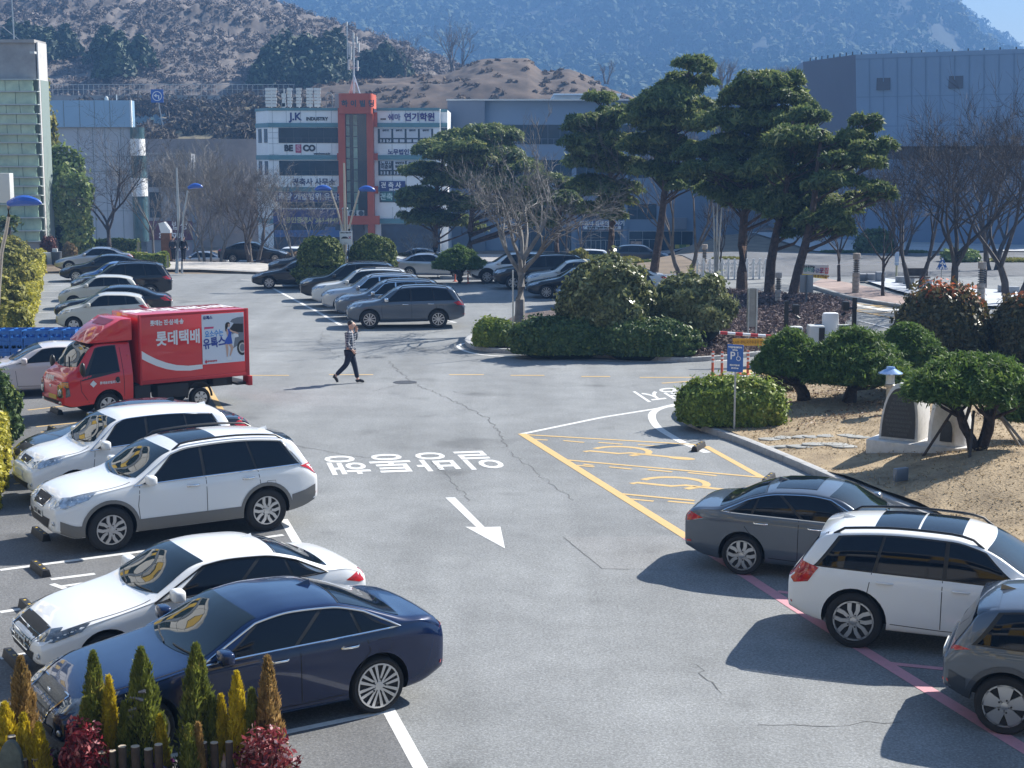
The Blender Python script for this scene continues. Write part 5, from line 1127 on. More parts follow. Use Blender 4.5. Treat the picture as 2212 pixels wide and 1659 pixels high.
class Body:
 def __init__(s, sp, ns=58, sub=3):
  s.sp = sp; s.L, s.Wd = sp['L'], sp['W']; s.T = np.array(sp['top']); s.B = np.array(sp['belt']); s.S = np.array(sp['sill']); s.sub = sub
  e = np.linspace(0, 1, ns); S_ = np.unique(np.concatenate([e * s.L, s.L * .5 * (1 - np.cos(math.pi * e))]))
  keep = [S_[0]]
  for x in S_[1:]:
   if x - keep[-1] > s.L / ns * .55: keep.append(x)
  keep[-1] = s.L; s.st = np.array(keep); rings = []
  for x in s.st: rings.append(s.section(x))
  rings = np.array(rings); nr, nh, _ = rings.shape
  V = []; Fc = []
  def ring3(x, sec): 
   full = [(x, y, z) for y, z in sec] + [(x, -y, z) for y, z in sec[-2:0:-1]]; return full
  m = 2 * nh - 2
  def cap(sec, x, sgn, d):
   out = []
   zc = (sec[:, 1].max() + sec[:, 1].min()) / 2
   for r in (.985, .95, .88, .72, .5, .25):
    q = sec.copy(); q[:, 0] *= r; q[:, 1] = zc + (q[:, 1] - zc) * r
    out.append(ring3(x + sgn * d * math.sqrt(1 - r ** 2.6), q))
   return out, (x + sgn * d, 0, zc)
  cf, pf = cap(rings[0], 0, -1, sp.get('capf', .10)); cb, pb_ = cap(rings[-1], s.L, 1, sp.get('capr', .07))
  allr = cf[::-1] + [ring3(x, r) for x, r in zip(s.st, rings)] + cb
  for r in allr: V += r
  k = len(allr)
  for j in range(k - 1):
   for i in range(m): Fc.append((j * m + i, j * m + (i + 1) % m, (j + 1) * m + (i + 1) % m, (j + 1) * m + i))
  V.append(pf); V.append(pb_); a = len(V) - 2
  for i in range(m): Fc.append((a, (i + 1) % m, i)); Fc.append((a + 1, (k - 1) * m + i, (k - 1) * m + (i + 1) % m))
  V = np.array(V); V[:, 0] -= s.L / 2
  s.V, s.F = V, Fc
  s.bvh = BVHTree.FromPolygons([Vector(v) for v in V], Fc)
 def plan(s, x):
  a = s.sp.get('rf', .17); b = s.sp.get('rb', .10); w = 1.
  xf, xb = 1.0, .8
  if x < xf: w -= a * (1 - x / xf) ** 2.4
  if x > s.L - xb: w -= b * ((x - s.L + xb) / xb) ** 2.4
  return w * s.Wd / 2
 def keys(s, x):
  zt = float(pchip(s.T[:, 0], s.T[:, 1], x)); zb = float(pchip(s.B[:, 0], s.B[:, 1], x)); zs = float(pchip(s.S[:, 0], s.S[:, 1], x))
  zb = min(zb, zt - .012); wm = s.plan(x); g = min(1., max(0., (zt - zb - .08) / .2)); cr = .035 + .035 * g
  ze = max(zt - cr, zb + .006); wb = wm - .035; we = wb - .025 - s.sp.get('lean', .30) * max(0, ze - zb - .02)
  return zt, zb, zs, wm, ze, wb, we
 def section(s, x):
  zt, zb, zs, wm, ze, wb, we = s.keys(x); h = zb - zs; dz = zt - ze; g = ze - zb
  c = [(0, zt), (we * .4, zt - .13 * dz), (we * .75, zt - .48 * dz), (we * .94, ze + .16 * dz), (we, ze - min(.015, g * .3)), (we + (wb - we) * .5 + .012, zb + g * .5), (wb - .003, zb + min(.012, g * .2)), (wb + .014, zb - .03 * h / .6),
    (wm - .003, zb - .16 * h), (wm, zb - .36 * h), (wm - .006, zb - .62 * h), (wm - .018, zs + .16 * h), (wm - .05, zs + .03), (wm - .13, zs), (wm * .5, zs - .005), (0, zs - .005)]
  c = np.array(c); P = np.vstack([[-c[1, 0], c[1, 1]], c, [-c[-2, 0], c[-2, 1]]]); out = []
  for i in range(1, len(P) - 2):
   for k in range(s.sub):
    t = k / s.sub; p0, p1, p2, p3 = P[i - 1], P[i], P[i + 1], P[i + 2]
    out.append(.5 * (2 * p1 + (p2 - p0) * t * .9 + (2 * p0 - 5 * p1 + 4 * p2 - p3) * t * t * .9 + (3 * p1 - p0 - 3 * p2 + p3) * t ** 3 * .9 + .0) if 0 else p1 + (p2 - p1) * t + s.bez(p0, p1, p2, p3, t))
  out.append(P[-2]); out = np.array(out); out[0, 0] = 0; out[-1, 0] = 0; out[:, 0] = np.maximum(out[:, 0], 0); return out
 @staticmethod
 def bez(p0, p1, p2, p3, t):                  # cardinal spline minus chord, tension .6
  k = .3; m1 = (p2 - p0) * k; m2 = (p3 - p1) * k; d = p2 - p1
  ln = np.linalg.norm(d) + 1e-9
  for m in (m1, m2):
   q = np.linalg.norm(m) + 1e-9
   if q > ln: m *= ln / q
  h = (2 * t ** 3 - 3 * t ** 2 + 1) * p1 + (t ** 3 - 2 * t ** 2 + t) * m1 + (-2 * t ** 3 + 3 * t ** 2) * p2 + (t ** 3 - t ** 2) * m2
  return h - (p1 + d * t)
 def side_y(s, x, z):
  sec = s.section(x); k = 4 * s.sub; q = sec[k:12 * s.sub]; return float(np.interp(-z, -q[:, 1], q[:, 0]))
 def top_z(s, x, y):
  sec = s.section(x); q = sec[:4 * s.sub + 1]; return float(np.interp(abs(y), q[:, 0], q[:, 1]))
 def near(s, p, off):
  loc, n, i, d = s.bvh.find_nearest(Vector(p))
  if n.dot(loc - Vector((0, 0, .7))) < 0 and n.z < .9: n = -n if n.dot(Vector((loc.x * .2, loc.y, loc.z - .6))) < 0 else n
  return loc + n * off
 def pt(s, q):                                # ('f',y,z) front, ('r',y,z) rear, ('s',x,z) side, ('t',x,y) top
  k, a, b = q
  if k == 'f': o, d = Vector((-s.L, a, b)), Vector((1, 0, 0))
  elif k == 'r': o, d = Vector((s.L, a, b)), Vector((-1, 0, 0))
  elif k == 't': o, d = Vector((a - s.L / 2, b, 4)), Vector((0, 0, -1))
  else: return Vector((a - s.L / 2, s.side_y(a, b), b))
  h = s.bvh.ray_cast(o, d); return h[0] if h[0] else o + d * s.L * .5
 def patch(s, mb, quads, off=.006, mirror=False, step=.09):
  pts = [s.pt(q) for q in quads]
  if mirror: pts = [Vector((p.x, -p.y, p.z)) for p in pts]
  bm = bmesh.new(); f = bm.faces.new([bm.verts.new(p) for p in pts]); bmesh.ops.triangulate(bm, faces=[f])
  for _ in range(4):
   es = [e for e in bm.edges if e.calc_length() > step]
   if not es: break
   bmesh.ops.subdivide_edges(bm, edges=es, cuts=1); bmesh.ops.triangulate(bm, faces=bm.faces)
  bm.verts.index_update()
  mb.add([s.near(v.co, off) for v in bm.verts], [[v.index for v in f.verts] for f in bm.faces]); bm.free(); return mb
 def grid(s, mb, fn, nu, nv, off, flip=False):
  vs = [s.near(fn(i / nu, j / nv), off) for j in range(nv + 1) for i in range(nu + 1)]
  fs = [(j * (nu + 1) + i, j * (nu + 1) + i + 1, (j + 1) * (nu + 1) + i + 1, (j + 1) * (nu + 1) + i) for j in range(nv) for i in range(nu)]
  return mb.add(vs, fs)
 def ribbon(s, mb, pts, wd, off=.004, sg=1):
  P = []
  for (x, z) in pts: p = s.pt(('s', x, z)); P.append(Vector((p.x, p.y * sg, p.z)))
  Q = []
  for i in range(len(P) - 1):
   n = max(1, int((P[i + 1] - P[i]).length / .1))
   for k in range(n): Q.append(P[i].lerp(P[i + 1], k / n))
  Q.append(P[-1]); vs = []
  for i, p in enumerate(Q):
   d = (Q[min(i + 1, len(Q) - 1)] - Q[max(0, i - 1)]).normalized(); n = Vector((-d.z, 0, d.x)) * wd / 2
   vs += [s.near(p + n, off), s.near(p - n, off)]
  return mb.add(vs, [(2 * i, 2 * i + 1, 2 * i + 3, 2 * i + 2) for i in range(len(Q) - 1)])
def rim_mesh(style, r, alloy=None, far=False):
 mb = MB(); y = -.0; alloy = alloy or M_RIM
 mb.mi = 0; mb.lathe([(r, .02), (r * 1.0, -.012), (r * .93, -.012), (r * .9, .03)], n=28, axis='y')
 mb.mi = 1; mb.lathe([(r * .92, .035), (0.01, .04)], n=24, axis='y')
 mb.mi = 2; mb.lathe([(r * .62, .028), (r * .3, .028)], n=20, axis='y')
 mb.mi = 0
 n, dbl, wi, wo = {'five2': (5, 1, .05, .055), 'ten': (10, 0, .035, .045), 'seven2': (7, 1, .03, .04), 'multi': (8, 1, .022, .04), 'five': (5, 0, .10, .12), 'six': (6, 0, .07, .11), 'blade': (5, 0, .09, .19), 'nine': (9, 0, .05, .06)}[style]
 for k in range(n):
  a0 = 2 * math.pi * k / n + .3
  for sg in ((-1, 1) if dbl else (0,)):
   dx = sg * wi * .75; sp_ = sg * (.16 if style == 'five2' else .09)
   q = [(.18 * r, dx - wi / 2), (.18 * r, dx + wi / 2), (.94 * r, dx + sp_ * r + wo / 2), (.94 * r, dx + sp_ * r - wo / 2)]
   if style == 'five2': q = [(.18 * r, dx * .4 - wi / 2), (.18 * r, dx * .4 + wi / 2), (.55 * r, dx * 1.5 + wo * .5), (.94 * r, dx * 1.2 + sp_ * r * .3 + wo / 2), (.94 * r, dx * 1.2 + sp_ * r * .3 - wo / 2), (.55 * r, dx * 1.5 - wo * .5)]
   c, s_ = math.cos(a0), math.sin(a0); poly = [(x * c - y_ * s_, x * s_ + y_ * c) for x, y_ in q]
   mb.prism(poly, -.012, .028, 'y')
 mb.lathe([(.19 * r, .02), (.19 * r, -.016), (.07 * r, -.02), (0.005, -.02)], n=14, axis='y')
 mb.mi = 1
 for k in range(5):
  a = 2 * math.pi * k / 5; mb.lathe([(.012, -.017), (.012, -.021), (.001, -.021)], (r * .3 * math.cos(a), 0, r * .3 * math.sin(a)), 6, 'y') if not far else None
 return mb, [alloy, M_RIMD, M_DISC]
def sball(mb, c, rx, ry, rz):                    # rounded box shape for a mirror housing
 k = len(mb.v); mb.ball((0, 0, 0), 1, 1, 1, 16, 12)
 for i in range(k, len(mb.v)): mb.v[i] = tuple(c[j] + (rx, ry, rz)[j] * math.copysign(abs(mb.v[i][j]) ** .55, mb.v[i][j]) for j in range(3))
 return mb
WCACHE = {}
def wheel(parent, x, y, sg, tr, rr, style, tw=.215, far=False, name='wheel'):
 key = (round(tr, 3), round(rr, 3), style, far)
 if key not in WCACHE:
  t = MB(); h = tw / 2
  t.lathe([(rr * .98, -h + .02), (rr + .015, -h + .004), (tr * .93, -h), (tr * .985, -h + .02), (tr, -h + .045), (tr, h - .045), (tr * .985, h - .02), (tr * .9, h), (rr * .98, h - .02)], n=32, axis='y')
  w_ = t.build(name, M_TYRE, smooth=True, ang=50); mb, ms = rim_mesh(style, rr, far=far); r_ = mb.build('rim', ms, smooth=True, ang=30)
  WCACHE[key] = (w_.data, r_.data); bpy.data.objects.remove(w_); bpy.data.objects.remove(r_)
 wd, rd = WCACHE[key]; w_ = link(name, wd, parent); w_.location = (x, y, tr); w_.rotation_euler = (0, 0, 0 if sg < 0 else math.pi)
 r_ = link('rim', rd, w_); r_.location = (0, -tw / 2 + .012, 0); return w_
def boolean_cut(body, cutters):
 for c in cutters:
  md = body.modifiers.new('b', 'BOOLEAN'); md.operation = 'DIFFERENCE'; md.solver = 'EXACT'; md.object = c
 bpy.context.view_layer.update(); dg = bpy.context.evaluated_depsgraph_get()
 me = bpy.data.meshes.new_from_object(body.evaluated_get(dg)); body.modifiers.clear(); old = body.data; nm = old.name; body.data = me; bpy.data.meshes.remove(old); me.name = nm
 for c in cutters: bpy.data.objects.remove(c)
def make_car(sp, paint_, label, cat, group, loc, rz, style='five2', detail=2, clad=None, rails=None, trim=None, roofglass=None, plate=None, lamp=None, spoiler=None, handle=None, mirror=None, name=None, plate_m=None, wscreen=None, cladlow=None):
 """a parked vehicle; local -x is its front. detail 0 far, 1 middle, 2 near"""
 name = name or {'saloon': 'saloon_car', 'suv': 'suv', 'hatch': 'hatchback_car', 'van': 'van'}[sp['kind']]
 sp = dict(sp); cf_, cr_ = sp.get('capf', .10), sp.get('capr', .07); L0 = sp['L']; fo0, wb0 = sp['fo'], sp['wb']
 sp = variant(sp, L0 - cf_ - cr_); sp['fo'], sp['wb'] = fo0 - cf_, wb0
 b = Body(sp, (34, 46, 64)[detail], (2, 3, 3)[detail]); L, Wd = b.L, sp['W']; t = empty(name, (loc[0] + math.cos(rz) * (cf_ - cr_) / 2, loc[1] + math.sin(rz) * (cf_ - cr_) / 2, loc[2]), rz, label, cat, group)
 me = bpy.data.meshes.new('body'); me.from_pydata([tuple(v) for v in b.V], [], b.F); me.materials.append(paint_); me.materials.append(M_BLKT)
 o = link('body', me, t); tr = sp['tr']; fx = [sp['fo'] - L / 2, sp['fo'] + sp['wb'] - L / 2]
 cut = []
 for x in fx:
  for sg in (-1, 1):
   c = MB(); R_ = tr + .055; ya, yb = sg * (Wd / 2 - .42), sg * (Wd / 2 + .2)
   c.lathe([(R_, min(ya, yb)), (R_, max(ya, yb))], (x, 0, tr + .015), 30, 'y'); cut.append(c.build('cutter', M_BLKT))
 o.parent = None; boolean_cut(o, cut); o.parent = t; me = o.data
 me.materials.clear(); me.materials.append(paint_); me.materials.append(M_BLKT)
 mi = []
 for p in me.polygons:
  c = p.center; dark = c.z < sp['sill'][2][1] + .015 and abs(p.normal.z) > .7
  for x in fx:
   if math.hypot(c.x - x, c.z - tr - .015) < tr + .052 or (abs(math.hypot(c.x - x, c.z - tr - .015) - tr - .055) < .012 and abs(p.normal.y) < .35): dark = True
  mi.append(1 if dark else 0)
 me.polygons.foreach_set('material_index', mi); me.polygons.foreach_set('use_smooth', [True] * len(me.polygons)); me.set_sharp_from_angle(angle=R(38)); me.update()
 def P(n, m, fn, par=t, smooth=True):
  mb = MB(); fn(mb); return mb.build(n, m, par, smooth=smooth, ang=60)
 k5 = lambda x: b.keys(x)
 hw = lambda x: k5(x)[6]
 w0, w1 = sp['ws']; bow = sp.get('bow', .16)
 def wsf(u, v):
  s_ = (u - .5) * 2; x = w0 + (w1 - w0) * v + bow * s_ * s_ * (1 - v * .6); y = s_ * (hw(x) - .045); return (x - L / 2, y, b.top_z(x, y))
 P('windscreen', wscreen or M_SCREEN, lambda mb: b.grid(mb, wsf, 16, 9, .005))
 r0, r1 = sp['rw']
 def rwf(u, v):
  s_ = (u - .5) * 2; x = r0 + (r1 - r0) * v - .06 * s_ * s_ * (1 if sp['kind'] == 'saloon' else .3); y = s_ * (hw(x) - .06); return (x - L / 2, y, b.top_z(x, y))
 P('rear_window', M_TINT, lambda mb: b.grid(mb, rwf, 12, 8, .005))
 xb0, xt0, xb1, xt1 = sp['dlo']; fb, ft, qb, qt = sp['pil']
 def sg_fn(sg, a0, a1, c0, c1, zlo, zhi):     # bottom a0..a1, top c0..c1
  def fn(u, v):
   x = (a0 + (a1 - a0) * u) * (1 - v) + (c0 + (c1 - c0) * u) * v; zt, zb, zs, wm, ze, wb_, we_ = b.keys(x); lo = zb + zlo; hi = max(lo + .004, ze - zhi); z = lo + (hi - lo) * v
   return (x - L / 2, sg * b.side_y(x, z), z)
  return fn
 for sg in (-1, 1):
  P('window_surround', trim if trim and detail < 2 else M_BLKT, lambda mb: b.grid(mb, sg_fn(sg, xb0 - .07, xb1 + .07, xt0 - .03, xt1 + .05, .004, .022), 22, 6, .003))
  g = .028
  segs = [(xb0, fb - g, xt0, ft - g), (fb + g, qb - g, ft + g, qt - g)]
  if xb1 - qb > .2: segs.append((qb + g * .4, xb1, qt + g * .4, xt1))
  for (a0, a1, c0, c1) in segs: P('side_window', M_TINT, lambda mb: b.grid(mb, sg_fn(sg, a0, a1, c0, c1, .022, .045), 10, 6, .007))
  if trim and detail == 2:
   n = 26
   lowp = [(xb0 - .1 + (xb1 - xb0 + .2) * i / n) for i in range(n + 1)]
   def tf(mb):
    pts = []
    for x in lowp: z = b.keys(x)[1] + .012; pts.append(b.near((x - L / 2, sg * b.side_y(x, z), z), .009))
    up = [(xt1 + .06 + (xt0 - .05 - xt1 - .06) * i / n) for i in range(n + 1)]
    up2 = []
    for x in up: z = b.keys(x)[4] - .03; up2.append(b.near((x - L / 2, sg * b.side_y(x, z), z), .009))
    a_p = [up2[-1].lerp(pts[0], i / 6) for i in range(1, 6)]; a_p = [b.near(p, .009) for p in a_p]
    c_p = [pts[-1].lerp(up2[0], i / 4) for i in range(1, 4)]; c_p = [b.near(p, .009) for p in c_p]
    mb.tube(pts + c_p + up2 + a_p + [pts[0]], .012, 5)
   P('window_trim', trim, tf)
  zh, ztl = sp['zh'], sp['zt']; W2 = Wd / 2
  hl = sp.get('hl') or [('f', W2 * .5, zh + .015), ('f', W2 * .72, zh + .08), ('s', .2, zh + .11), ('s', .58, zh + .145), ('s', .46, zh + .04), ('s', .12, zh - .07), ('f', W2 * .62, zh - .08)]
  tl = sp.get('tl') or [('r', W2 * .55, ztl + .055), ('s', L - .22, ztl + .075), ('s', L - .42, ztl + .07), ('s', L - .25, ztl - .045), ('r', W2 * .8, ztl - .075), ('r', W2 * .55, ztl - .03)]
  P('headlight', lamp or M_LAMP, lambda mb: b.patch(mb, hl, .007, sg < 0)); P('taillight', M_RED, lambda mb: b.patch(mb, tl, .007, sg < 0))
  mx = sp.get('mx', xb0 + .16); zt, zb, zs, wm, ze, wb_, we_ = k5(mx); my_ = sg * (wb_ + .13)
  mm = mirror or paint_
  def mf(mb): sball(mb, (mx - L / 2, my_ + sg * .01, zb + .10), .085, .13, .085); mb.tube([(mx - L / 2 + .02, sg * (wb_ - .03), zb + .02), (mx - L / 2 + .01, my_, zb + .05)], .022, 5)
  P('mirror', mm, mf)
  if detail:
   for hx in (fb - .22, qb - .16):
    zt, zb, zs, wm, ze, wb_, we_ = k5(hx); z = zb - .11; y = b.side_y(hx, z)
    P('door_handle', handle or paint_, lambda mb: mb.tube([(hx - .11 - L / 2, sg * (y - .003), z - .004), (hx - .08 - L / 2, sg * (y + .03), z), (hx + .08 - L / 2, sg * (y + .03), z), (hx + .11 - L / 2, sg * (y - .003), z)], .015, 6))
  if detail == 2:
   d0, d1, d2 = sp['door']; zs_ = k5(d1)[2]
   for pts in ([(d0 + .02, k5(d0)[1] - .0), (d0 - .02, .75), (d0 + .02, zs_ + .12)], [(d1, k5(d1)[1]), (d1 + .01, zs_ + .12)], [(d2 - .02, k5(d2)[1]), (d2 + .03, .8), (d2 - .12, .62)], [(d0 + .02, zs_ + .12), (d1, zs_ + .1), (sp['fo'] + sp['wb'] - tr - .1, zs_ + .12)]):
    P('door_seam', M_SEAM, lambda mb: b.ribbon(mb, pts, .011, .002, sg))
   P('fuel_flap', M_SEAM, lambda mb: b.ribbon(mb, [(d2 + .14, .92), (d2 + .3, .92), (d2 + .31, .78), (d2 + .15, .77), (d2 + .14, .92)], .007, .002, sg)) if sg < 0 and sp['kind'] != 'van' else None
   P('bonnet_seam', M_SEAM, lambda mb: b.grid(mb, lambda u, v: (.1 + (w0 - .05) * u - L / 2, sg * (hw(.1 + (w0 - .05) * u) - .03 + .012 * v), b.top_z(.1 + (w0 - .05) * u, hw(.1 + (w0 - .05) * u) - .03)), 14, 1, .0025))
  if clad:
   for x in fx:
    def af(mb):
     n = 20
     vs = []
     for i in range(n + 1):
      a = R(-12) + R(204) * i / n
      for q in (tr + .052, tr + .115):
       px, pz = x + q * math.cos(a), tr + .015 + q * math.sin(a)
       pz = max(pz, k5(px + L / 2)[2] + .02); vs.append(b.near((px, sg * b.side_y(px + L / 2, pz), pz), .008))
     mb.add(vs, [(2 * i, 2 * i + 1, 2 * i + 3, 2 * i + 2) for i in range(n)])
    P('arch_cladding', clad, af)
   x0, x1 = sp['fo'] + tr + .08, sp['fo'] + sp['wb'] - tr - .08
   zc = cladlow or .16
   P('sill_cladding', clad, lambda mb: b.grid(mb, lambda u, v: (x0 + (x1 - x0) * u - L / 2, sg * b.side_y(x0 + (x1 - x0) * u, k5(x0 + (x1 - x0) * u)[2] + .02 + zc * v), k5(x0 + (x1 - x0) * u)[2] + .02 + zc * v), 14, 3, .008))
   xr = sp['fo'] + sp['wb'] + tr + .1
   P('rear_corner_cladding', clad, lambda mb: b.grid(mb, lambda u, v: (xr + (L - .04 - xr) * u - L / 2, sg * b.side_y(xr + (L - .04 - xr) * u, k5(xr + (L - .04 - xr) * u)[2] + .02 + (zc + .08) * v), k5(xr + (L - .04 - xr) * u)[2] + .02 + (zc + .08) * v), 7, 3, .008))
   xf = sp['fo'] - tr - .1
   if xf > .12: P('front_corner_cladding', clad, lambda mb: b.grid(mb, lambda u, v: (.04 + (xf - .04) * u - L / 2, sg * b.side_y(.04 + (xf - .04) * u, k5(.04 + (xf - .04) * u)[2] + .02 + (zc) * v), k5(.04 + (xf - .04) * u)[2] + .02 + (zc) * v), 7, 3, .008))
  if rails:
   ra, rb_ = sp['ws'][1] + .1, sp['rw'][0] - .12
   def rf(mb):
    pts = []
    for i in range(15):
     u = i / 14; x = ra + (rb_ - ra) * u; y = sg * (hw(x) - .05); pts.append((x - L / 2, y, b.top_z(x, y) + (.055 if 0 < i < 14 else -.01)))
    mb.tube(pts, .02, 6)
   P('roof_rail', rails, rf)
 W2 = Wd / 2; zg = sp.get('zg', sp['zh'] - .06); gh = sp.get('gh', .09); gw = sp.get('gw', .42)
 P('grille', sp.get('gm', M_GRILL), lambda mb: b.patch(mb, [('f', -gw, zg + gh), ('f', gw, zg + gh), ('f', gw * .95, zg), ('f', gw * .72, zg - gh), ('f', -gw * .72, zg - gh), ('f', -gw * .95, zg)], .008))
 if detail:
  def gt(mb):
   q = [b.pt(('f', y, z)) + Vector((-.012, 0, 0)) for y, z in ((-gw, zg + gh), (gw, zg + gh), (gw * .95, zg), (gw * .72, zg - gh), (-gw * .72, zg - gh), (-gw * .95, zg), (-gw, zg + gh))]; mb.tube(q, .012, 5)
  P('grille_surround', M_CHROME, gt)
  for k in range(1, 4):
   z = zg + gh - 2 * gh * k / 4; wv = gw * (.95 - .23 * max(0, (zg - z) / gh)); P('grille_bar', M_CHROME if sp.get('bars') else M_CLAD, lambda mb: mb.tube([b.pt(('f', y, z)) + Vector((-.014, 0, 0)) for y in np.linspace(-wv, wv, 9)], .009, 4))
  e = b.pt(('f', 0, zg + sp.get('ez', .0))); P('emblem', M_CHROME, lambda mb: mb.ball((e.x - .012, 0, e.z), .014, .055, .035, 12, 6))
 zi = sp.get('zi', k5(0)[2] + .10)
 P('lower_grille', M_GRILL, lambda mb: b.patch(mb, [('f', -W2 * .62, zi + (.1 if sp['kind'] == 'suv' else .055)), ('f', W2 * .62, zi + (.1 if sp['kind'] == 'suv' else .055)), ('f', W2 * .52, zi - .07), ('f', -W2 * .52, zi - .07)], .007))
 zp = sp.get('zp', (zg - gh + zi) / 2); pl = b.pt(('f', 0, zp)); pr = b.pt(('r', 0, sp.get('zpr', sp['zt'] - .18)))
 for (pp_, sgx, nm_) in ((pl, -1, 'front'), (pr, 1, 'rear')):
  a = P('number_plate', plate_m or M_PLATE, lambda mb: mb.box(pp_.x + sgx * .006 - .008, pp_.x + sgx * .006 + .012 * (1 if sgx > 0 else 0) + .002, -.26, .26, pp_.z - .055, pp_.z + .055))
  if plate and detail == 2:
   M_ = Matrix(((0, 0, sgx, pp_.x + sgx * .02), (sgx, 0, 0, 0), (0, 1, 0, pp_.z), (0, 0, 0, 1))); text_mesh(plate, .1, M_, 'plate_number', M_BLK, a, .004, .0)
 if detail == 2:
  for sg in (-1, 1):
   P('fog_lamp', M_LAMP, lambda mb: mb.ball((b.pt(('f', sg * W2 * .74, zi + .03)).x - .004, sg * W2 * .74, zi + .03), .02, .06, .035, 10, 6))
   q = [b.near(Vector(wsf(.5 + (.02 if sg > 0 else -.42) + .0 * i, .0 + .01)) if i == 0 else Vector(wsf(.5 + (.02 if sg > 0 else -.42) + .34 * i / 6, .03 + .05 * i / 6)), .015) for i in range(7)]; P('wiper', M_BLKT, lambda mb: mb.tube(q, .009, 4))
  P('rear_reflector', M_RED, lambda mb: b.patch(mb, [('r', W2 * .78, zi + .09), ('r', W2 * .9, zi + .1), ('r', W2 * .9, zi + .065), ('r', W2 * .78, zi + .06)], .008)); P('rear_reflector', M_RED, lambda mb: b.patch(mb, [('r', -W2 * .78, zi + .09), ('r', -W2 * .9, zi + .1), ('r', -W2 * .9, zi + .065), ('r', -W2 * .78, zi + .06)], .008))
  def sh(mb): x = r0 - .22; mb.add([(x - .09 - L / 2, -.012, b.top_z(x - .09, 0)), (x - .09 - L / 2, .012, b.top_z(x - .09, 0)), (x + .1 - L / 2, .022, b.top_z(x + .1, 0) - .005), (x + .1 - L / 2, -.022, b.top_z(x + .1, 0) - .005), (x + .085 - L / 2, 0, b.top_z(x + .08, 0) + .065)], [(0, 1, 4), (1, 2, 4), (2, 3, 4), (3, 0, 4)])
  P('aerial_fin', paint_, sh, smooth=False)
  P('rear_window_edge', M_BLKT, lambda mb: b.grid(mb, lambda u, v: Vector(rwf(u, 0)) + Vector((-.03 + .02 * v, 0, .0)), 12, 1, .004))
 if roofglass:
  for (a0, a1) in roofglass: P('sunroof', M_TINT, lambda mb: b.grid(mb, lambda u, v: (a0 + (a1 - a0) * v - L / 2, (u - .5) * 2 * (hw(a0) - .2), b.top_z(a0 + (a1 - a0) * v, (u - .5) * 2 * (hw(a0) - .2))), 10, 8, .006))
 if spoiler:
  def sf(mb):
   n = 14; vs = []
   for i in range(n + 1):
    y = (i / n - .5) * 2 * (hw(r0) - .02); zt_ = b.top_z(r0 - .1, y); fall = .02 * (2 * i / n - 1) ** 2
    vs += [(r0 - .16 - L / 2, y, b.top_z(r0 - .16, y) + .004), (r0 + .09 - fall - L / 2, y * .97, zt_ - .035), (r0 + .10 - fall - L / 2, y * .97, zt_ - .065), (r0 + .02 - L / 2, y, b.top_z(r0 + .02, y) - .02)]
   fs = []
   for i in range(n):
    for k in range(3): fs.append((4 * i + k, 4 * i + k + 1, 4 * i + 5 + k, 4 * i + 4 + k))
   fs += [(0, 3, 2, 1), (4 * n, 4 * n + 1, 4 * n + 2, 4 * n + 3)]; mb.add(vs, fs)
  P('roof_spoiler', spoiler, sf)
 for x in fx:
  for sg in (-1, 1): wheel(t, x, sg * (Wd / 2 - .125), sg, tr, sp['rr'], style, far=detail == 0)
 t['L'] = L
 del t['L']
 return t
def park(sp, px, ref, rdir, **k):
 """px: photo point where the reference ground point of the car stands; ref: its local (x, y); rdir: direction from front to rear in degrees"""
 g = G(*px); a = R(rdir); rx, ry = ref; return (g.x - (rx * math.cos(a) - ry * math.sin(a)), g.y - (rx * math.sin(a) + ry * math.cos(a)), 0), a
def car_at(sp, px, wh, rdir, *a, **k):
 """wh: 'R' or 'F' near side wheel (the side facing the camera); side of the car nearest the camera has local y<0 when rdir is within -90..90"""
 L = sp['L']; x = sp['fo'] - L / 2 + (sp['wb'] if wh == 'R' else 0); sgn = -1 if math.cos(R(rdir)) > 0 else 1
 if wh == 'N': x = -L / 2
 if wh == 'T': x = L / 2
 loc, rz = park(sp, px, (x, sgn * (sp['W'] / 2 - .1)), rdir)
 return make_car(sp, a[0], a[1], a[2], a[3], loc, rz, **k)
LROW, RROW, MROW, FROW, BROW = 31.6, 158., 5.7, 12., 3.
G1, G2, G3, G4 = 'cars parked in the left row', 'cars parked in the right row', 'cars parked in the middle row', 'cars parked in the far right row'
sp = variant(SEDAN, 4.78, 1.87, 1.475, wb=2.85, fo=.95, tr=.345, rr=.275, lean=.33, top=[(0, .66), (.07, .73), (.5, .87), (1.2, .965), (1.45, 1.01), (2.3, 1.42), (2.75, 1.475), (3.25, 1.455), (3.7, 1.35), (4.3, 1.14), (4.52, 1.115), (4.68, 1.09), (4.78, .98)], gw=.46, gh=.15, zg=.60, gm=mat('chrome_mesh', (.10, .105, .11), .3, .9, var=.9, vscale=70), ez=.1, capf=.13,
 tl=[('r', -.0, .93), ('r', .6, .94), ('s', 4.62, .95), ('s', 4.54, .90), ('r', .6, .88), ('r', .0, .88)])
car_at(sp, (813, 1537), 'R', LROW, P_NAVY, 'dark navy saloon with bright window trim, nearest car of the left row', 'car', G1, style='multi', trim=M_CHROME, handle=M_CHROME, plate='31소 6702', lamp=M_LAMPD)
sp = variant(SEDAN, gw=.5, gh=.14, zg=.58, bars=1, zp=.50, ez=.06, tl=[('r', .5, .90), ('r', .75, .95), ('s', 4.36, .965), ('s', 4.08, .86), ('s', 4.3, .80), ('r', .75, .80), ('r', .5, .84)])
car_at(sp, (655, 1397), 'R', LROW, P_WHITE, 'white saloon with a dark patterned windscreen beside the navy saloon', 'car', G1, style='five2', plate='43소 4968', lamp=M_LAMPD, trim=M_BLKT)
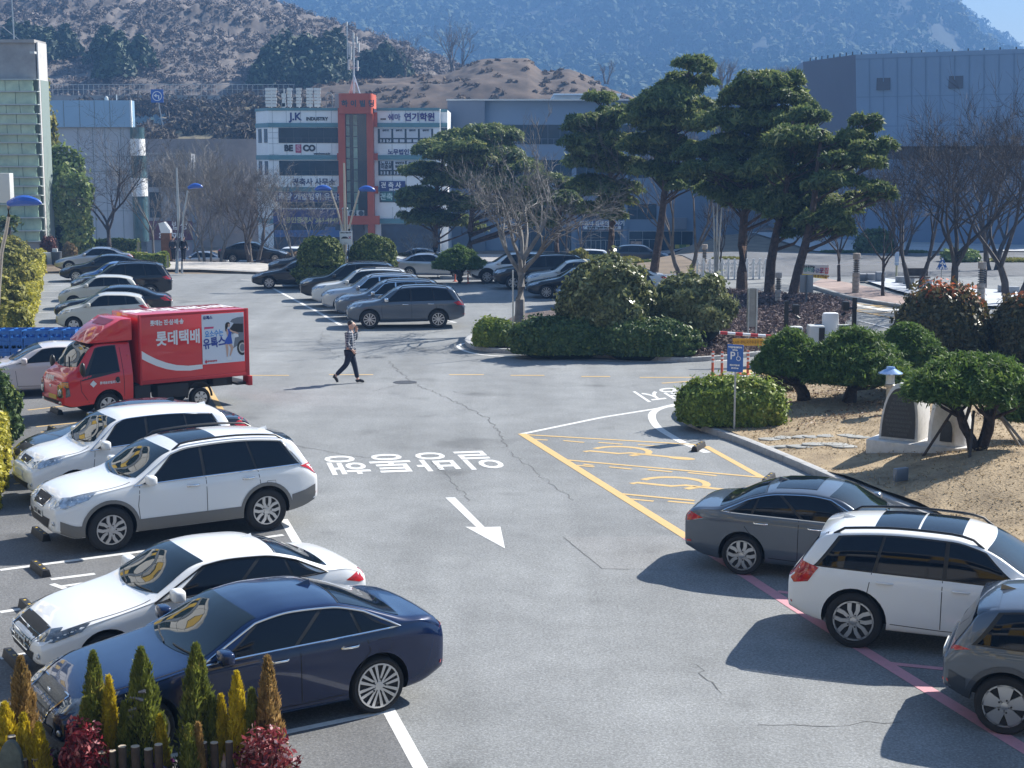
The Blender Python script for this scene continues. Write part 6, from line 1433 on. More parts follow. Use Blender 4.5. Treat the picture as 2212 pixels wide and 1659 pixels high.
sp = variant(SUV, W_=1.945, tr=.385, rr=.255, gw=.36, gh=.085, zg=.86, ez=-.02, zi=.52, hl=[('f', .46, .84), ('f', .66, .96), ('s', .25, 1.0), ('s', .66, 1.05), ('s', .5, .93), ('s', .14, .80), ('f', .60, .78)],
 tl=[('r', .55, 1.08), ('r', .8, 1.11), ('s', 4.62, 1.13), ('s', 4.32, 1.12), ('s', 4.5, 1.04), ('r', .85, .93), ('r', .6, 1.0)], zpr=.85)
car_at(sp, (574, 1146), 'R', LROW, P_WHITE, 'big white SUV with grey lower cladding and black roof rails', 'SUV', G1, style='five2', clad=M_CLADG, cladlow=.22, rails=M_BLKT, trim=M_CHROME, handle=M_CHROME, roofglass=[(2.2, 2.9)], spoiler=P_BLACK, plate='33로 6006')
sp = variant(BOXY, 4.25, 1.8, 1.70, tr=.33, gw=.3, gh=.05, zg=.86)
car_at(sp, (447, 1060), 'R', LROW, P_WHITE, 'white boxy car with an upright windscreen behind the big white SUV', 'car', G1, style='five', trim=M_CHROME)
sp = variant(SEDAN, 4.8, 1.84, 1.47, gw=.45, gh=.11)
car_at(sp, (447, 1013), 'R', LROW, P_BLACK, 'blue black saloon hidden behind the white boxy car', 'car', G1, style='ten', lamp=M_LAMPD)
sp = variant(SEDAN, 4.9, 1.83, 1.45)
car_at(sp, (-22, 862), 'F', 20, P_PINKW, 'pale pinkish white saloon half hidden behind the red truck', 'car', G1, style='ten')
sp = variant(HATCH)
car_at(sp, (160, 718), 'F', FROW, P_BEIGE, 'ivory small hatchback just behind the red truck', 'car', G1, style='five', detail=1)
car_at(variant(SEDAN, 4.75, 1.82, 1.45, gw=.45), (165, 696), 'F', FROW, P_BLACK, 'black saloon squeezed between two ivory hatchbacks', 'car', G1, style='ten', detail=1)
car_at(sp, (160, 668), 'F', FROW, P_BEIGE, 'ivory small hatchback in front of the black SUV', 'car', G1, style='five', detail=1)
sp = variant(SUV, 4.72, 1.87, 1.80, gw=.4)
car_at(sp, (325, 648), 'R', FROW, P_BLACK, 'tall black SUV with a red tail lamp standing out into the lane', 'SUV', G1, style='six', detail=1, spoiler=P_BLACK, rails=M_BLKT)
car_at(variant(HATCH), (195, 630), 'F', FROW, P_BLUE, 'steel blue small hatchback beside the tall black SUV', 'car', G1, style='five', detail=1)
car_at(variant(SEDAN, 4.82, 1.83, 1.47), (165, 609), 'F', FROW, P_BLACK, 'black saloon between the blue hatchback and the silver saloon', 'car', G1, style='ten', detail=1)
car_at(variant(SEDAN, 4.6, 1.8, 1.46), (150, 588), 'F', FROW, P_SILVER, 'silver saloon at the far end of the left row', 'car', G1, style='ten', detail=1)
sp = variant(SUV, 4.7, 1.88, 1.69, tr=.37, gw=.4, gh=.12, zg=.80, bars=1, fo=.92, wb=2.7)
car_at(sp, (947, 709), 'R', 4.5, P_GREY, 'blue grey SUV with chrome window strips, nearest of the middle row', 'SUV', G3, style='ten', detail=2, mirror=M_CHROME, lamp=M_LAMP, rails=M_BLKT, plate='52가 3871', handle=M_CHROME)
mids = [((912, 691), sp, P_GREY, 'grey SUV with a chrome mirror, second in the middle row', 'SUV'), ((876, 677), variant(SUV, 4.67, 1.88, 1.71), P_SILVER, 'silver SUV with an amber headlamp corner, third in the middle row', 'SUV'),
  ((850, 664), variant(SUV, 4.73, 1.9, 1.75), P_PEARL, 'white SUV with a sunroof, fourth in the middle row', 'SUV'), ((822, 650), variant(SUV, 4.88, 1.92, 1.81), P_BLACK, 'black SUV beside the tall topiary, fifth in the middle row', 'SUV'),
  ((704, 623), variant(SEDAN, 4.92, 1.86, 1.47), P_BLACK, 'black saloon half behind the topiary', 'car'), ((670, 617), variant(SEDAN, 4.8, 1.84, 1.47), P_GREY, 'dark grey saloon between two black cars at the topiary', 'car'),
  ((648, 612), variant(SEDAN, 4.9, 1.86, 1.47), P_GREY, 'grey saloon next to the black people carrier', 'car'), ((618, 604), variant(SUV, 5.1, 1.98, 1.75), P_BLACK, 'black people carrier at the far end of the middle row', 'car')]
for i, (px, s_, p_, lab, c_) in enumerate(mids):
 car_at(s_, (px[0] + (0 if i < 5 else 0), px[1]), 'R' if i < 5 else 'F', MROW, p_, lab, c_, G3, style='five2', detail=1, rails=M_CLAD if c_ == 'SUV' else None, roofglass=[(2.2, 2.8)] if i == 2 else None, trim=M_CHROME if i < 2 else None, mirror=M_CHROME if i == 0 else None)
car_at(variant(SUV, 4.5, 1.85, 1.68), (735, 598), 'T', 185, P_PEARL, 'white car whose tail shows between the two topiaries', 'car', 'cars parked along the far kerb', style='five2', detail=0)
car_at(variant(SEDAN, 4.53, 1.78, 1.43), (885, 602), 'R', 176, P_SILVER, 'silver saloon behind the middle row, right of the dome topiary', 'car', 'cars parked along the far kerb', style='ten', detail=1)
sp = variant(SUV, 4.77, 1.89, 1.68, gw=.44, gh=.14, zg=.86)
car_at(sp, (1052, 613), 'F', BROW, P_WHITE, 'white SUV nearest the round little pine in the far right row', 'SUV', G4, style='five2', detail=1, clad=M_CLAD, lamp=M_LAMPD)
car_at(variant(SUV, 4.93, 1.92, 1.81, gw=.44, gh=.16), (1108, 626), 'F', BROW, P_BLACK, 'black SUV with a tall grille behind the tree trunk', 'SUV', G4, style='six', detail=1, rails=M_BLKT)
car_at(variant(SUV, 4.6, 1.85, 1.66), (1178, 634), 'F', BROW, P_PEARL, 'white SUV between two black cars behind the tree', 'SUV', G4, style='five2', detail=1)
car_at(variant(SEDAN, 4.97, 1.87, 1.47), (1180, 645), 'F', BROW, P_BLACK, 'black saloon with silver multi spoke wheels left of the glossy bush', 'car', G4, style='ten', detail=1)
car_at(variant(SUV, 4.5, 1.83, 1.7), (1248, 668), 'F', BROW, P_BLACK, 'black car with a pale green number plate peeping out behind the bush', 'car', G4, style='five2', detail=1, plate_m=M_PLATEG)
car_at(variant(SEDAN, 4.8, 1.84, 1.46), (1400, 640), 'R', BROW, P_WHITE, 'white car seen between the two glossy bushes', 'car', G4, style='ten', detail=0)
sp = variant(SEDAN, tr=.325, rr=.242, tl=[('r', .42, .885), ('r', .7, .94), ('s', 4.38, .955), ('s', 4.10, .88), ('s', 4.3, .82), ('r', .75, .79), ('r', .5, .82)], rb=.12)
car_at(sp, (1603, 1240), 'R', RROW, P_GREY, 'dark grey saloon next to the ochre disabled bays', 'car', G2, style='five2', trim=M_CHROME, handle=M_CHROME, roofglass=[(2.35, 3.0)])
sp = variant(SUV, 4.65, 1.88, 1.66, tr=.385, rr=.275, wb=2.81, fo=.88, top=[(0, .85), (.06, .93), (.4, 1.03), (1.0, 1.10), (1.2, 1.14), (2.05, 1.56), (2.45, 1.645), (3.1, 1.66), (3.9, 1.61), (4.2, 1.55), (4.48, 1.2), (4.58, 1.04), (4.65, .95)],
 tl=[('r', .5, 1.11), ('r', .8, 1.14), ('s', 4.35, 1.14), ('s', 4.08, 1.07), ('s', 4.22, .87), ('r', .86, .83), ('r', .6, .92)])
car_at(sp, (1843, 1397), 'R', RROW, P_WHITE, 'white SUV with a long dark sunroof in the right row', 'SUV', G2, style='five2', rails=M_BLKT, roofglass=[(2.25, 2.8), (2.83, 3.4)], spoiler=P_WHITE)
sp = variant(SUV, 4.17, 1.8, 1.55, tr=.345, rr=.25, wb=2.6, fo=.82, tl=[('r', .45, .98), ('r', .7, 1.0), ('s', 4.0, 1.0), ('s', 3.72, .965), ('s', 3.9, .92), ('r', .7, .90)])
car_at(sp, (2168, 1583), 'R', RROW, P_GREY, 'dark grey small SUV cut by the right edge, nearest of the right row', 'SUV', G2, style='blade', clad=P_DGREY, spoiler=P_GREY)
for (u, Y, sp_, p_, rd, lab, c_, nm) in ((550, 108, variant(SEDAN, 4.95, 1.87, 1.47), P_BLACK, 182, 'black saloon on the street left of the slim bare tree', 'car', None), (632, 120, variant(SUV, 4.5, 1.85, 1.68), P_WHITE, 80, 'white car facing us on the street in front of the shop', 'car', None),
  (895, 118, variant(SEDAN, 4.9, 1.86, 1.47), P_BLUEB, 2, 'dark saloon on the street behind the rusty hedge', 'car', None), (1258, 128, variant(BOXY, 4.6, 1.75, 1.95, kind='van'), P_WHITE, 2, 'white delivery van on the street in front of the printer shop', 'van', 'delivery_van'),
  (1385, 122, variant(SUV, 4.5, 1.84, 1.65), P_DGREY, 178, 'dark car with a lit red tail lamp behind the trimmed shrubs', 'car', None), (1388, 132, variant(SEDAN, 4.7, 1.82, 1.46), P_SILVER, 178, 'silver car on the street beyond the dark car', 'car', None), (430, 122, variant(SEDAN, 4.7, 1.82, 1.46), P_SILVER, 2, 'silver car half hidden behind the many stemmed tree', 'car', None)):
 b_ = GP(u, Y); make_car(sp_, p_, lab, c_, 'vehicles on the street', b_, R(rd), style='ten', detail=0, name=nm)
# ================================================================ red delivery truck
def sheet3(name, polys, m, parent, thick=0.):
 mb = MB()
 for p in polys: mb.sheet(p)
 return mb.build(name, m, parent)
TR = empty('delivery_truck', (0, 0, 0), 0, 'red box truck with white lettering and an advert with a woman on its side', 'truck')
fg = G(233, 902); ta = R(37); off = Vector((0, -.72, 0)); TR.rotation_euler = (0, 0, ta)
TR.location = (fg.x - (off.x * math.cos(ta) - off.y * math.sin(ta)), fg.y - (off.x * math.sin(ta) + off.y * math.cos(ta)), 0)
M_TRED = P_RED; M_TW = mat('vinyl_white', (.72, .72, .72), .45); M_CHAS = mat('chassis_black', (.018, .018, .02), .7)
CAB = dict(L=1.80, W=1.76, H=1.98, wb=1, fo=1.12, tr=.33, rr=.2, top=[(0, 1.04), (.04, 1.13), (.2, 1.27), (.28, 1.32), (.80, 1.91), (1.0, 1.965), (1.35, 1.98), (1.80, 1.97)], belt=[(0, .92), (.12, 1.10), (.4, 1.17), (1.80, 1.22)], sill=[(0, .40), (.2, .34), (.5, .36), (1.80, .42)], ws=(.27, .80), rw=(1.5, 1.6), dlo=(.4, .9, 1.5, 1.42), pil=(1, 1, 1, 1), zh=.8, zt=1, rf=.10, rb=.01, lean=.22, capf=.07, capr=.02)
cb_ = Body(CAB, 40, 3); me = bpy.data.meshes.new('cab'); V_ = cb_.V.copy(); me.from_pydata([tuple(v) for v in V_], [], cb_.F); co = link('cab', me)
XO = -1.21 + CAB['L'] / 2 + .07                   # body coordinates to truck coordinates (front wheel at x=0)
cut = []
for sg in (-1, 1):
 c = MB(); c.lathe([(.40, min(sg * .45, sg * 1.2)), (.40, max(sg * .45, sg * 1.2))], (-XO, 0, .36), 28, 'y'); cut.append(c.build('cutter', M_BLKT))
boolean_cut(co, cut); me = co.data; me.materials.clear(); me.materials.append(M_TRED); me.materials.append(M_BLKT)
me.polygons.foreach_set('material_index', [1 if math.hypot(p.center.x + XO, p.center.z - .36) < .398 or (p.center.z < .45 and abs(p.normal.z) > .7) else 0 for p in me.polygons])
me.polygons.foreach_set('use_smooth', [True] * len(me.polygons)); me.set_sharp_from_angle(angle=R(38)); co.parent = TR; co.location = (XO, 0, 0)
def TP(n, m, fn, par=None, smooth=True, cab=True):
 mb = MB(); fn(mb); o = mb.build(n, m, par or TR, smooth=smooth, ang=50)
 if cab and par is None: o.location = (XO, 0, 0)
 return o
hwc = lambda x: cb_.keys(x)[6]
TP('windscreen', M_SCREEN, lambda mb: cb_.grid(mb, lambda u, v: ((.29 + .50 * v) - .90 + .10 * ((u - .5) * 2) ** 2, (u - .5) * 2 * (hwc(.29 + .5 * v) - .05), cb_.top_z(.29 + .5 * v + .1 * ((u - .5) * 2) ** 2, (u - .5) * 2 * (hwc(.29 + .5 * v) - .05))), 14, 8, .006))
def cs(x, z, sg): return (x - .90, sg * cb_.side_y(x, z), z)
for sg in (-1, 1):
 TP('window_surround', M_BLKT, lambda mb: cb_.grid(mb, lambda u, v: cs((.42 + (1.46 - .42) * u) * (1 - v) + (.86 + (1.42 - .86) * u) * v, (1.02 + .16 * u) * (1 - v) + v * min(1.86, cb_.keys(.86 + (1.42 - .86) * u)[4] - .05), sg), 12, 6, .004))
 TP('side_window', M_TINT, lambda mb: cb_.grid(mb, lambda u, v: cs((.62 + (1.44 - .62) * u) * (1 - v) + (.90 + (1.40 - .90) * u) * v, (1.16 + .05 * u) * (1 - v) + v * min(1.83, cb_.keys(.9 + (1.4 - .9) * u)[4] - .07), sg), 12, 6, .008))
 hl = TP('headlight', M_LAMPD, lambda mb: cb_.patch(mb, [('f', .46, .62), ('f', .48, .92), ('f', .62, 1.0), ('s', .10, 1.02), ('s', .14, .66), ('f', .66, .6)], .012, sg < 0))
 TP('lamp_lens', M_LAMP, lambda mb: mb.ball((cb_.pt(('f', sg * .62, .74)).x - .01, sg * .62, .74), .03, .1, .09), None)
 TP('indicator', mat('amber_lamp', (.6, .22, .03), .15, coat=1.), lambda mb: cb_.patch(mb, [('f', .5, .90), ('f', .62, .985), ('s', .09, 1.0), ('s', .11, .88), ('f', .62, .86)], .017, sg < 0))
 TP('fog_lamp', M_LAMP, lambda mb: mb.ball((cb_.pt(('f', sg * .58, .47)).x - .005, sg * .58, .47), .02, .10, .04))
 TP('mirror', M_BLKT, lambda mb: (mb.ball((.40 - .90, sg * 1.03, 1.34), .07, .11, .18, 10, 8), mb.tube([(.55 - .90, sg * .8, 1.22), (.42 - .90, sg * .97, 1.3)], .02, 5)))
 TP('door_seam', M_SEAM, lambda mb: cb_.ribbon(mb, [(.40, 1.05), (.42, .75), (.62, .45)], .012, .003, sg)); TP('door_seam', M_SEAM, lambda mb: cb_.ribbon(mb, [(1.52, 1.8), (1.55, 1.2), (1.56, .46)], .012, .003, sg))
 TP('door_handle', M_BLKT, lambda mb: mb.ball((1.38 - .90, sg * (cb_.side_y(1.38, .98) - .01), .98), .07, .03, .09, 12, 6))
TP('bumper_grille', M_GRILL, lambda mb: cb_.patch(mb, [('f', -.62, .53), ('f', .62, .53), ('f', .5, .44), ('f', -.5, .44)], .01))
TP('number_plate', mat('yellow_plate', (.62, .42, .05), .5), lambda mb: mb.box(cb_.pt(('f', 0, .6)).x - .02, cb_.pt(('f', 0, .6)).x - .008, -.42, .1, .555, .665))
TP('emblem', M_CHROME, lambda mb: mb.ball((cb_.pt(('f', 0, .86)).x - .006, 0, .86), .012, .06, .035, 14, 6))
q_ = cb_.pt(('f', 0, 1.0)); Mf = Matrix(((0, 0, -1, q_.x - .02 + XO), (-1, 0, 0, 0.05), (0, 1, 0, 1.06), (0, 0, 0, 1)))
text_mesh('롯데택배', .15, Mf @ Matrix.Rotation(-.25, 4, 'X'), 'bonnet_lettering', M_TW, TR, .004, .004)
for s_ in (0, 1):
 q = [cb_.near(((.30 + .03 * i) - .90, -.1 - .3 * s_ + .22 * i / 6 * 2, cb_.top_z(.3 + .03 * i, .2)), .02) for i in range(7)]; TP('wiper', M_BLKT, lambda mb: mb.tube(q, .011, 4))
text_mesh('롯데글로벌로지스', .075, Matrix.Translation((.03, -cb_.side_y(1.12, .92) - .004, .93)) @ wallM((0, 0, 0)), 'door_lettering', M_TW, TR, .004, .002)
sheet3('door_emblem', [[(-.42 + .09 * math.cos(t + .78) , -cb_.side_y(.9, .92) - .02, .93 + .09 * math.sin(t + .78)) for t in np.linspace(-.78, 2 * math.pi - .78, 5)[:-1]]], M_TW, TR)
d = MB(); fr = [(-.44, .64, 1.93), (.0, .70, 2.29), (.42, .78, 2.52), (.70, .82, 2.54), (.70, .82, 1.96), (-.2, .68, 1.93)]
d.add([(x, -y, z) for x, y, z in fr] + [(x, y, z) for x, y, z in fr], [[5, 4, 3, 2, 1, 0], [6, 7, 8, 9, 10, 11]] + [(i, (i + 1) % 6, 6 + (i + 1) % 6, 6 + i) for i in range(6)])
dfl = d.build('wind_deflector', M_TRED, TR, bevel=.05)
d = MB(); d.add([(.12, -.42, 2.365), (.12, .42, 2.365), (.36, .5, 2.495), (.36, -.5, 2.495)], [(0, 1, 2, 3)]); d.build('deflector_panel', mat('deflector_dark', (.20, .012, .03), .4), dfl)
BX0, BX1, BZ0, BZ1, BY = .86, 3.98, .80, 2.60, .88
d = MB(); d.box(BX0, BX1, -BY, BY, BZ0, BZ1); d.build('cargo_box', M_TRED, TR, bevel=.025)
M_TRE = mat('red_edge', (.40, .015, .02), .5)
for (a, b_, n_) in (((BX0, -BY), (BX1, -BY), 'edge_rail'),):
 d = MB(); d.box(BX0 - .005, BX1 + .005, -BY - .012, -BY + .04, BZ1 - .06, BZ1 + .008); d.build('edge_rail', M_TRE, TR, bevel=.006); d = MB(); d.box(BX0 - .005, BX1 + .005, -BY - .012, -BY + .04, BZ0 - .01, BZ0 + .09); d.build('edge_rail', M_TRE, TR, bevel=.006)
 d = MB(); d.box(BX1 - .1, BX1 + .012, -BY - .015, -BY + .05, BZ0 - .02, BZ1 + .012); d.build('corner_post', M_TRE, TR, bevel=.008); d = MB(); d.box(BX0 - .012, BX0 + .05, -BY - .015, -BY + .05, BZ0 - .02, BZ1 + .012); d.build('corner_post', M_TRE, TR, bevel=.008)
YS = -BY - .006
def bxz(zx, zy): return (BX0 + (zx - 1040) / 1115 * (BX1 - BX0), BZ1 - (zy - (120 - (zx - 1040) * .058)) / (785 + (zx - 1040) * .018) * (BZ1 - BZ0))
def btext(s, zx, zy, h, m, bold=.01, y=YS, wide=1., n='box_lettering', rot=0.):
 x, z = bxz(zx, zy); return text_mesh(s, h, Matrix.Translation((x, y, z)) @ wallM((0, 0, 0)) @ Matrix.Rotation(rot, 4, 'Z'), n, m, TR, .004, bold, wide)
btext('롯데택배', 1428, 392, .40, M_TW, .012, wide=.86); btext('롯데는 진·심·배·송', 1318, 206, .145, M_TW, .006, wide=.86)
up = [(1045, 512), (1120, 570), (1200, 620), (1300, 668), (1400, 700), (1520, 715), (1666, 706)]; lw = [(1045, 605), (1120, 655), (1200, 700), (1300, 742), (1400, 765), (1540, 773), (1666, 757)]
d = MB(); n = len(up); vs = []
for a, b_ in zip(up, lw):
 for q in (a, b_): x, z = bxz(*q); vs.append((x, YS, z))
d.add(vs, [(2 * i, 2 * i + 1, 2 * i + 3, 2 * i + 2) for i in range(n - 1)]); d.build('white_swoosh', M_TW, TR)
x0, z1 = bxz(1668, 122); x1, z0 = bxz(2108, 690)
d = MB(); d.box(x0, x1, YS - .012, YS + .002, z0, z1); AD = d.build('advert_panel', mat('advert_white', (.62, .66, .72), .5), TR)
YA = YS - .016
def ad(name, pts, m, dy=0.):
 return sheet3(name, [[(bxz(*p)[0], YA - dy, bxz(*p)[1]) for p in pts][::-1]], m, AD)
btext('유록스', 1730, 160, .10, M_NAVYT, .004, YA, n='advert_lettering').parent = AD; btext('요소수는', 1792, 350, .20, mat('ad_sky_blue', (.04, .25, .6), .5), .004, YA, .74, 'advert_lettering', .05).parent = AD; btext('유록스', 1792, 460, .30, mat('ad_navy', (.03, .06, .28), .5), .01, YA, .8, 'advert_lettering', .1).parent = AD
btext('롯데정밀화학', 1766, 674, .05, mat('ad_red', (.5, .03, .05), .5), .002, YA, n='advert_lettering').parent = AD
ad('advert_flash', [(1692, 268), (1792, 264), (1786, 286), (1702, 290), (1692, 300)], mat('ad_pink', (.6, .05, .15), .5))
x_, z_ = bxz(1702, 678); sheet3('advert_emblem', [[(x_ + .045 * math.cos(t), YA, z_ + .055 * math.sin(t)) for t in (0, -1.57, -3.14, -4.71)]], MATS['ad_red'], AD)
M_ADG = mat('ad_car_grey', (.16, .18, .21), .4); M_SKIN = mat('skin', (.55, .35, .26), .6); M_ADB = mat('ad_blue', (.03, .09, .42), .5); M_HAIR = mat('hair_black', (.012, .010, .010), .5)
ad('advert_car', [(2106, 150), (2040, 158), (1985, 178), (1962, 210), (2000, 225), (1950, 300), (2010, 400), (1990, 530), (2030, 500), (2060, 460), (2106, 440)], M_ADG); ad('advert_boot', [(2098, 235), (2000, 232), (1955, 305), (1985, 330), (2098, 340)], M_BLKT, .001)
for (r_, m_, dy) in ((92, M_BLKT, .002), (62, M_RIM, .003), (45, M_ADG, .004)): ad('advert_wheel', [(min(2105, 2086 + r_ * .62 * math.cos(t)), 525 + r_ * math.sin(t)) for t in np.linspace(0, 2 * math.pi, 21)[:-1]], m_, dy)
ad('advert_hair', [(1910, 240), (1922, 218), (1945, 212), (1962, 228), (1958, 250), (1940, 260), (1930, 290), (1925, 330), (1910, 320), (1908, 270)], M_HAIR, .002); ad('advert_face', [(1938, 235), (1958, 230), (1962, 255), (1952, 274), (1938, 270)], M_SKIN, .003)
ad('advert_torso', [(1928, 292), (1960, 300), (1975, 340), (1970, 390), (1930, 392), (1935, 340)], M_ADB, .003); ad('advert_back', [(1920, 300), (1934, 292), (1942, 340), (1932, 385), (1922, 345)], M_SKIN, .0035)
ad('advert_arm', [(1955, 296), (1985, 318), (2030, 335), (2050, 352), (2045, 362), (2020, 350), (1975, 332), (1955, 318)], M_SKIN, .005); ad('advert_parcel', [(1990, 352), (2042, 344), (2048, 392), (1996, 402)], M_TW, .004)
ad('advert_skirt', [(1928, 388), (1972, 388), (1982, 470), (1940, 478), (1895, 468), (1910, 420)], M_ADB, .003); ad('advert_leg', [(1905, 472), (1935, 476), (1938, 540), (1932, 600), (1928, 630), (1918, 628), (1915, 560)], M_SKIN, .002); ad('advert_leg', [(1938, 476), (1972, 470), (1992, 520), (1970, 590), (1958, 620), (1948, 616), (1958, 560), (1962, 525)], M_SKIN, .0022); ad('advert_shoe', [(1922, 640), (1950, 622), (1975, 645), (1965, 668), (1928, 668)], M_TW, .003)
ob_ = text_mesh('롯데택배', .85, Matrix.Translation((2.4, .1, BZ1 + .004)) @ Matrix.Rotation(0, 4, 'Z'), 'roof_lettering', M_TW, TR, .002, .02)
d = MB(); d.box(.62, 3.7, -.42, .42, .5, .72); d.build('chassis', M_CHAS, TR)
d = MB(); d.box(.72, 1.15, -.82, -.45, .38, .78); d.build('battery_box', M_CHAS, TR, bevel=.02); d = MB(); d.box(1.35, 2.25, -.80, -.35, .36, .74); d.build('fuel_tank', M_CHAS, TR, bevel=.06); d = MB(); d.box(2.95, 3.35, -.80, -.42, .58, .78); d.build('tool_box', M_CHAS, TR, bevel=.02); d = MB(); d.box(3.98, 4.1, -.84, -.5, .5, .76); d.build('tail_lamp_bracket', M_TRE, TR, bevel=.01); d = MB(); d.box(3.7, 4.12, -.7, .7, .52, .58); d.build('rear_bar', M_CHAS, TR)
d = MB(); d.tube([(2.58 + .36 * math.cos(t), -.70, .30 + .40 * math.sin(t)) for t in np.linspace(0, math.pi, 13)], .03, 6); d.build('mudguard', M_CHAS, TR); d = MB(); d.box(.55, .62, -.78, .78, .46, 1.6); d.build('cab_back', M_TRED, TR, bevel=.02)
for (x, tr_, rr_) in ((0, .325, .215), (2.58, .28, .18)):
 for sg in (-1, 1): wheel(TR, x, sg * .70, sg, tr_, rr_, 'six', .2)
# ================================================================ people
def skin_obj(name, verts, edges, radii, m, parent, sub=2, root=0):
 me = bpy.data.meshes.new(name); me.from_pydata(verts, edges, []); o = bpy.data.objects.new(name, me); col.objects.link(o)
 o.modifiers.new('s', 'SKIN'); sv = me.skin_vertices[0].data
 for i, r in enumerate(radii): sv[i].radius = (r, r) if not isinstance(r, tuple) else r; sv[i].use_root = (i == root)
 o.modifiers.new('d', 'SUBSURF').levels = sub
 bpy.context.view_layer.update(); dg = bpy.context.evaluated_depsgraph_get(); m2 = bpy.data.meshes.new_from_object(o.evaluated_get(dg)); o.modifiers.clear(); o.data = m2; bpy.data.meshes.remove(me); m2.name = name
 m2.materials.clear(); m2.materials.append(m); m2.polygons.foreach_set('use_smooth', [True] * len(m2.polygons)); o.parent = parent; return o
def plaid():
 m = bpy.data.materials.new('plaid'); m.use_nodes = True; n = m.node_tree.nodes; l = m.node_tree.links; b = n['Principled BSDF']; tc = n.new('ShaderNodeTexCoord'); sx = n.new('ShaderNodeSeparateXYZ'); l.new(tc.outputs['Object'], sx.inputs[0])
 def stripe(out, f, w_):
  a = n.new('ShaderNodeMath'); a.operation = 'MULTIPLY'; a.inputs[1].default_value = f; l.new(out, a.inputs[0]); b_ = n.new('ShaderNodeMath'); b_.operation = 'FRACT'; l.new(a.outputs[0], b_.inputs[0]); c = n.new('ShaderNodeMath'); c.operation = 'LESS_THAN'; c.inputs[1].default_value = w_; l.new(b_.outputs[0], c.inputs[0]); return c.outputs[0]
 ad_ = n.new('ShaderNodeMath'); ad_.operation = 'MAXIMUM'; l.new(stripe(sx.outputs[2], 15., .3), ad_.inputs[0]); l.new(stripe(sx.outputs[0], 11., .22), ad_.inputs[1])
 mx = n.new('ShaderNodeMix'); mx.data_type = 'RGBA'; l.new(ad_.outputs[0], mx.inputs[0]); mx.inputs[6].default_value = (.06, .07, .10, 1); mx.inputs[7].default_value = (.34, .35, .37, 1); l.new(mx.outputs[2], b.inputs['Base Color']); b.inputs['Roughness'].default_value = .9; return m
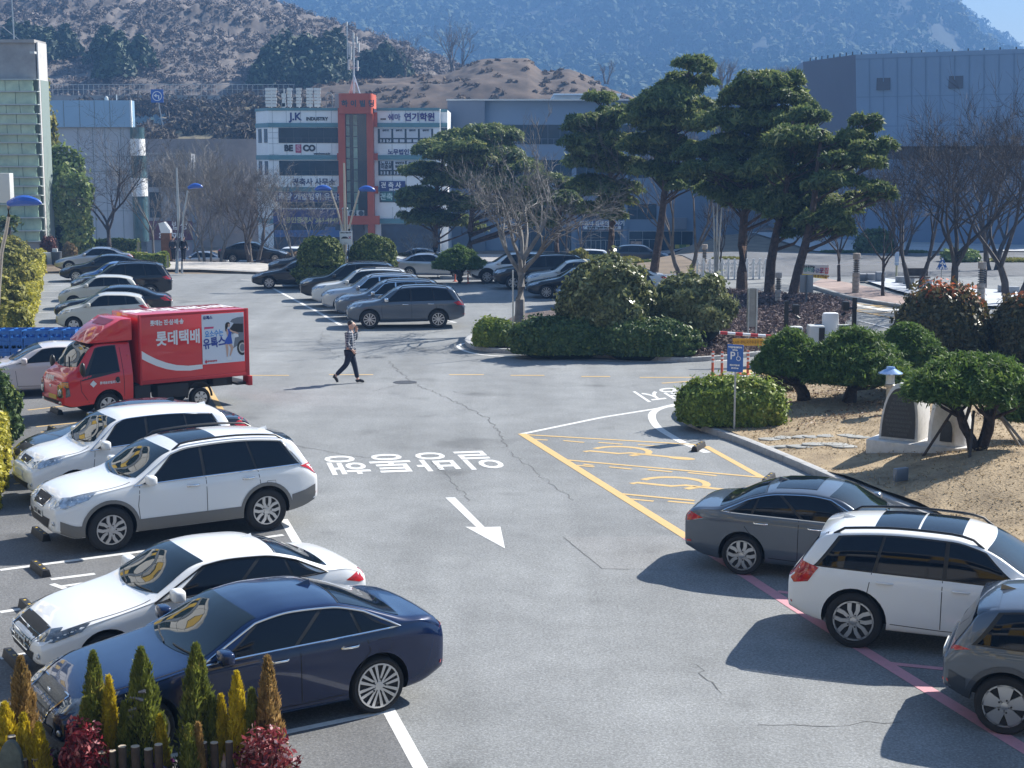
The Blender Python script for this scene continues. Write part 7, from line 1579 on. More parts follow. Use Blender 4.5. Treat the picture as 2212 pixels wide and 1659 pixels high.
def person(loc, rz, label, jacket, trousers, pose, group=None, k=1., hairm=None):
 """faces local +x. pose: dict of joints"""
 t = empty('person', loc, rz, label, 'person', group); t.scale = (k, k, k); J = dict(pel=(0, 0, .93), ch=(.02, 0, 1.22), sh=(.02, 0, 1.38), nk=(.03, 0, 1.45), hb=(.05, 0, 1.53), hm=(.06, 0, 1.60), ht=(.045, 0, 1.67))
 J.update(pose)
 V, E, Rd = [], [], []
 def add(p, r, par=None):
  V.append(tuple(p)); Rd.append(r)
  if par is not None: E.append((par, len(V) - 1))
  return len(V) - 1
 pel = add(J['pel'], (.13, .11)); ch = add(J['ch'], (.15, .11), pel); sh = add(J['sh'], (.14, .09), ch); nk = add(J['nk'], .055, sh); hb = add(J['hb'], (.07, .085), nk); hm = add(J['hm'], (.075, .098), hb); ht = add(J['ht'], (.055, .07), hm)
 h_ = Vector(J['hm']); add(h_ + Vector((.115, 0, -.03)), .014, hm)          # nose
 for s in (-1, 1):
  add(h_ + Vector((-.01, s * .092, -.02)), (.012, .022), hm)               # ears
  side = 'n' if s < 0 else 'f'
  hp = add(Vector(J['pel']) + Vector((0, s * .09, -.04)), .095, pel); kn = add(J['kn_' + side], .062, hp); an = add(J['an_' + side], .04, kn); to = add(J['to_' + side], (.035, .03), an)
  so = add(Vector(J['sh']) + Vector((0, s * .18, -.02)), .062, sh); el = add(J['el_' + side], .042, so); wr = add(J['wr_' + side], .03, el)
  d = (Vector(J['wr_' + side]) - Vector(J['el_' + side])).normalized(); pm_ = Vector(J['wr_' + side]) + d * .055; pa = add(pm_, (.042, .02), wr)
  ax = Vector((1, 0, 0)) if abs(d.x) < .7 else Vector((0, 0, 1)); ax = (ax - d * ax.dot(d)).normalized()
  cur = Vector((0, -s, 0)) if side == 'n' else Vector((0, -1, 0)); cur = (cur - d * cur.dot(d)).normalized() if (cur - d * cur.dot(d)).length > .1 else ax
  for i, ln in enumerate((.062, .07, .065, .05)):
   b0 = pm_ + d * .028 + ax * (.027 - .018 * i); f1 = add(b0 + d * ln * .5, .0085, pa); add(b0 + d * ln * .85 + cur * ln * .45, .0075, f1)
  th = add(pm_ - d * .01 + ax * .045 + cur * .01, .011, pa); add(pm_ + d * .03 + ax * .055 + cur * .03, .009, th)
 body = skin_obj('body', V, E, Rd, M_SKIN, t)
 def chain(name, m, items):
  V2, E2, R2 = [], [], []; ix = {}
  for key, p, r, par in items:
   ix[key] = len(V2); V2.append(tuple(p)); R2.append(r)
   if par: E2.append((ix[par], ix[key]))
  return skin_obj(name, V2, E2, R2, m, t)
 jk = [('c', J['ch'], (.175, .135), None), ('p', Vector(J['pel']) + Vector((0, 0, .06)), (.165, .135), 'c'), ('p2', Vector(J['pel']) + Vector((0, 0, -.03)), (.165, .14), 'p'), ('s', J['sh'], (.165, .11), 'c'), ('k', Vector(J['nk']) + Vector((0, 0, .01)), .07, 's')]
 for s, side in ((-1, 'n'), (1, 'f')):
  so = Vector(J['sh']) + Vector((0, s * .18, -.02)); e, w2 = Vector(J['el_' + side]), Vector(J['wr_' + side])
  jk += [('o' + side, so, .082, 's'), ('e' + side, e, .06, 'o' + side), ('w' + side, e.lerp(w2, .95), .045, 'e' + side)]
 chain('jacket', jacket, jk)
 tr_ = [('p', J['pel'], (.145, .125), None)]
 for s, side in ((-1, 'n'), (1, 'f')):
  tr_ += [('h' + side, Vector(J['pel']) + Vector((0, s * .09, -.08)), .115, 'p'), ('k' + side, J['kn_' + side], .078, 'h' + side), ('a' + side, Vector(J['kn_' + side]).lerp(Vector(J['an_' + side]), .93), .062, 'k' + side)]
 chain('trousers', trousers, tr_)
 for side in ('n', 'f'):
  a, to = Vector(J['an_' + side]), Vector(J['to_' + side]); d = to - a; heel = a + Vector((-.05 if d.z > -.12 else -.02, 0, -.045 if d.z > -.12 else .0))
  skin_obj('shoe', [tuple(a + Vector((0, 0, -.01))), tuple(heel), tuple(a.lerp(to, .55)), tuple(to)], [(0, 1), (0, 2), (2, 3)], [.05, .045, .046, .036], M_BLKT, t)
 hr = MB(); hp_ = Vector(J['hm']); hr.ball((hp_.x - .035, hp_.y, hp_.z + .03), .088, .094, .082, 14, 9); hr.build('hair', hairm or M_HAIR, t, smooth=True)
 for s in (-1, 1):
  ey = MB(); ey.ball((hp_.x + .085, hp_.y + s * .034, hp_.z + .0), .012, .015, .009, 8, 5); ey.build('eye', M_BLK, t)
 mo = MB(); mo.ball((hp_.x + .09, hp_.y, hp_.z - .06), .008, .025, .006, 8, 5); mo.build('mouth', mat('lips', (.35, .13, .11), .6), t)
 return t
M_TROU = mat('navy_cloth', (.014, .020, .042), .9, bump=.2, bscale=30)
pg = G(757, 828)
walk = dict(kn_n=(-.09, -.09, .52), an_n=(-.40, -.09, .21), to_n=(-.33, -.09, .04), kn_f=(.11, .09, .50), an_f=(.19, .09, .09), to_f=(.37, .09, .035), el_n=(-.06, -.25, 1.12), wr_n=(.09, -.23, .93), el_f=(.16, .22, 1.17), wr_f=(.17, .10, 1.42))
pn_ = person(pg, R(0), 'man in a plaid jacket walking across the car park, phone at his ear', plaid(), M_TROU, walk, None, 1.1)
ph = MB(); ph.cbox((.185, .085, 1.46), .012, .07, .14); tag(at_base(ph.build('phone', M_BLKT, None, bevel=.005), (.185, .085, 1.46)), 'dark phone held to the ear of the man in plaid', 'phone').location = pg + Vector((.185, .085, 1.46)) * 1.1
coat = mat('dark_coat', (.022, .024, .03), .9); coat2 = mat('black_coat', (.012, .013, .018), .9)
stand = dict(kn_n=(.0, -.09, .5), an_n=(-.04, -.09, .09), to_n=(.14, -.09, .035), kn_f=(.06, .09, .5), an_f=(.1, .09, .09), to_f=(.28, .09, .035), el_n=(-.02, -.27, 1.12), wr_n=(.08, -.25, .9), el_f=(-.02, .27, 1.12), wr_f=(.08, .25, .9))
for (u, lab, c_) in ((375, 'person in a long grey coat walking away behind the far kerb', coat), (397, 'person in black walking away right of the lamp post', coat2)):
 b_ = GP(u, 99.5); b_.z = .1; person(b_, R(80), lab, c_, M_BLK if 0 else coat2, stand, 'pedestrians behind the far kerb', .95)
# ================================================================ street furniture
M_BLUE = mat('sign_board_blue', (.03, .12, .40), .4); M_LBLUE = mat('lamp_blue', (.03, .11, .45), .3, coat=.5)
WS = None; M_DOT = mat('reflector_yellow', (.65, .42, .04), .4); M_RUB = mat('black_rubber', (.02, .02, .022), .6, bump=.2, bscale=40)
def wheel_stop():
 t = empty('wheel_stop', (0, 0, 0)); m = MB(); m.prism([(-.08, 0), (.08, 0), (.05, .12), (-.05, .12)], -.38, .38, 'y'); m.build('block', M_RUB, t, bevel=.01)
 for y in (-.25, 0, .25): d = MB(); d.box(-.018, .018, y - .025, y + .025, .117, .123); d.build('reflector', M_DOT, t)
 return t
stops = [(87, 1236, LROW, 'wheel stop between two white stall lines, left of the white saloon'), (64, 1322, LROW, 'wheel stop at the nose of the white saloon'), (88, 1160, LROW, 'wheel stop in the shade of the big white SUV'), (32, 1434, LROW, 'wheel stop by the bumper of the navy saloon'), (122, 892, LROW, 'wheel stop under the front of the red truck'), (117, 934, LROW, 'wheel stop between the red truck and the blue black saloon'), (1509, 970, RROW, 'wheel stop at the head of the far ochre disabled bay'), (1660, 1040, RROW, 'wheel stop at the head of the near ochre disabled bay, behind the grey saloon')]
proto = wheel_stop()
for i, (u, v, a, lab) in enumerate(stops):
 o = proto if i == 0 else copy_tree(proto); o.location = G(u, v); o.rotation_euler = (0, 0, R(a)); tag(o, lab, 'wheel stop', 'black wheel stops')
M_BOL = mat('bollard_orange', (.60, .10, .03), .45); M_REF = mat('reflective_white', (.75, .75, .74), .4)
def bollard():
 t = empty('bollard', (0, 0, 0)); m = MB(); m.lathe([(.13, 0), (.13, .02), (.05, .06), (.04, .08), (.04, .74), (.03, .76), (.0, .76)], n=14); m.build('post', M_BOL, t, smooth=True)
 for z in (.42, .54, .66): d = MB(); d.lathe([(.042, z), (.0425, z + .06)], n=14); d.build('white_band', M_REF, t, smooth=True)
 return t
proto = bollard()
for i, (u, v, lab) in enumerate(((1539, 812, 'leftmost orange bollard of the row by the barrier lane'), (1559, 813, 'second orange bollard, just left of the blue disabled sign'), (1598, 809, 'orange bollard just right of the blue disabled sign'), (1615, 810, 'fourth orange bollard of the row'), (1650, 806, 'orange bollard half hidden by the dome pine'), (1669, 808, 'rightmost orange bollard beside the red block'), (983, 608, 'orange bollard at the far kerb beside the umbrella pine'), (1011, 612, 'short looking orange bollard in front of the white SUV at the far row'))):
 o = proto if i == 0 else copy_tree(proto); o.location = G(u, v); tag(o, lab, 'bollard', 'orange bollards')
p = G(1695, 806); m = MB(); m.box(-.45, .45, -.2, .2, 0, .16); o = m.build('kerb_block', mat('red_block', (.40, .03, .03), .6), None, bevel=.03); o.location = p; tag(o, 'low red block on the ground beside the bollards', 'block')
p = G(1586, 928, .15); s = empty('parking_sign', p, R(-28), 'blue disabled parking sign on a thin pole behind the disabled bays', 'sign'); zt_ = W(1586, 744, p.y).z - p.z; zb_ = W(1586, 803, p.y).z - p.z
m = MB(); m.tube([(0, 0, -.1), (0, 0, zt_ - .05)], .025, 8); m.build('pole', M_STEEL, s, smooth=True)
hh = zt_ - zb_; m = MB(); m.box(-.2, .2, -.05, -.025, zb_, zt_); bd = m.build('board', M_BLUE, s, bevel=.008)
for (tx, z, h, wd) in (('P', zb_ + hh * .58, .26, 1.), ('장애인전용 주차구역', zt_ - .07, .05, .8), ('주차가능', zt_ - .135, .035, 1.), ('위반시 과태료 부과', zb_ + .16, .04, .8), ('신고 안내 380', zb_ + .09, .035, .9)): text_mesh(tx, h, Matrix.Translation((-.06 if tx == 'P' else 0, -.054, z)) @ wallM((0, 0, 0)), 'sign_writing', M_WT, bd, .003, .004, wd)
m = MB(); m.tube([(.09 + .05 * math.cos(t), -.056, zb_ + hh * .5 + .05 * math.sin(t)) for t in np.linspace(-4.2, .9, 12)], .009, 4); m.tube([(.07, -.056, zb_ + hh * .5 + .16), (.075, -.056, zb_ + hh * .5 + .05), (.12, -.056, zb_ + hh * .5 + .04)], .010, 4); m.build('wheelchair_symbol', M_WT, bd)
p = G(20, 690); s = empty('post_sign', p, 0, 'narrow blue sign on a white post in the left hedge', 'sign'); z0_, z1_ = W(20, 650, p.y).z, W(20, 608, p.y).z
m = MB(); m.tube([(0, 0, 0), (0, 0, z1_)], .03, 8); m.build('post', M_WT, s); m = MB(); m.box(-.06, .06, -.06, -.03, z0_, z1_); m.build('board', mat('violet_blue', (.1, .14, .42), .5), s)
p = G(1920, 905, .3); p.z = hA(p.x, p.y); s = empty('path_lamp', p, 0, 'steel path lamp with a wide conical shade on the lawn', 'lamp'); h = W(1920, 792, p.y).z - p.z
m = MB(); m.lathe([(.09, -.1), (.09, h - .5), (.13, h - .48), (.13, h - .44), (.1, h - .42)], n=14); m.build('post', mat('beige_metal', (.4, .36, .3), .4, .5), s, smooth=True); m = MB(); m.lathe([(.11, h - .42), (.11, h - .15)], n=14); m.build('lamp_glass', mat('lamp_glass', (.5, .55, .58), .1, spec=.8), s, smooth=True); m = MB(); m.lathe([(.30, h - .17), (.30, h - .15), (.12, h - .05), (.1, h - .0), (.0, h + .01)], n=18); m.build('lamp_shade', mat('shade_blue_steel', (.30, .42, .62), .2, .6), s, smooth=True)
p = G(1972, 985, .3); p.z = hA(p.x, p.y); s = empty('monument', p, R(-33), 'pale stone monument of two shells with dark plaques on a low plinth', 'monument'); M_STO = mat('pale_granite', (.62, .61, .59), .7, var=.12, vscale=8, bump=.15, bscale=50); M_PLQ = mat('dark_plaque', (.025, .028, .03), .3, var=.3, vscale=14)
m = MB(); m.prism([(-1.05, 0), (.35, -.1), (.95, .0), (1.2, .35), (1.1, .8), (.5, 1.1), (-1.05, 1.1)], -.2, .16); m.build('plinth', M_STO, s, bevel=.02)
def arch(w_, h_, n=24): return [(-w_ / 2 * math.copysign(abs(math.cos(math.pi * i / n)) ** .75, math.cos(math.pi * i / n)) + .06 * math.sin(math.pi * i / n), h_ * math.sin(math.pi * i / n) ** .9) for i in range(n + 1)]
A_ = arch(.86, 1.25); m = MB(); m.prism([(x - .42, z + .16) for x, z in A_], .22, 1.05, 'y'); m.build('left_stone', M_STO, s, bevel=.02)
m = MB(); m.prism([(x * .86 - .42, z * .87 + .22) for x, z in A_], .205, .23, 'y'); pq = m.build('plaque', M_PLQ, s)
for k in range(9): text_mesh('가나다라마바사아자차'[: 9 - abs(k - 5)], .075, Matrix.Translation((-.42, .2, 1.05 - k * .095)) @ wallM((0, 0, 0)), 'plaque_writing', mat('worn_letters', (.16, .17, .17), .7), pq, .002)
m = MB(); n = 14; vs = []; prof = [(-.42, 0), (-.40, .45), (-.33, .85), (-.2, 1.2), (0, 1.42)]
prm = [(x, z) for x, z in prof] + [(.2, 1.28), (.36, .95), (.45, .5), (.48, 0)]
k0 = len(prm)
for (yy, sc_, zz) in ((.12, .62, .80), (.25, .9, .97), (.5, 1., 1.), (.8, .95, .97), (.98, .7, .85)):
 for x, z in prm: vs.append((.58 + x * sc_ * .95, yy, .16 + z * zz))
fs = [(j * k0 + i, (j + 1) * k0 + i, (j + 1) * k0 + i + 1, j * k0 + i + 1) for j in range(4) for i in range(k0 - 1)] + [list(range(k0)), list(range(4 * k0, 5 * k0))[::-1]]
m.add(vs, fs); m.build('right_shell', M_STO, s, smooth=True, ang=40)
m = MB(); m.prism([(x * .3 + .66, z * .36 + .26) for x, z in A_], .085, .13, 'y'); m.build('small_plaque', M_PLQ, s)
p = G(1945, 1044, .3); p.z = hA(p.x, p.y) ; s = empty('floodlight', p, R(30), 'small square floodlight lying in the dry grass', 'floodlight'); m = MB(); m.box(-.16, .16, -.05, .05, .04, .3); m.build('lamp_head', mat('lamp_case', (.16, .19, .24), .3, .5), s, bevel=.015); m = MB(); m.tube([(-.17, 0, -.05), (-.17, 0, .17), (.17, 0, .17), (.17, 0, -.05)], .012, 5); m.build('bracket', M_STEEL, s)
M_SLAB = mat('slate_slab', (.30, .30, .28), .8, var=.2, vscale=4); rs_ = random.Random(8)
for i in range(13):
 u, v = 1672 + (i % 7) * 32 + rs_.uniform(-8, 8), 932 + (i // 7) * 17 + (i % 7) * 1.5 + rs_.uniform(-2, 2)
 p = G(u, v, .3); p.z = hA(p.x, p.y); n_ = 7; pts = [((.24 + rs_.uniform(-.05, .08)) * math.cos(2 * math.pi * k / n_) * 1.25, (.2 + rs_.uniform(-.05, .05)) * math.sin(2 * math.pi * k / n_)) for k in range(n_)]
 m = MB(); m.prism(pts, -.06, .014); o = m.build('stepping_stone', M_SLAB, None, bevel=.012); o.location = p; tag(o, 'flat grey stepping stone in the dry lawn left of the monument', 'stepping stone', 'stepping stones in the lawn')
p = G(2160, 862, .3); m = MB(); m.box(-.9, .9, -.15, .15, -.2, .75); o = m.build('marker_stone', mat('dark_stone', (.09, .10, .12), .5), None, bevel=.03); p.z = hA(p.x, p.y); o.location = p; tag(o, 'dark slab of stone behind the wide propped pine', 'stone')
# ---- entrance barrier
def thing_box(name, lab, cat, u, v0, v1, Y, w_, d_, m_, bev=.03, sub=None, grp=None):
 p = GP(u, Y); p.z = max(0, gz(p.x, p.y)); z0_, z1_ = 0, W(u, v0, Y).z - p.z
 t = empty(name, p, 0, lab, cat, grp); m = MB(); m.box(-w_ / 2, w_ / 2, -d_ / 2, d_ / 2, -.05, z1_); m.build('case', m_, t, bevel=bev); return t, z1_
YB = 50.
t, z = thing_box('ticket_machine', 'white ticket machine with a dark front beside the tall white panel', 'ticket machine', 1760, 702, 745, YB, .5, .6, M_ACW, .05); m = MB(); m.box(.05, .24, -.31, -.29, z - .62, z - .06); m.build('screen', M_BLKT, t)
t, z = thing_box('barrier_cabinet', 'tall plain white rounded panel of the entrance barrier', 'barrier cabinet', 1791, 675, 745, YB + .3, .52, .3, M_WT, .09)
t, z = thing_box('card_reader', 'small dark card reader behind the barrier boom', 'card reader', 1718, 705, 740, YB + 1, .4, .4, M_ACW, .04); m = MB(); m.box(-.16, .16, -.22, -.2, z - .3, z - .05); m.build('screen', M_BLKT, t)
t, z = thing_box('display_post', 'small dark display on a post right of the white panel', 'display', 1820, 714, 745, YB, .06, .06, M_STEEL, .005); m = MB(); m.box(-.2, .2, -.08, .08, z - .02, z + .2); a = m.build('display', M_ACW, t, bevel=.03); m = MB(); m.box(-.17, .17, -.09, -.08, z + .015, z + .165); b2 = m.build('screen', mat('display_green', (.03, .045, .035), .3), a); text_mesh('만차 아님', .075, Matrix.Translation((0, -.094, z + .09)) @ wallM((0, 0, 0)), 'display_writing', mat('led_green', (.2, .4, .12), .5), b2, .002)
for (u, vt, lab, sg) in ((1696, 650, 'black camera post left of the leaning pine trunks', 1), (1842, 643, 'black camera post right of the white barrier panel', -1)):
 t, z = thing_box('camera_post', lab, 'camera post', u, vt, 745, YB, .13, .13, M_BLKT, .01, grp='camera posts at the barrier'); m = MB(); m.tube([(0, 0, z - .35), (sg * .3, 0, z - .35)], .04, 6); m.build('arm', M_BLKT, t); m = MB(); m.box(sg * .3 - .1, sg * .3 + .1, -.14, .14, z - .42, z - .12); m.build('camera', M_BLKT, t, bevel=.02); m = MB(); m.tube([(sg * .3, -.02, z - .5), (sg * .42, -.06, z - .58)], .05, 7); m.build('lens', M_BLKT, t)
a = GP(1684, YB - 1.); bz_ = W(1684, 728, a.y).z; e = W(1556, 720, a.y - .2); s = empty('barrier_boom', (a.x, a.y, 0), 0, 'red and white barrier boom with an orange warning banner', 'barrier'); ln = a.x - e.x; rise = e.z - bz_
m = MB(); m.tube([(0, 0, bz_), (-ln, 0, bz_ + rise)], .05, 8); m.build('boom', M_WT, s); m = MB(); m.box(-.15, .2, -.15, .15, 0, bz_ + .1); m.build('boom_housing', M_ACW, s, bevel=.02)
for k in range(4):
 q0, q1 = (.12 + k * .25) * ln, (.12 + k * .25 + .12) * ln; m = MB(); m.tube([(-q0, 0, bz_ + rise * q0 / ln), (-q1, 0, bz_ + rise * q1 / ln)], .053, 8); m.build('red_band', mat('band_red', (.45, .03, .03), .5), s)
m = MB(); x0_, x1_ = (1581 - 1684) * a.y / F, (1660 - 1684) * a.y / F; m.box(x0_, x1_, -.012, .012, bz_ - .28, bz_ - .05); bn = m.build('banner', mat('banner_orange', (.75, .40, .03), .6), s); text_mesh('CLASS 경차,국가유공자 번호인식', .115, Matrix.Translation(((x0_ + x1_) / 2, -.015, bz_ - .17)) @ wallM((0, 0, 0)), 'banner_writing', mat('banner_brown', (.22, .1, .01), .6), bn, .002, .002, .8)
p = G(1624, 724, .6); s = empty('steel_notice', p, 0, 'steel notice frame with two long legs in the mulch slope', 'notice board'); h = W(1624, 623, p.y).z - p.z
for x in (-.14, .14): m = MB(); m.tube([(x, 0, -.3), (x, 0, h)], .035, 8); m.build('leg', M_STEEL, s, smooth=True)
m = MB(); m.box(-.19, .19, .02, .05, h * .18, h); m.build('panel', mat('steel_panel', (.32, .34, .35), .35, .6, var=.25, vscale=2), s)
p = G(1741, 676, .4); s = empty('traffic_sign', p, 0, 'grey back of a square traffic sign on a dark pole', 'sign'); h = W(1741, 594, p.y).z - p.z; m = MB(); m.tube([(0, 0, -.3), (0, 0, h)], .04, 8); m.build('pole', mat('pole_dark', (.12, .14, .16), .5, .4), s); m = MB(); m.box(-.27, .27, .05, .08, h - .72, h); m.build('panel', mat('sign_back', (.26, .27, .28), .6), s, bevel=.01)
M_PIL = mat('pillar_stone', (.42, .36, .31), .8, var=.15, vscale=5, bump=.2, bscale=40)
def pillar(u, vt, vb, lab, z=0., shade=None):
 p = G(u, vb, z); h = W(u, vt, p.y).z - p.z; s = empty('stone_pillar', p, 0, lab, 'pillar', 'carved stone pillars by the street'); r = h * .085
 for k in range(5): m = MB(); m.lathe([(r, h * .107 * k + .01), (r * 1.02, h * .107 * k + .02), (r * 1.02, h * .107 * (k + 1) - .02), (r, h * .107 * (k + 1) - .01)], n=4 * 5); m.build('drum', M_PIL, s, smooth=True, ang=25)
 m = MB(); m.lathe([(r * .6, h * .53), (r * .6, h * .86)], n=12); m.build('shaft', M_PIL, s, smooth=True)
 for k in range(6): m = MB(); m.lathe([(r * .62, h * (.555 + .05 * k)), (r * .98, h * (.56 + .05 * k)), (r * .98, h * (.575 + .05 * k)), (r * .62, h * (.58 + .05 * k))], n=14); m.build('ring', M_FRAME, s, smooth=True)
 m = MB(); m.lathe([(r * 1.02, h * .855), (r * 1.05, h * .87), (r * 1.05, h * .985), (r, h)], n=20); m.build('cap', M_PIL, s, smooth=True, ang=25)
pillar(1848, 547, 637, 'sunlit stone pillar standing on the brick pavement'); pillar(1680, 589, 668, 'stone pillar with steel rings between two pine trunks', .5); pillar(1668, 545, 610, 'pale stone pillar behind the white fence'); pillar(2118, 566, 664, 'shaded stone pillar right of the big russet shrub'); pillar(1521, 528, 597, 'grey stone pillar at the left end of the white fence')
YN = 79.; p = GP(1766, YN); s = empty('banner', p, 0, 'white and yellow banner tied between two trees', 'banner'); f_ = Fac(YN); m = MB(); 
m.add([(f_.x(1736) - p.x, 0, f_.z(571) - p.z), (f_.x(1797) - p.x, 0, f_.z(572) - p.z), (f_.x(1794) - p.x, 0, f_.z(602.5) - p.z), (f_.x(1733) - p.x, 0, f_.z(596) - p.z)], [(0, 3, 2, 1)]); m.build('cloth', mat('banner_white', (.62, .62, .64), .7), s)
m = MB(); m.add([(f_.x(1734) - p.x, -.012, f_.z(591) - p.z), (f_.x(1795) - p.x, -.012, f_.z(595) - p.z), (f_.x(1794) - p.x, -.012, f_.z(602.5) - p.z), (f_.x(1733) - p.x, -.012, f_.z(597) - p.z)], [(0, 3, 2, 1)]); m.build('yellow_strip', mat('banner_yellow', (.72, .55, .06), .7), s)
for (tx, u, v, h_, c_) in (('시민과 함께하는', 1752, 576.5, .13, M_BLK), ('평생학습', 1750, 583, .26, mat('teal_ink', (.1, .35, .3), .6)), ('수강생', 1772, 585.5, .26, mat('ink_violet', (.1, .1, .3), .6)), ('모집', 1787, 585.5, .34, mat('ink_red', (.5, .03, .05), .6)), ('문의 평생학습관', 1779, 597.5, .17, MATS['banner_brown'])): text_mesh(tx, h_, Matrix.Translation((f_.x(u) - p.x, -.02, f_.z(v) - p.z)) @ Matrix.Rotation(.05, 4, 'Y') @ wallM((0, 0, 0)), 'banner_writing', c_, s, .002, .006, .8)
m = MB(); m.tube([(f_.x(1700) - p.x, .05, f_.z(573) - p.z), (f_.x(1736) - p.x, 0, f_.z(571) - p.z), (f_.x(1797) - p.x, 0, f_.z(572) - p.z), (f_.x(1860) - p.x, .05, f_.z(569) - p.z), (f_.x(2000) - p.x, .1, f_.z(566) - p.z)], .012, 4); m.build('cord', M_WT, s)
fz_ = 86.; f_ = Fac(fz_); p = GP(1590, fz_); s = empty('railing', p, 0, 'ornamental white railing along the street behind the pines', 'railing')
for i in range(12):
 u = 1510 + i * 13.6; m = MB(); m.box(f_.x(u) - p.x - .05, f_.x(u) - p.x + .05, -.05, .05, 0, 1.15); m.build('post', M_WT, s)
 if i < 11:
  m = MB(); x0_, x1_ = f_.x(u + 1.8) - p.x, f_.x(u + 11.8) - p.x
  m.tube([(x0_ + (x1_ - x0_) * k / 8, 0, .98 - .18 * math.sin(math.pi * k / 8)) for k in range(9)], .025, 5); m.tube([(x0_, 0, .15), (x1_, 0, .15)], .02, 5)
  for k in range(1, 8): m.tube([(x0_ + (x1_ - x0_) * k / 8, 0, .15), (x0_ + (x1_ - x0_) * ((k * 3) % 8) / 8, 0, .95 - .16 * math.sin(math.pi * ((k * 3) % 8) / 8))], .012, 4)
  m.build('panel', M_WT, s)
p = G(2032, 652); s = empty('crossing_sign', p, 0, 'blue triangular pedestrian crossing sign on a thin pole', 'road sign'); zt_, zb_ = W(2032, 556, p.y).z, W(2032, 582, p.y).z; hw_ = 12.5 * p.y / F
m = MB(); m.tube([(0, .05, 0), (0, .05, zt_ - .1)], .03, 7); m.build('pole', M_STEEL, s); m = MB(); m.prism([(-hw_, zb_), (hw_, zb_), (hw_ * .1, zt_), (-hw_ * .1, zt_)], -.02, .01, 'y'); bd = m.build('panel', M_BLUE, s, bevel=.01)
m = MB(); zc = (zt_ + zb_) / 2
for q in ([(0, zc + .12), (-.03, zc + .02), (.02, zc - .1)], [(.02, zc - .1), (-.1, zc - .24)], [(.02, zc - .1), (.1, zc - .24)], [(-.13, zc - .02), (0, zc + .06), (.12, zc - .05)]): m.tube([(x, -.03, z) for x, z in q], .025, 4)
m.ball((0, -.03, zc + .2), .04, .01, .045, 8, 5)
for k in range(4): m.box(-.24 + k * .13, -.16 + k * .13, -.032, -.022, zb_ + .03, zb_ + .09)
m.build('walker_symbol', M_WT, bd)
p = GP(1936, 88); s = empty('pole_sign', p, 0, 'slim white and blue pole sign in front of the theatre', 'sign'); h = W(1936, 544, 88).z - p.z; m = MB(); m.tube([(0, 0, 0), (0, 0, h * .45)], .06, 7); m.build('post', mat('pale_yellow', (.55, .5, .3), .6), s); m = MB(); m.box(-.12, .12, -.05, .05, h * .45, h); m.build('board', mat('pale_blue', (.45, .55, .7), .5), s, bevel=.04)
M_SEAT = mat('seat_granite', (.27, .29, .32), .8, var=.1, vscale=4)
for i, (u0, u1, vt, vb, lab) in enumerate(((1938, 1957, 602, 616, 'stone block seat left of the stone table'), (1955, 1975, 603, 619, 'stone block used as a table beside the bench'), (1994, 2013, 608, 622, 'stone block seat right of the bench'), (1854, 1874, 596, 610, 'leftmost stone block seat on the plaza'), (1875, 1893, 596, 611, 'second stone block seat on the plaza'), (1894, 1912, 592, 613, 'taller stone block on the plaza'), (2159, 2175, 621, 637, 'stone block seat behind the dark tree trunk'), (2178, 2202, 624, 640, 'wide stone block seat near the right edge'))):
 p = G((u0 + u1) / 2, vb); p.z = gz(p.x, p.y) + .1; k = p.y / F; m = MB(); w_ = (u1 - u0) * k; h = (vb - vt) * k; m.box(-w_ / 2, w_ / 2, 0, w_, -.05, h); o = m.build('granite_block', M_SEAT, None, bevel=.02); o.location = p; tag(o, lab, 'stone seat', 'stone block seats on the plaza')
p = G(1985, 622); p.z = .1; s = empty('bench', p, R(5), 'dark wooden bench between stone blocks on the plaza', 'bench'); m = MB(); m.box(-.6, .6, 0, .4, .4, .46); m.build('seat', M_TWIGD, s); m = MB(); m.box(-.6, .6, .4, .45, .5, .9); m.build('backrest', M_TWIGD, s)
for x in (-.5, .5): m = MB(); m.box(x - .04, x + .04, 0, .42, 0, .4); m.build('leg', M_STEEL, s)
# ---- street lamps
def lamp_head(parent, p, d, ln=1.0):
 m = MB(); n = 10; e = Vector(d).normalized()
 pts = [Vector(p) + e * ln * i / n + Vector((0, 0, .10 * math.sin(math.pi * i / n))) for i in range(n + 1)]; rs = [.05 + .11 * math.sin(math.pi * min(1, i / n * .95 + .05)) ** .8 for i in range(n + 1)]; rs[-1] = .02
 m.tube(pts, rs, 9); o = m.build('lamp_head', M_LBLUE, parent, smooth=True); return o
p = G(745, 621); f_ = Fac(p.y); s = empty('street_lamp', p, 0, 'double armed street lamp with blue heads and a notice board', 'street lamp', 'street lamps with blue heads'); X = lambda u: f_.x(u) - p.x; Z = lambda v: f_.z(v) - p.z
M_LPOST = mat('lamp_post', (.48, .43, .36), .35, .5)
m = MB(); m.tube([(0, 0, 0), (X(744), 0, Z(500)), (X(743), 0, Z(352))], [.11, .08, .05], 8); m.build('post', M_LPOST, s, smooth=True)
for (a, hd) in (([(741, 590), (738, 494), (728, 455), (716, 420)], ((714, 411), (-1, 0, 0))), ([(748, 590), (752, 494), (762, 455), (773, 420)], ((775, 411), (1, 0, -.08)))):
 m = MB(); m.tube([(X(u), -.05, Z(v)) for u, v in a] + [(X(hd[0][0]), -.05, Z(hd[0][1]))], [.06, .05, .045, .045, .05], 7); m.build('arm', M_LPOST, s, smooth=True); lamp_head(s, (X(hd[0][0]), -.05, Z(hd[0][1] - 1)), hd[1], .85)
for u in (739, 748): m = MB(); m.tube([(X(u), 0, Z(500)), (X(u), 0, Z(452))], .025, 5); m.ball((X(u), 0, Z(451)), .06, .06, .06, 8, 6); m.build('side_spike', M_STEEL, s)
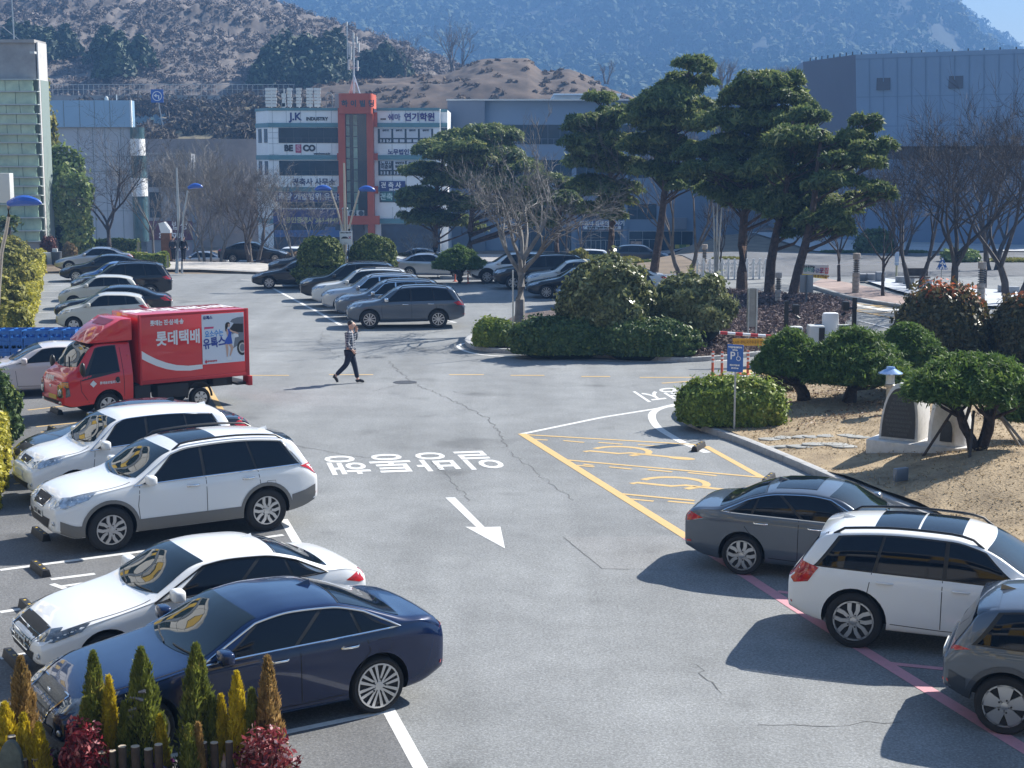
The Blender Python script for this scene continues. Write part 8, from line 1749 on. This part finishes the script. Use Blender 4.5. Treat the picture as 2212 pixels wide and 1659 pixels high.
m = MB(); m.box(X(732), X(759), -.2, -.16, Z(528), Z(499)); bd = m.build('notice_board', mat('notice_white', (.62, .63, .64), .5), s, bevel=.01)
text_mesh('공회전 제한지역', .085, Matrix.Translation((X(745.5), -.205, Z(502.5))) @ wallM((0, 0, 0)), 'notice_writing', M_BLK, bd, .003, .003); text_mesh('X', .18, Matrix.Translation((X(754), -.205, Z(513))) @ wallM((0, 0, 0)), 'notice_cross', mat('ink_maroon', (.35, .03, .06), .6), bd, .003, .008); text_mesh('양산시', .06, Matrix.Translation((X(745.5), -.205, Z(525))) @ wallM((0, 0, 0)), 'notice_writing', M_BLK, bd, .003)
m = MB(); m.prism([(X(735), Z(515)), (X(737), Z(512.5)), (X(740), Z(510.5)), (X(746), Z(510.5)), (X(750), Z(512.5)), (X(751), Z(515))], -.208, -.203, 'y'); m.build('car_symbol', M_BLK, bd)
p = G(382, 594); p.z = .1; f_ = Fac(p.y); X = lambda u: f_.x(u) - p.x; Z = lambda v: f_.z(v) - p.z
s = empty('street_lamp', p, 0, 'street lamp with one blue head beside a taller steel pole', 'street lamp', 'street lamps with blue heads'); m = MB(); m.tube([(0, 0, 0), (X(382), 0, Z(470)), (X(381), 0, Z(362))], [.12, .09, .05], 8); m.build('post', M_STEEL, s, smooth=True); m = MB(); m.tube([(X(386), -.05, 0), (X(388), -.05, Z(520)), (X(393), -.05, Z(465)), (X(404), -.05, Z(412))], [.08, .06, .05, .05], 7); m.build('arm', M_STEEL, s, smooth=True); lamp_head(s, (X(405), -.05, Z(406)), (1, 0, .05), .85)
p = Vector(((-18 - CX) / F * 46, 46, 0)); f_ = Fac(46); X = lambda u: f_.x(u) - p.x; Z = lambda v: f_.z(v)
s = empty('street_lamp', p, 0, 'street lamp with a big blue head at the left edge of the picture', 'street lamp', 'street lamps with blue heads'); m = MB(); m.tube([(0, 0, 0), (0, 0, 1.2), (X(-6), 0, Z(545)), (X(6), 0, Z(500)), (X(13), 0, Z(468)), (X(14), 0, Z(444))], [.09, .08, .06, .055, .05, .06], 8); m.build('post', M_LPOST, s, smooth=True); lamp_head(s, (X(12), 0, Z(441)), (1, 0, .02), 1.02)
p = Vector(((6 - CX) / F * 62, 62, 0)); f_ = Fac(62); s = empty('sign_box', p, 0, 'plain white sign box on a post at the left edge', 'sign box'); m = MB(); m.box(-.9, f_.x(23) - p.x, -.25, .25, f_.z(438), f_.z(374)); m.build('box', M_ACW, s, bevel=.02); m = MB(); m.tube([(-.6, 0, 0), (-.6, 0, f_.z(436))], .09, 8); m.build('post', M_STEEL, s)
for i, (u, lean) in enumerate(((1541, -.05), (1546, 0), (1552, .08))):
 p = G(1546 + (i - 1) * 3, 632); m = MB(); h = W(1546, 430 if i == 1 else 445, p.y).z; m.tube([(0, 0, 0), (0, 0, 1.3), ((u - 1546) * .025, 0, h)], [.09 if i == 1 else .05, .05, .03], 7); o = m.build('flag_pole', M_STEEL, None, smooth=True); o.location = p; tag(o, ('left leaning pole of the three by the white railing', 'upright pole in the middle of the three by the white railing', 'right leaning pole of the three by the white railing')[i], 'pole', 'slim poles by the white railing')
p = GP(354, 101); f_ = Fac(101); s = empty('notice_kiosk', p, 0, 'rust brown notice pillar with a curved white top by the pedestrians', 'notice pillar'); m = MB(); m.box(f_.x(344) - p.x, f_.x(364) - p.x, -.3, .3, 0, f_.z(500) - p.z); m.build('pillar', mat('rust_brown', (.20, .085, .04), .7, var=.3, vscale=3), s, bevel=.02); m = MB(); m.prism([(f_.x(340) - p.x, f_.z(482) - p.z), (f_.x(352) - p.x, f_.z(479) - p.z), (f_.x(364) - p.x, f_.z(496) - p.z), (f_.x(365) - p.x, f_.z(503) - p.z), (f_.x(345) - p.x, f_.z(503) - p.z)], -.34, .34, 'y'); m.build('curved_top', M_WPAN, s)
p = GP(100, 98); f_ = Fac(98); s = empty('gate', p, 0, 'low white slatted gate at the end of the left hedge', 'gate'); m = MB(); m.box(f_.x(84) - p.x, f_.x(104) - p.x, -.04, .04, 0, f_.z(545) - p.z); m.build('panel', M_WT, s, bevel=.02); m = MB(); m.box(f_.x(105) - p.x, f_.x(116) - p.x, -.08, .08, 0, f_.z(537) - p.z); m.build('slatted_panel', M_ACW, s, bevel=.02)
p = GP(123, 98); m = MB(); m.lathe([(.3, 0), (.34, .8), (.36, .82), (.3, .84), (0, .84)], n=14); o = m.build('litter_bin', mat('bin_grey', (.07, .08, .09), .6), None, smooth=True); o.location = p; tag(o, 'dark grey litter bin right of the white gate', 'bin')
p = GP(22, 104); s = empty('palm', p, 0, 'small fan palm in front of the glass tower', 'palm'); h = W(22, 480, 104).z - p.z; m = MB(); m.tube([(0, 0, 0), (0, 0, h)], [.2, .16], 8); m.build('trunk', M_TWIGD, s); rp = np.random.default_rng(5); PP_ = []; NN_ = []
for k in range(26):
 a = rp.random() * 6.28; el = rp.uniform(-.3, 1.); 
 for q in np.linspace(.3, 1., 14): PP_.append((q * 1. * math.cos(a) * math.cos(el), q * 1. * math.sin(a) * math.cos(el), h + q * math.sin(el) * .9 - .35 * q * q)); NN_.append((0, 0, 1))
leaf_mesh('crown', np.array(PP_), np.array(NN_, float), .16, rp, 3., None, [L_HEDGED], s, .5)
p = G(946, 598); f_ = Fac(p.y); s = empty('notice_post', p, 0, 'small yellow and white notice on a post in front of the silver saloon', 'sign'); m = MB(); m.tube([(0, 0, 0), (0, 0, f_.z(553))], .03, 6); m.build('post', M_STEEL, s); m = MB(); m.box(-.22, .0, -.06, -.03, f_.z(572), f_.z(553)); m.build('board', mat('yellow_notice', (.5, .42, .12), .5), s); m = MB(); m.box(.04, .14, -.06, -.03, f_.z(570), f_.z(553)); m.build('side_board', M_WT, s)
p = G(1108, 757, .2); h = W(1108, 583, p.y).z - p.z; m = MB(); m.tube([(0, 0, 0), (0, 0, h)], .028, 7); o = m.build('thin_pole', M_STEEL, None, smooth=True); o.location = p; tag(o, 'thin grey pole in front of the leafless tree on the kerbed island', 'pole')
# ---- blue crates
def crate_mesh():
 m = MB(); w_, d_, h = .385, .45, .335
 m.box(-w_ / 2, w_ / 2, -d_ / 2, d_ / 2, 0, .02)
 for z0_, z1_ in ((0.02, .12), (.215, .335)):
  m.box(-w_ / 2, w_ / 2, -d_ / 2, -d_ / 2 + .018, z0_, z1_); m.box(-w_ / 2, w_ / 2, d_ / 2 - .018, d_ / 2, z0_, z1_); m.box(-w_ / 2, -w_ / 2 + .018, -d_ / 2 + .018, d_ / 2 - .018, z0_, z1_); m.box(w_ / 2 - .018, w_ / 2, -d_ / 2 + .018, d_ / 2 - .018, z0_, z1_)
 for x in (-w_ / 2, -.02, w_ / 2 - .04): m.box(x, x + .04, -d_ / 2 + .001, -d_ / 2 + .016, .1, .23); m.box(x, x + .04, d_ / 2 - .016, d_ / 2 - .001, .05, .27)
 for y in (-d_ / 2 + .02, -.01, d_ / 2 - .04): m.box(-w_ / 2 + .001, -w_ / 2 + .016, y, y + .02, .05, .27); m.box(w_ / 2 - .016, w_ / 2 - .001, y, y + .02, .05, .27)
 me = bpy.data.meshes.new('crate'); me.from_pydata(m.v, [], m.f); me.materials.append(mat('crate_blue', (.02, .13, .42), .4, var=.15, vscale=6)); return me
cme = crate_mesh(); b0 = G(156, 806); rc = random.Random(6)
for c in range(8):
 for r_ in range(2):
  for z in range(4):
   if c > 6 and r_ == 0 and z == 3: continue
   if z < 2 and r_ == 1: continue
   o = link('crate', cme); o.location = (b0.x - c * .398 + rc.uniform(-.008, .008), b0.y + r_ * .47 - c * .03, z * .338 + .02); o.rotation_euler = (0, 0, rc.uniform(-.03, .03) + .05)
   lab = 'blue crate, %s rank, %s, %s column from the stack\'s right end' % (('front', 'rear')[r_], ('bottom layer', 'second layer', 'third layer', 'top layer')[z], ('first', 'second', 'third', 'fourth', 'fifth', 'sixth', 'seventh', 'eighth')[c]); tag(o, lab, 'crate', 'stacked blue crates')
# ---- flower bed in the foreground
L_TH = [leafmat('thuja_gold', (.30, .24, .015), (.70, .55, .03), (.8, .66, .08), .6, .4), leafmat('thuja_green', (.07, .10, .022), (.24, .27, .045), (.5, .40, .1), .6, .4), leafmat('thuja_bronze', (.18, .13, .04), (.45, .29, .11), (.62, .42, .18), .7, .4)]
def thuja(u, vt, vb, hw_px, kind, seed, lab):
 b = G(u, vb); k = b.y / F; h = W(u, vt, b.y).z; rx = hw_px * k * 1.6; rng_ = np.random.default_rng(seed); t = empty('dwarf_conifer', b, 0, lab, 'conifer', 'dwarf conifers in the flower bed')
 n = int(3200 * (h / .7)); z = rng_.random(n) ** .8; a = rng_.random(n) * 6.283; r = rx * np.clip((1 - z) ** .62 * 1.05, .02, 1) * np.where(z < .12, .75 + 2 * z, 1) * (.62 + .52 * rng_.random(n) ** 1.3) * (1 + .16 * np.sin(a * 5 + seed) + .1 * np.sin(z * 30 + a * 3))
 P_ = np.stack([r * np.cos(a), r * np.sin(a), z * h], 1); N_ = np.stack([np.cos(a), np.sin(a), .2 + 0 * a], 1)
 lit = np.clip(.5 + .5 * (N_[:, 0] * .8 + N_[:, 1] * .3), 0, 1); rn = .15 + .45 * rng_.random(n) + .35 * vnoise(P_, 6., seed)
 T = np.stack([.35 * np.cos(a), .35 * np.sin(a), 1 + 0 * a], 1) + rng_.normal(0, .25, (n, 3)); T /= np.linalg.norm(T, axis=1)[:, None]; B = np.cross(N_ + rng_.normal(0, .5, (n, 3)), T); B /= np.linalg.norm(B, axis=1)[:, None]
 s = (.06 * (.6 + .8 * rng_.random(n)))[:, None]; V = np.empty((n, 4, 3)); V[:, 0] = P_ - T * s * .5; V[:, 1] = P_ + B * s * .17; V[:, 2] = P_ + T * s * .7; V[:, 3] = P_ - B * s * .17
 me = bpy.data.meshes.new('foliage'); me.from_pydata(V.reshape(-1, 3).tolist(), [], np.arange(4 * n).reshape(n, 4).tolist()); at = me.attributes.new('rnd', 'FLOAT', 'POINT'); at.data.foreach_set('value', np.repeat(rn, 4).astype(np.float32)); me.materials.append(L_TH[kind]); link('foliage', me, t)
 m = MB(); m.lathe([(rx * .5, .0), (rx * .68, h * .15), (rx * .4, h * .6), (.005, h * .93)], n=8); m.build('stem', mat('conifer_core', (.03, .032, .01), .95), t)
TH = [(56, 1422, 1668, 25, 2, 'tall bronze conifer at the left end of the flower bed'), (18, 1522, 1690, 24, 0, 'golden dwarf conifer in the bottom left corner'), (58, 1545, 1700, 15, 0, 'small golden conifer in front of the bronze one'), (89, 1566, 1705, 18, 0, 'golden conifer left of the first red bush'), (212, 1410, 1672, 24, 1, 'tall green and tan conifer left of the garden spinner'), (243, 1464, 1680, 15, 0, 'slim golden conifer behind the garden spinner'), (191, 1511, 1690, 15, 1, 'short dark conifer at the foot of the tall green and tan one'), (314, 1402, 1680, 32, 1, 'broad tall green conifer in the middle of the bed'), (274, 1521, 1690, 15, 1, 'short green conifer between two tall ones'), (350, 1549, 1690, 13, 0, 'little golden conifer in front of the car wheel'), (432, 1394, 1684, 31, 1, 'tallest conifer, standing in front of the navy door mirror'), (464, 1504, 1690, 16, 1, 'left of the twin yellow green conifers'), (482, 1505, 1690, 14, 0, 'right of the twin yellow green conifers'), (517, 1456, 1692, 20, 0, 'bright yellow green conifer in front of the navy rear door'), (549, 1492, 1694, 17, 1, 'olive conifer between the bright one and the tan one'), (584, 1422, 1694, 23, 2, 'tall tan conifer at the right end of the bed'), (412, 1570, 1730, 16, 1, 'small olive conifer in front of the tallest one'), (433, 1566, 1725, 10, 2, 'thin olive conifer right of the small olive one')]
for i, a in enumerate(TH): thuja(*a[:5], 200 + i, a[5])
L_NAN = leafmat('nandina_leaf', (.10, .008, .016), (.32, .03, .04), (.55, .24, .24), .35, .25); L_NAN2 = leafmat('nandina_leaf_pale', (.14, .02, .03), (.36, .07, .07), (.62, .42, .42), .3, .25)
for (u0, u1, vt, vb, lf, sd, lab) in ((126, 238, 1562, 1720, L_NAN, 1, 'crimson heavenly bamboo bush left of the log stakes'), (504, 642, 1566, 1730, L_NAN2, 2, 'pinkish red heavenly bamboo bush at the right end of the bed')):
 b = G((u0 + u1) / 2, vb); k = b.y / F; rx = (u1 - u0) / 2 * k; h = W((u0 + u1) / 2, vt, b.y).z; rng_ = np.random.default_rng(sd); t = empty('red_bush', b, 0, lab, 'bush', 'red bushes in the flower bed'); n = 1700; D = rng_.normal(0, 1, (n, 3)); D /= np.linalg.norm(D, axis=1)[:, None]; q = rng_.random(n) ** .6; P_ = D * np.array([rx, rx * .7, h * .5]) * q[:, None] * (.65 + .7 * vnoise(D, 3, sd))[:, None] + np.array([0, 0, h * .52]); leaf_mesh('foliage', P_, D, .036, rng_, 2.2, None, [lf], t, .9); m = MB()
 for k_ in range(12): a = 6.28 * k_ / 12; m.tube([(0.05 * math.cos(a), .05 * math.sin(a), 0), (rx * .6 * math.cos(a), rx * .4 * math.sin(a), h * .7)], .005, 4)
 m.build('twigs', M_TWIGD, t)
M_LOG = mat('log_wood', (.075, .055, .043), .9, var=.3, vscale=9); M_LOGT = mat('log_end', (.42, .36, .28), .8, var=.2, vscale=20)
for i, (u, vt, w_) in enumerate(((31, 1590, 12), (55, 1640, 12), (80, 1638, 12), (222, 1625, 12), (246, 1622, 11), (268, 1612, 12), (296, 1612, 13), (324, 1618, 13), (346, 1608, 12), (442, 1604, 12), (466, 1604, 12), (498, 1602, 11))):
 b = G(u, 1710 if i < 3 else 1716); h = W(u, vt, b.y).z; r_ = w_ * .8 * b.y / F; t = empty('log_stake', b, 0, 'upright sawn log in the edging of the flower bed, log %s from the left' % ('one two three four five six seven eight nine ten eleven twelve'.split()[i]), 'log', 'log edging of the flower bed'); m = MB(); m.lathe([(r_, 0), (r_ * .97, h - .004)], n=12); m.build('log', M_LOG, t, smooth=True, ang=40); m = MB(); m.lathe([(r_ * .95, h - .003), (r_ * .95, h + .002), (0, h + .002)], n=12); m.build('sawn_end', M_LOGT, t)
b = G(28, 1715); m = MB(); hh = W(28, 1598, b.y).z; m.prism([(.12 * math.cos(t) * (1 if math.sin(t) > 0 else 1), hh * .55 + hh * .45 * math.sin(t)) for t in np.linspace(0, math.pi, 12)] + [(-.13, 0), (.13, 0)], -.04, .04, 'y'); o = m.build('stone_stele', mat('green_grey_stone', (.09, .11, .10), .6, var=.3, vscale=12), None, bevel=.01); o.location = b; tag(o, 'round topped grey green stone in the bottom left corner', 'stone')
b = G(236, 1690); s = empty('garden_spinner', b, 0, 'grey garden ornament of cup arms on a bent stem', 'garden ornament'); f_ = Fac(b.y); X = lambda u: f_.x(u) - b.x; Z = lambda v: f_.z(v); M_ORN = mat('ornament_grey', (.2, .2, .22), .4, .4)
m = MB(); m.tube([(X(236), 0, 0), (X(238), 0, Z(1590)), (X(236), 0, Z(1530)), (X(255), 0, Z(1500))], .008, 5); m.build('stem', M_BLKT, s)
for (u0, v0, u1, v1) in ((210, 1545, 243, 1548), (234, 1535, 252, 1530), (238, 1505, 268, 1512), (258, 1495, 274, 1493), (222, 1578, 240, 1572), (213, 1588, 232, 1582)):
 m = MB(); m.tube([(X(u0), 0, Z(v0)), (X((u0 + u1) / 2), 0, Z((v0 + v1) / 2)), (X(u1), 0, Z(v1))], [.016, .02, .022], 7); m.build('cup_arm', M_ORN, s)
rf_ = random.Random(2)
for i, (u, v, c_, lab) in enumerate(((330, 1655, (.30, .06, .35), 'purple ornamental cabbage under the log stakes'), (362, 1640, (.34, .05, .34), 'purple ornamental cabbage at the wheel of the navy car'), (352, 1662, (.4, .3, .42), 'pale violet ornamental cabbage beside a purple one'), (440, 1655, (.42, .45, .36), 'white and green ornamental cabbage left of the right red bush'), (105, 1635, (.5, .06, .22), 'magenta flower left of the crimson bush'), (50, 1668, (.30, .05, .3), 'violet flower in the bottom left corner'))):
 b = G(u, v + 42); rng_ = np.random.default_rng(i); z = W(u, v, b.y).z; t = empty('bedding_plant', b, 0, lab, 'flower', 'flowers in the bed'); n = 160; D = rng_.normal(0, 1, (n, 3)); D /= np.linalg.norm(D, axis=1)[:, None]; D[:, 2] = np.abs(D[:, 2]); P_ = D * .07 * rng_.random(n)[:, None] ** .4 + np.array([0, 0, z - .04]); leaf_mesh('petals', P_, D, .035, rng_, 1.2, None, [leafmat('petal_%s' % 'abcdef'[i], tuple(x * .6 for x in c_), c_, tuple(min(1, x * 1.5) for x in c_), .5, .25)], t); m = MB(); m.tube([(0, 0, 0), (0, 0, z - .04)], .01, 5); m.build('stem', MATS['conifer_core'], t)
b = G(486, 1708); s = empty('garden_gnome', b, 0, 'tiny pale figurine with a pointed hat on the log edging', 'figurine'); z = W(486, 1640, b.y).z; m = MB(); m.lathe([(.035, z - .12), (.04, z - .05), (.02, z - .01)], n=10); m.build('figure', mat('figurine_paint', (.5, .42, .36), .6), s, smooth=True); m = MB(); m.ball((0, 0, z), .018, .018, .02, 8, 6); m.build('head', M_SKIN, s); m = MB(); m.lathe([(.02, z + .012), (.004, z + .06)], n=8); m.build('hat', mat('hat_pink', (.5, .3, .25), .6), s); m = MB(); m.tube([(0, 0, 0), (0, 0, z - .12)], .03, 8); m.build('base', M_LOG, s)
o = struct(garden('flower_bed', [G(-20, 1652), G(120, 1648), G(360, 1665), G(480, 1662), G(640, 1672), G(640, 1900), G(-60, 1900)], M_PURPLE, lambda x, y: .03, .4))
# ================================================================ ground cover nobody could count
rng = np.random.default_rng(77)
def in_poly(P, poly):
 x, y = P[:, 0], P[:, 1]; c = np.zeros(len(P), bool); j = len(poly) - 1
 for i in range(len(poly)):
  a, b = poly[i], poly[j]; t = ((a.y > y) != (b.y > y)) & (x < (b.x - a.x) * (y - a.y) / (b.y - a.y + 1e-12) + a.x); c ^= t; j = i
 return c
def cover(name, poly, n, hf, size, leaf, label, cat, asp=2.5, lift=.02, up=.5, spread=.0, mask=None):
 xs_ = [p.x for p in poly]; ys_ = [p.y for p in poly]; P = np.stack([rng.uniform(min(xs_), max(xs_), n * 2), rng.uniform(min(ys_), max(ys_), n * 2), np.zeros(n * 2)], 1); P = P[in_poly(P, poly)]
 if mask is not None: P = P[mask(P)]
 P = P[:n]; P[:, 2] = [hf(x, y) for x, y in P[:, :2]]; P[:, 2] += lift + spread * rng.random(len(P)); N = np.tile([0, 0, up], (len(P), 1)); 
 o = leaf_mesh(name, P, N, size, rng, asp, None, [leaf]); return tag(o, label, cat, kind='stuff')
lawn_poly = [p + Vector((.2, .15, 0)) for p in isl_a] + [G(2500, 1180), G(2450, 800), G(2100, 778), G(1900, 800), G(1760, 822)]
L_STRAW = leafmat('straw_blade', (.24, .18, .10), (.40, .31, .19), (.5, .4, .27), .9, .3)
cover('dry_grass', lawn_poly, 26000, hA, .022, L_STRAW, 'straw coloured winter grass on the lawn', 'grass', 3., .012, .7)
far_ = lambda P: (vnoise(P, .9, 3) > .42) & (P[:, 1] > G(1700, 950).y)
cover('leaf_litter', lawn_poly, 14000, hA, .05, leafmat('dead_leaf', (.13, .08, .05), (.33, .22, .14), (.6, .5, .4), .8, .1), 'dead leaves scattered under the dome pines', 'leaf litter', 1.5, .03, 1., mask=far_)
bed_poly = [p + Vector((.2, .3, 0)) for p in isl_b] + [G(1850, 712), G(1760, 672), G(1500, 642), G(1400, 662), G(1250, 684), G(1120, 700)]
cover('bare_groundcover', bed_poly, 34000, hB, .06, leafmat('azalea_twig', (.08, .058, .056), (.17, .125, .118), (.26, .2, .19), .9, .1), 'low purplish leafless shrubs covering the mulch slope', 'ground cover', 2.6, .02, .5, .22, mask=lambda P: P[:, 0] > G(1440, 760).x - 1)
bedf = [G(-20, 1654), G(120, 1650), G(360, 1667), G(480, 1664), G(636, 1674), G(636, 1780), G(-40, 1780)]
cover('bedding_leaves', bedf, 5000, lambda x, y: .02, .045, leafmat('bed_leaf', (.02, .03, .014), (.06, .07, .03), (.16, .07, .13), .6, .2), 'dark low planting between the conifers of the flower bed', 'planting', 1.8, .0, .5, .16)
M_BRICK = mat('brick_paving', (.31, .235, .21), .9, var=.2, vscale=1.5)
o = MB(); q = [G(1745, 620), G(1830, 646), G(1900, 658), G(1965, 668), G(1990, 655), G(1930, 640), G(1880, 624), G(1780, 604)]; o.sheet([(p.x, p.y, .10) for p in q]); struct(o.build('pavement', M_BRICK))
kerb([G(*p) for p in ((1745, 621), (1830, 647), (1900, 659), (1960, 668))], .25, .16)
o = MB(); q = [G(1870, 611), G(1935, 632), G(1995, 648), G(2080, 662), G(2212, 672), G(2300, 668), G(2300, 640), G(2110, 628), G(1960, 612), G(1900, 604)]; o.sheet([(p.x, p.y, .13) for p in q]); struct(o.build('pavement', mat('white_sheet', (.46, .49, .53), .8, var=.12, vscale=.8)))
# ================================================================ haze between the near cars and the far hills
mb = MB(); mb.box(-1700, 1700, -460, 2060, -6, 335)
hz = mb.build('haze', None); hz.data.materials.clear()
m = bpy.data.materials.new('haze_air'); m.use_nodes = True; n = m.node_tree.nodes; n.remove(n['Principled BSDF'])
v = n.new('ShaderNodeVolumePrincipled'); v.inputs['Color'].default_value = (.24, .5, 1, 1); v.inputs['Density'].default_value = .0007
v.inputs['Anisotropy'].default_value = .0
m.node_tree.links.new(v.outputs[0], n['Material Output'].inputs['Volume']); hz.data.materials.append(m); hz['kind'] = 'stuff'
hz.visible_shadow = True
tag(hz, 'thin blue haze that veils the far hills')
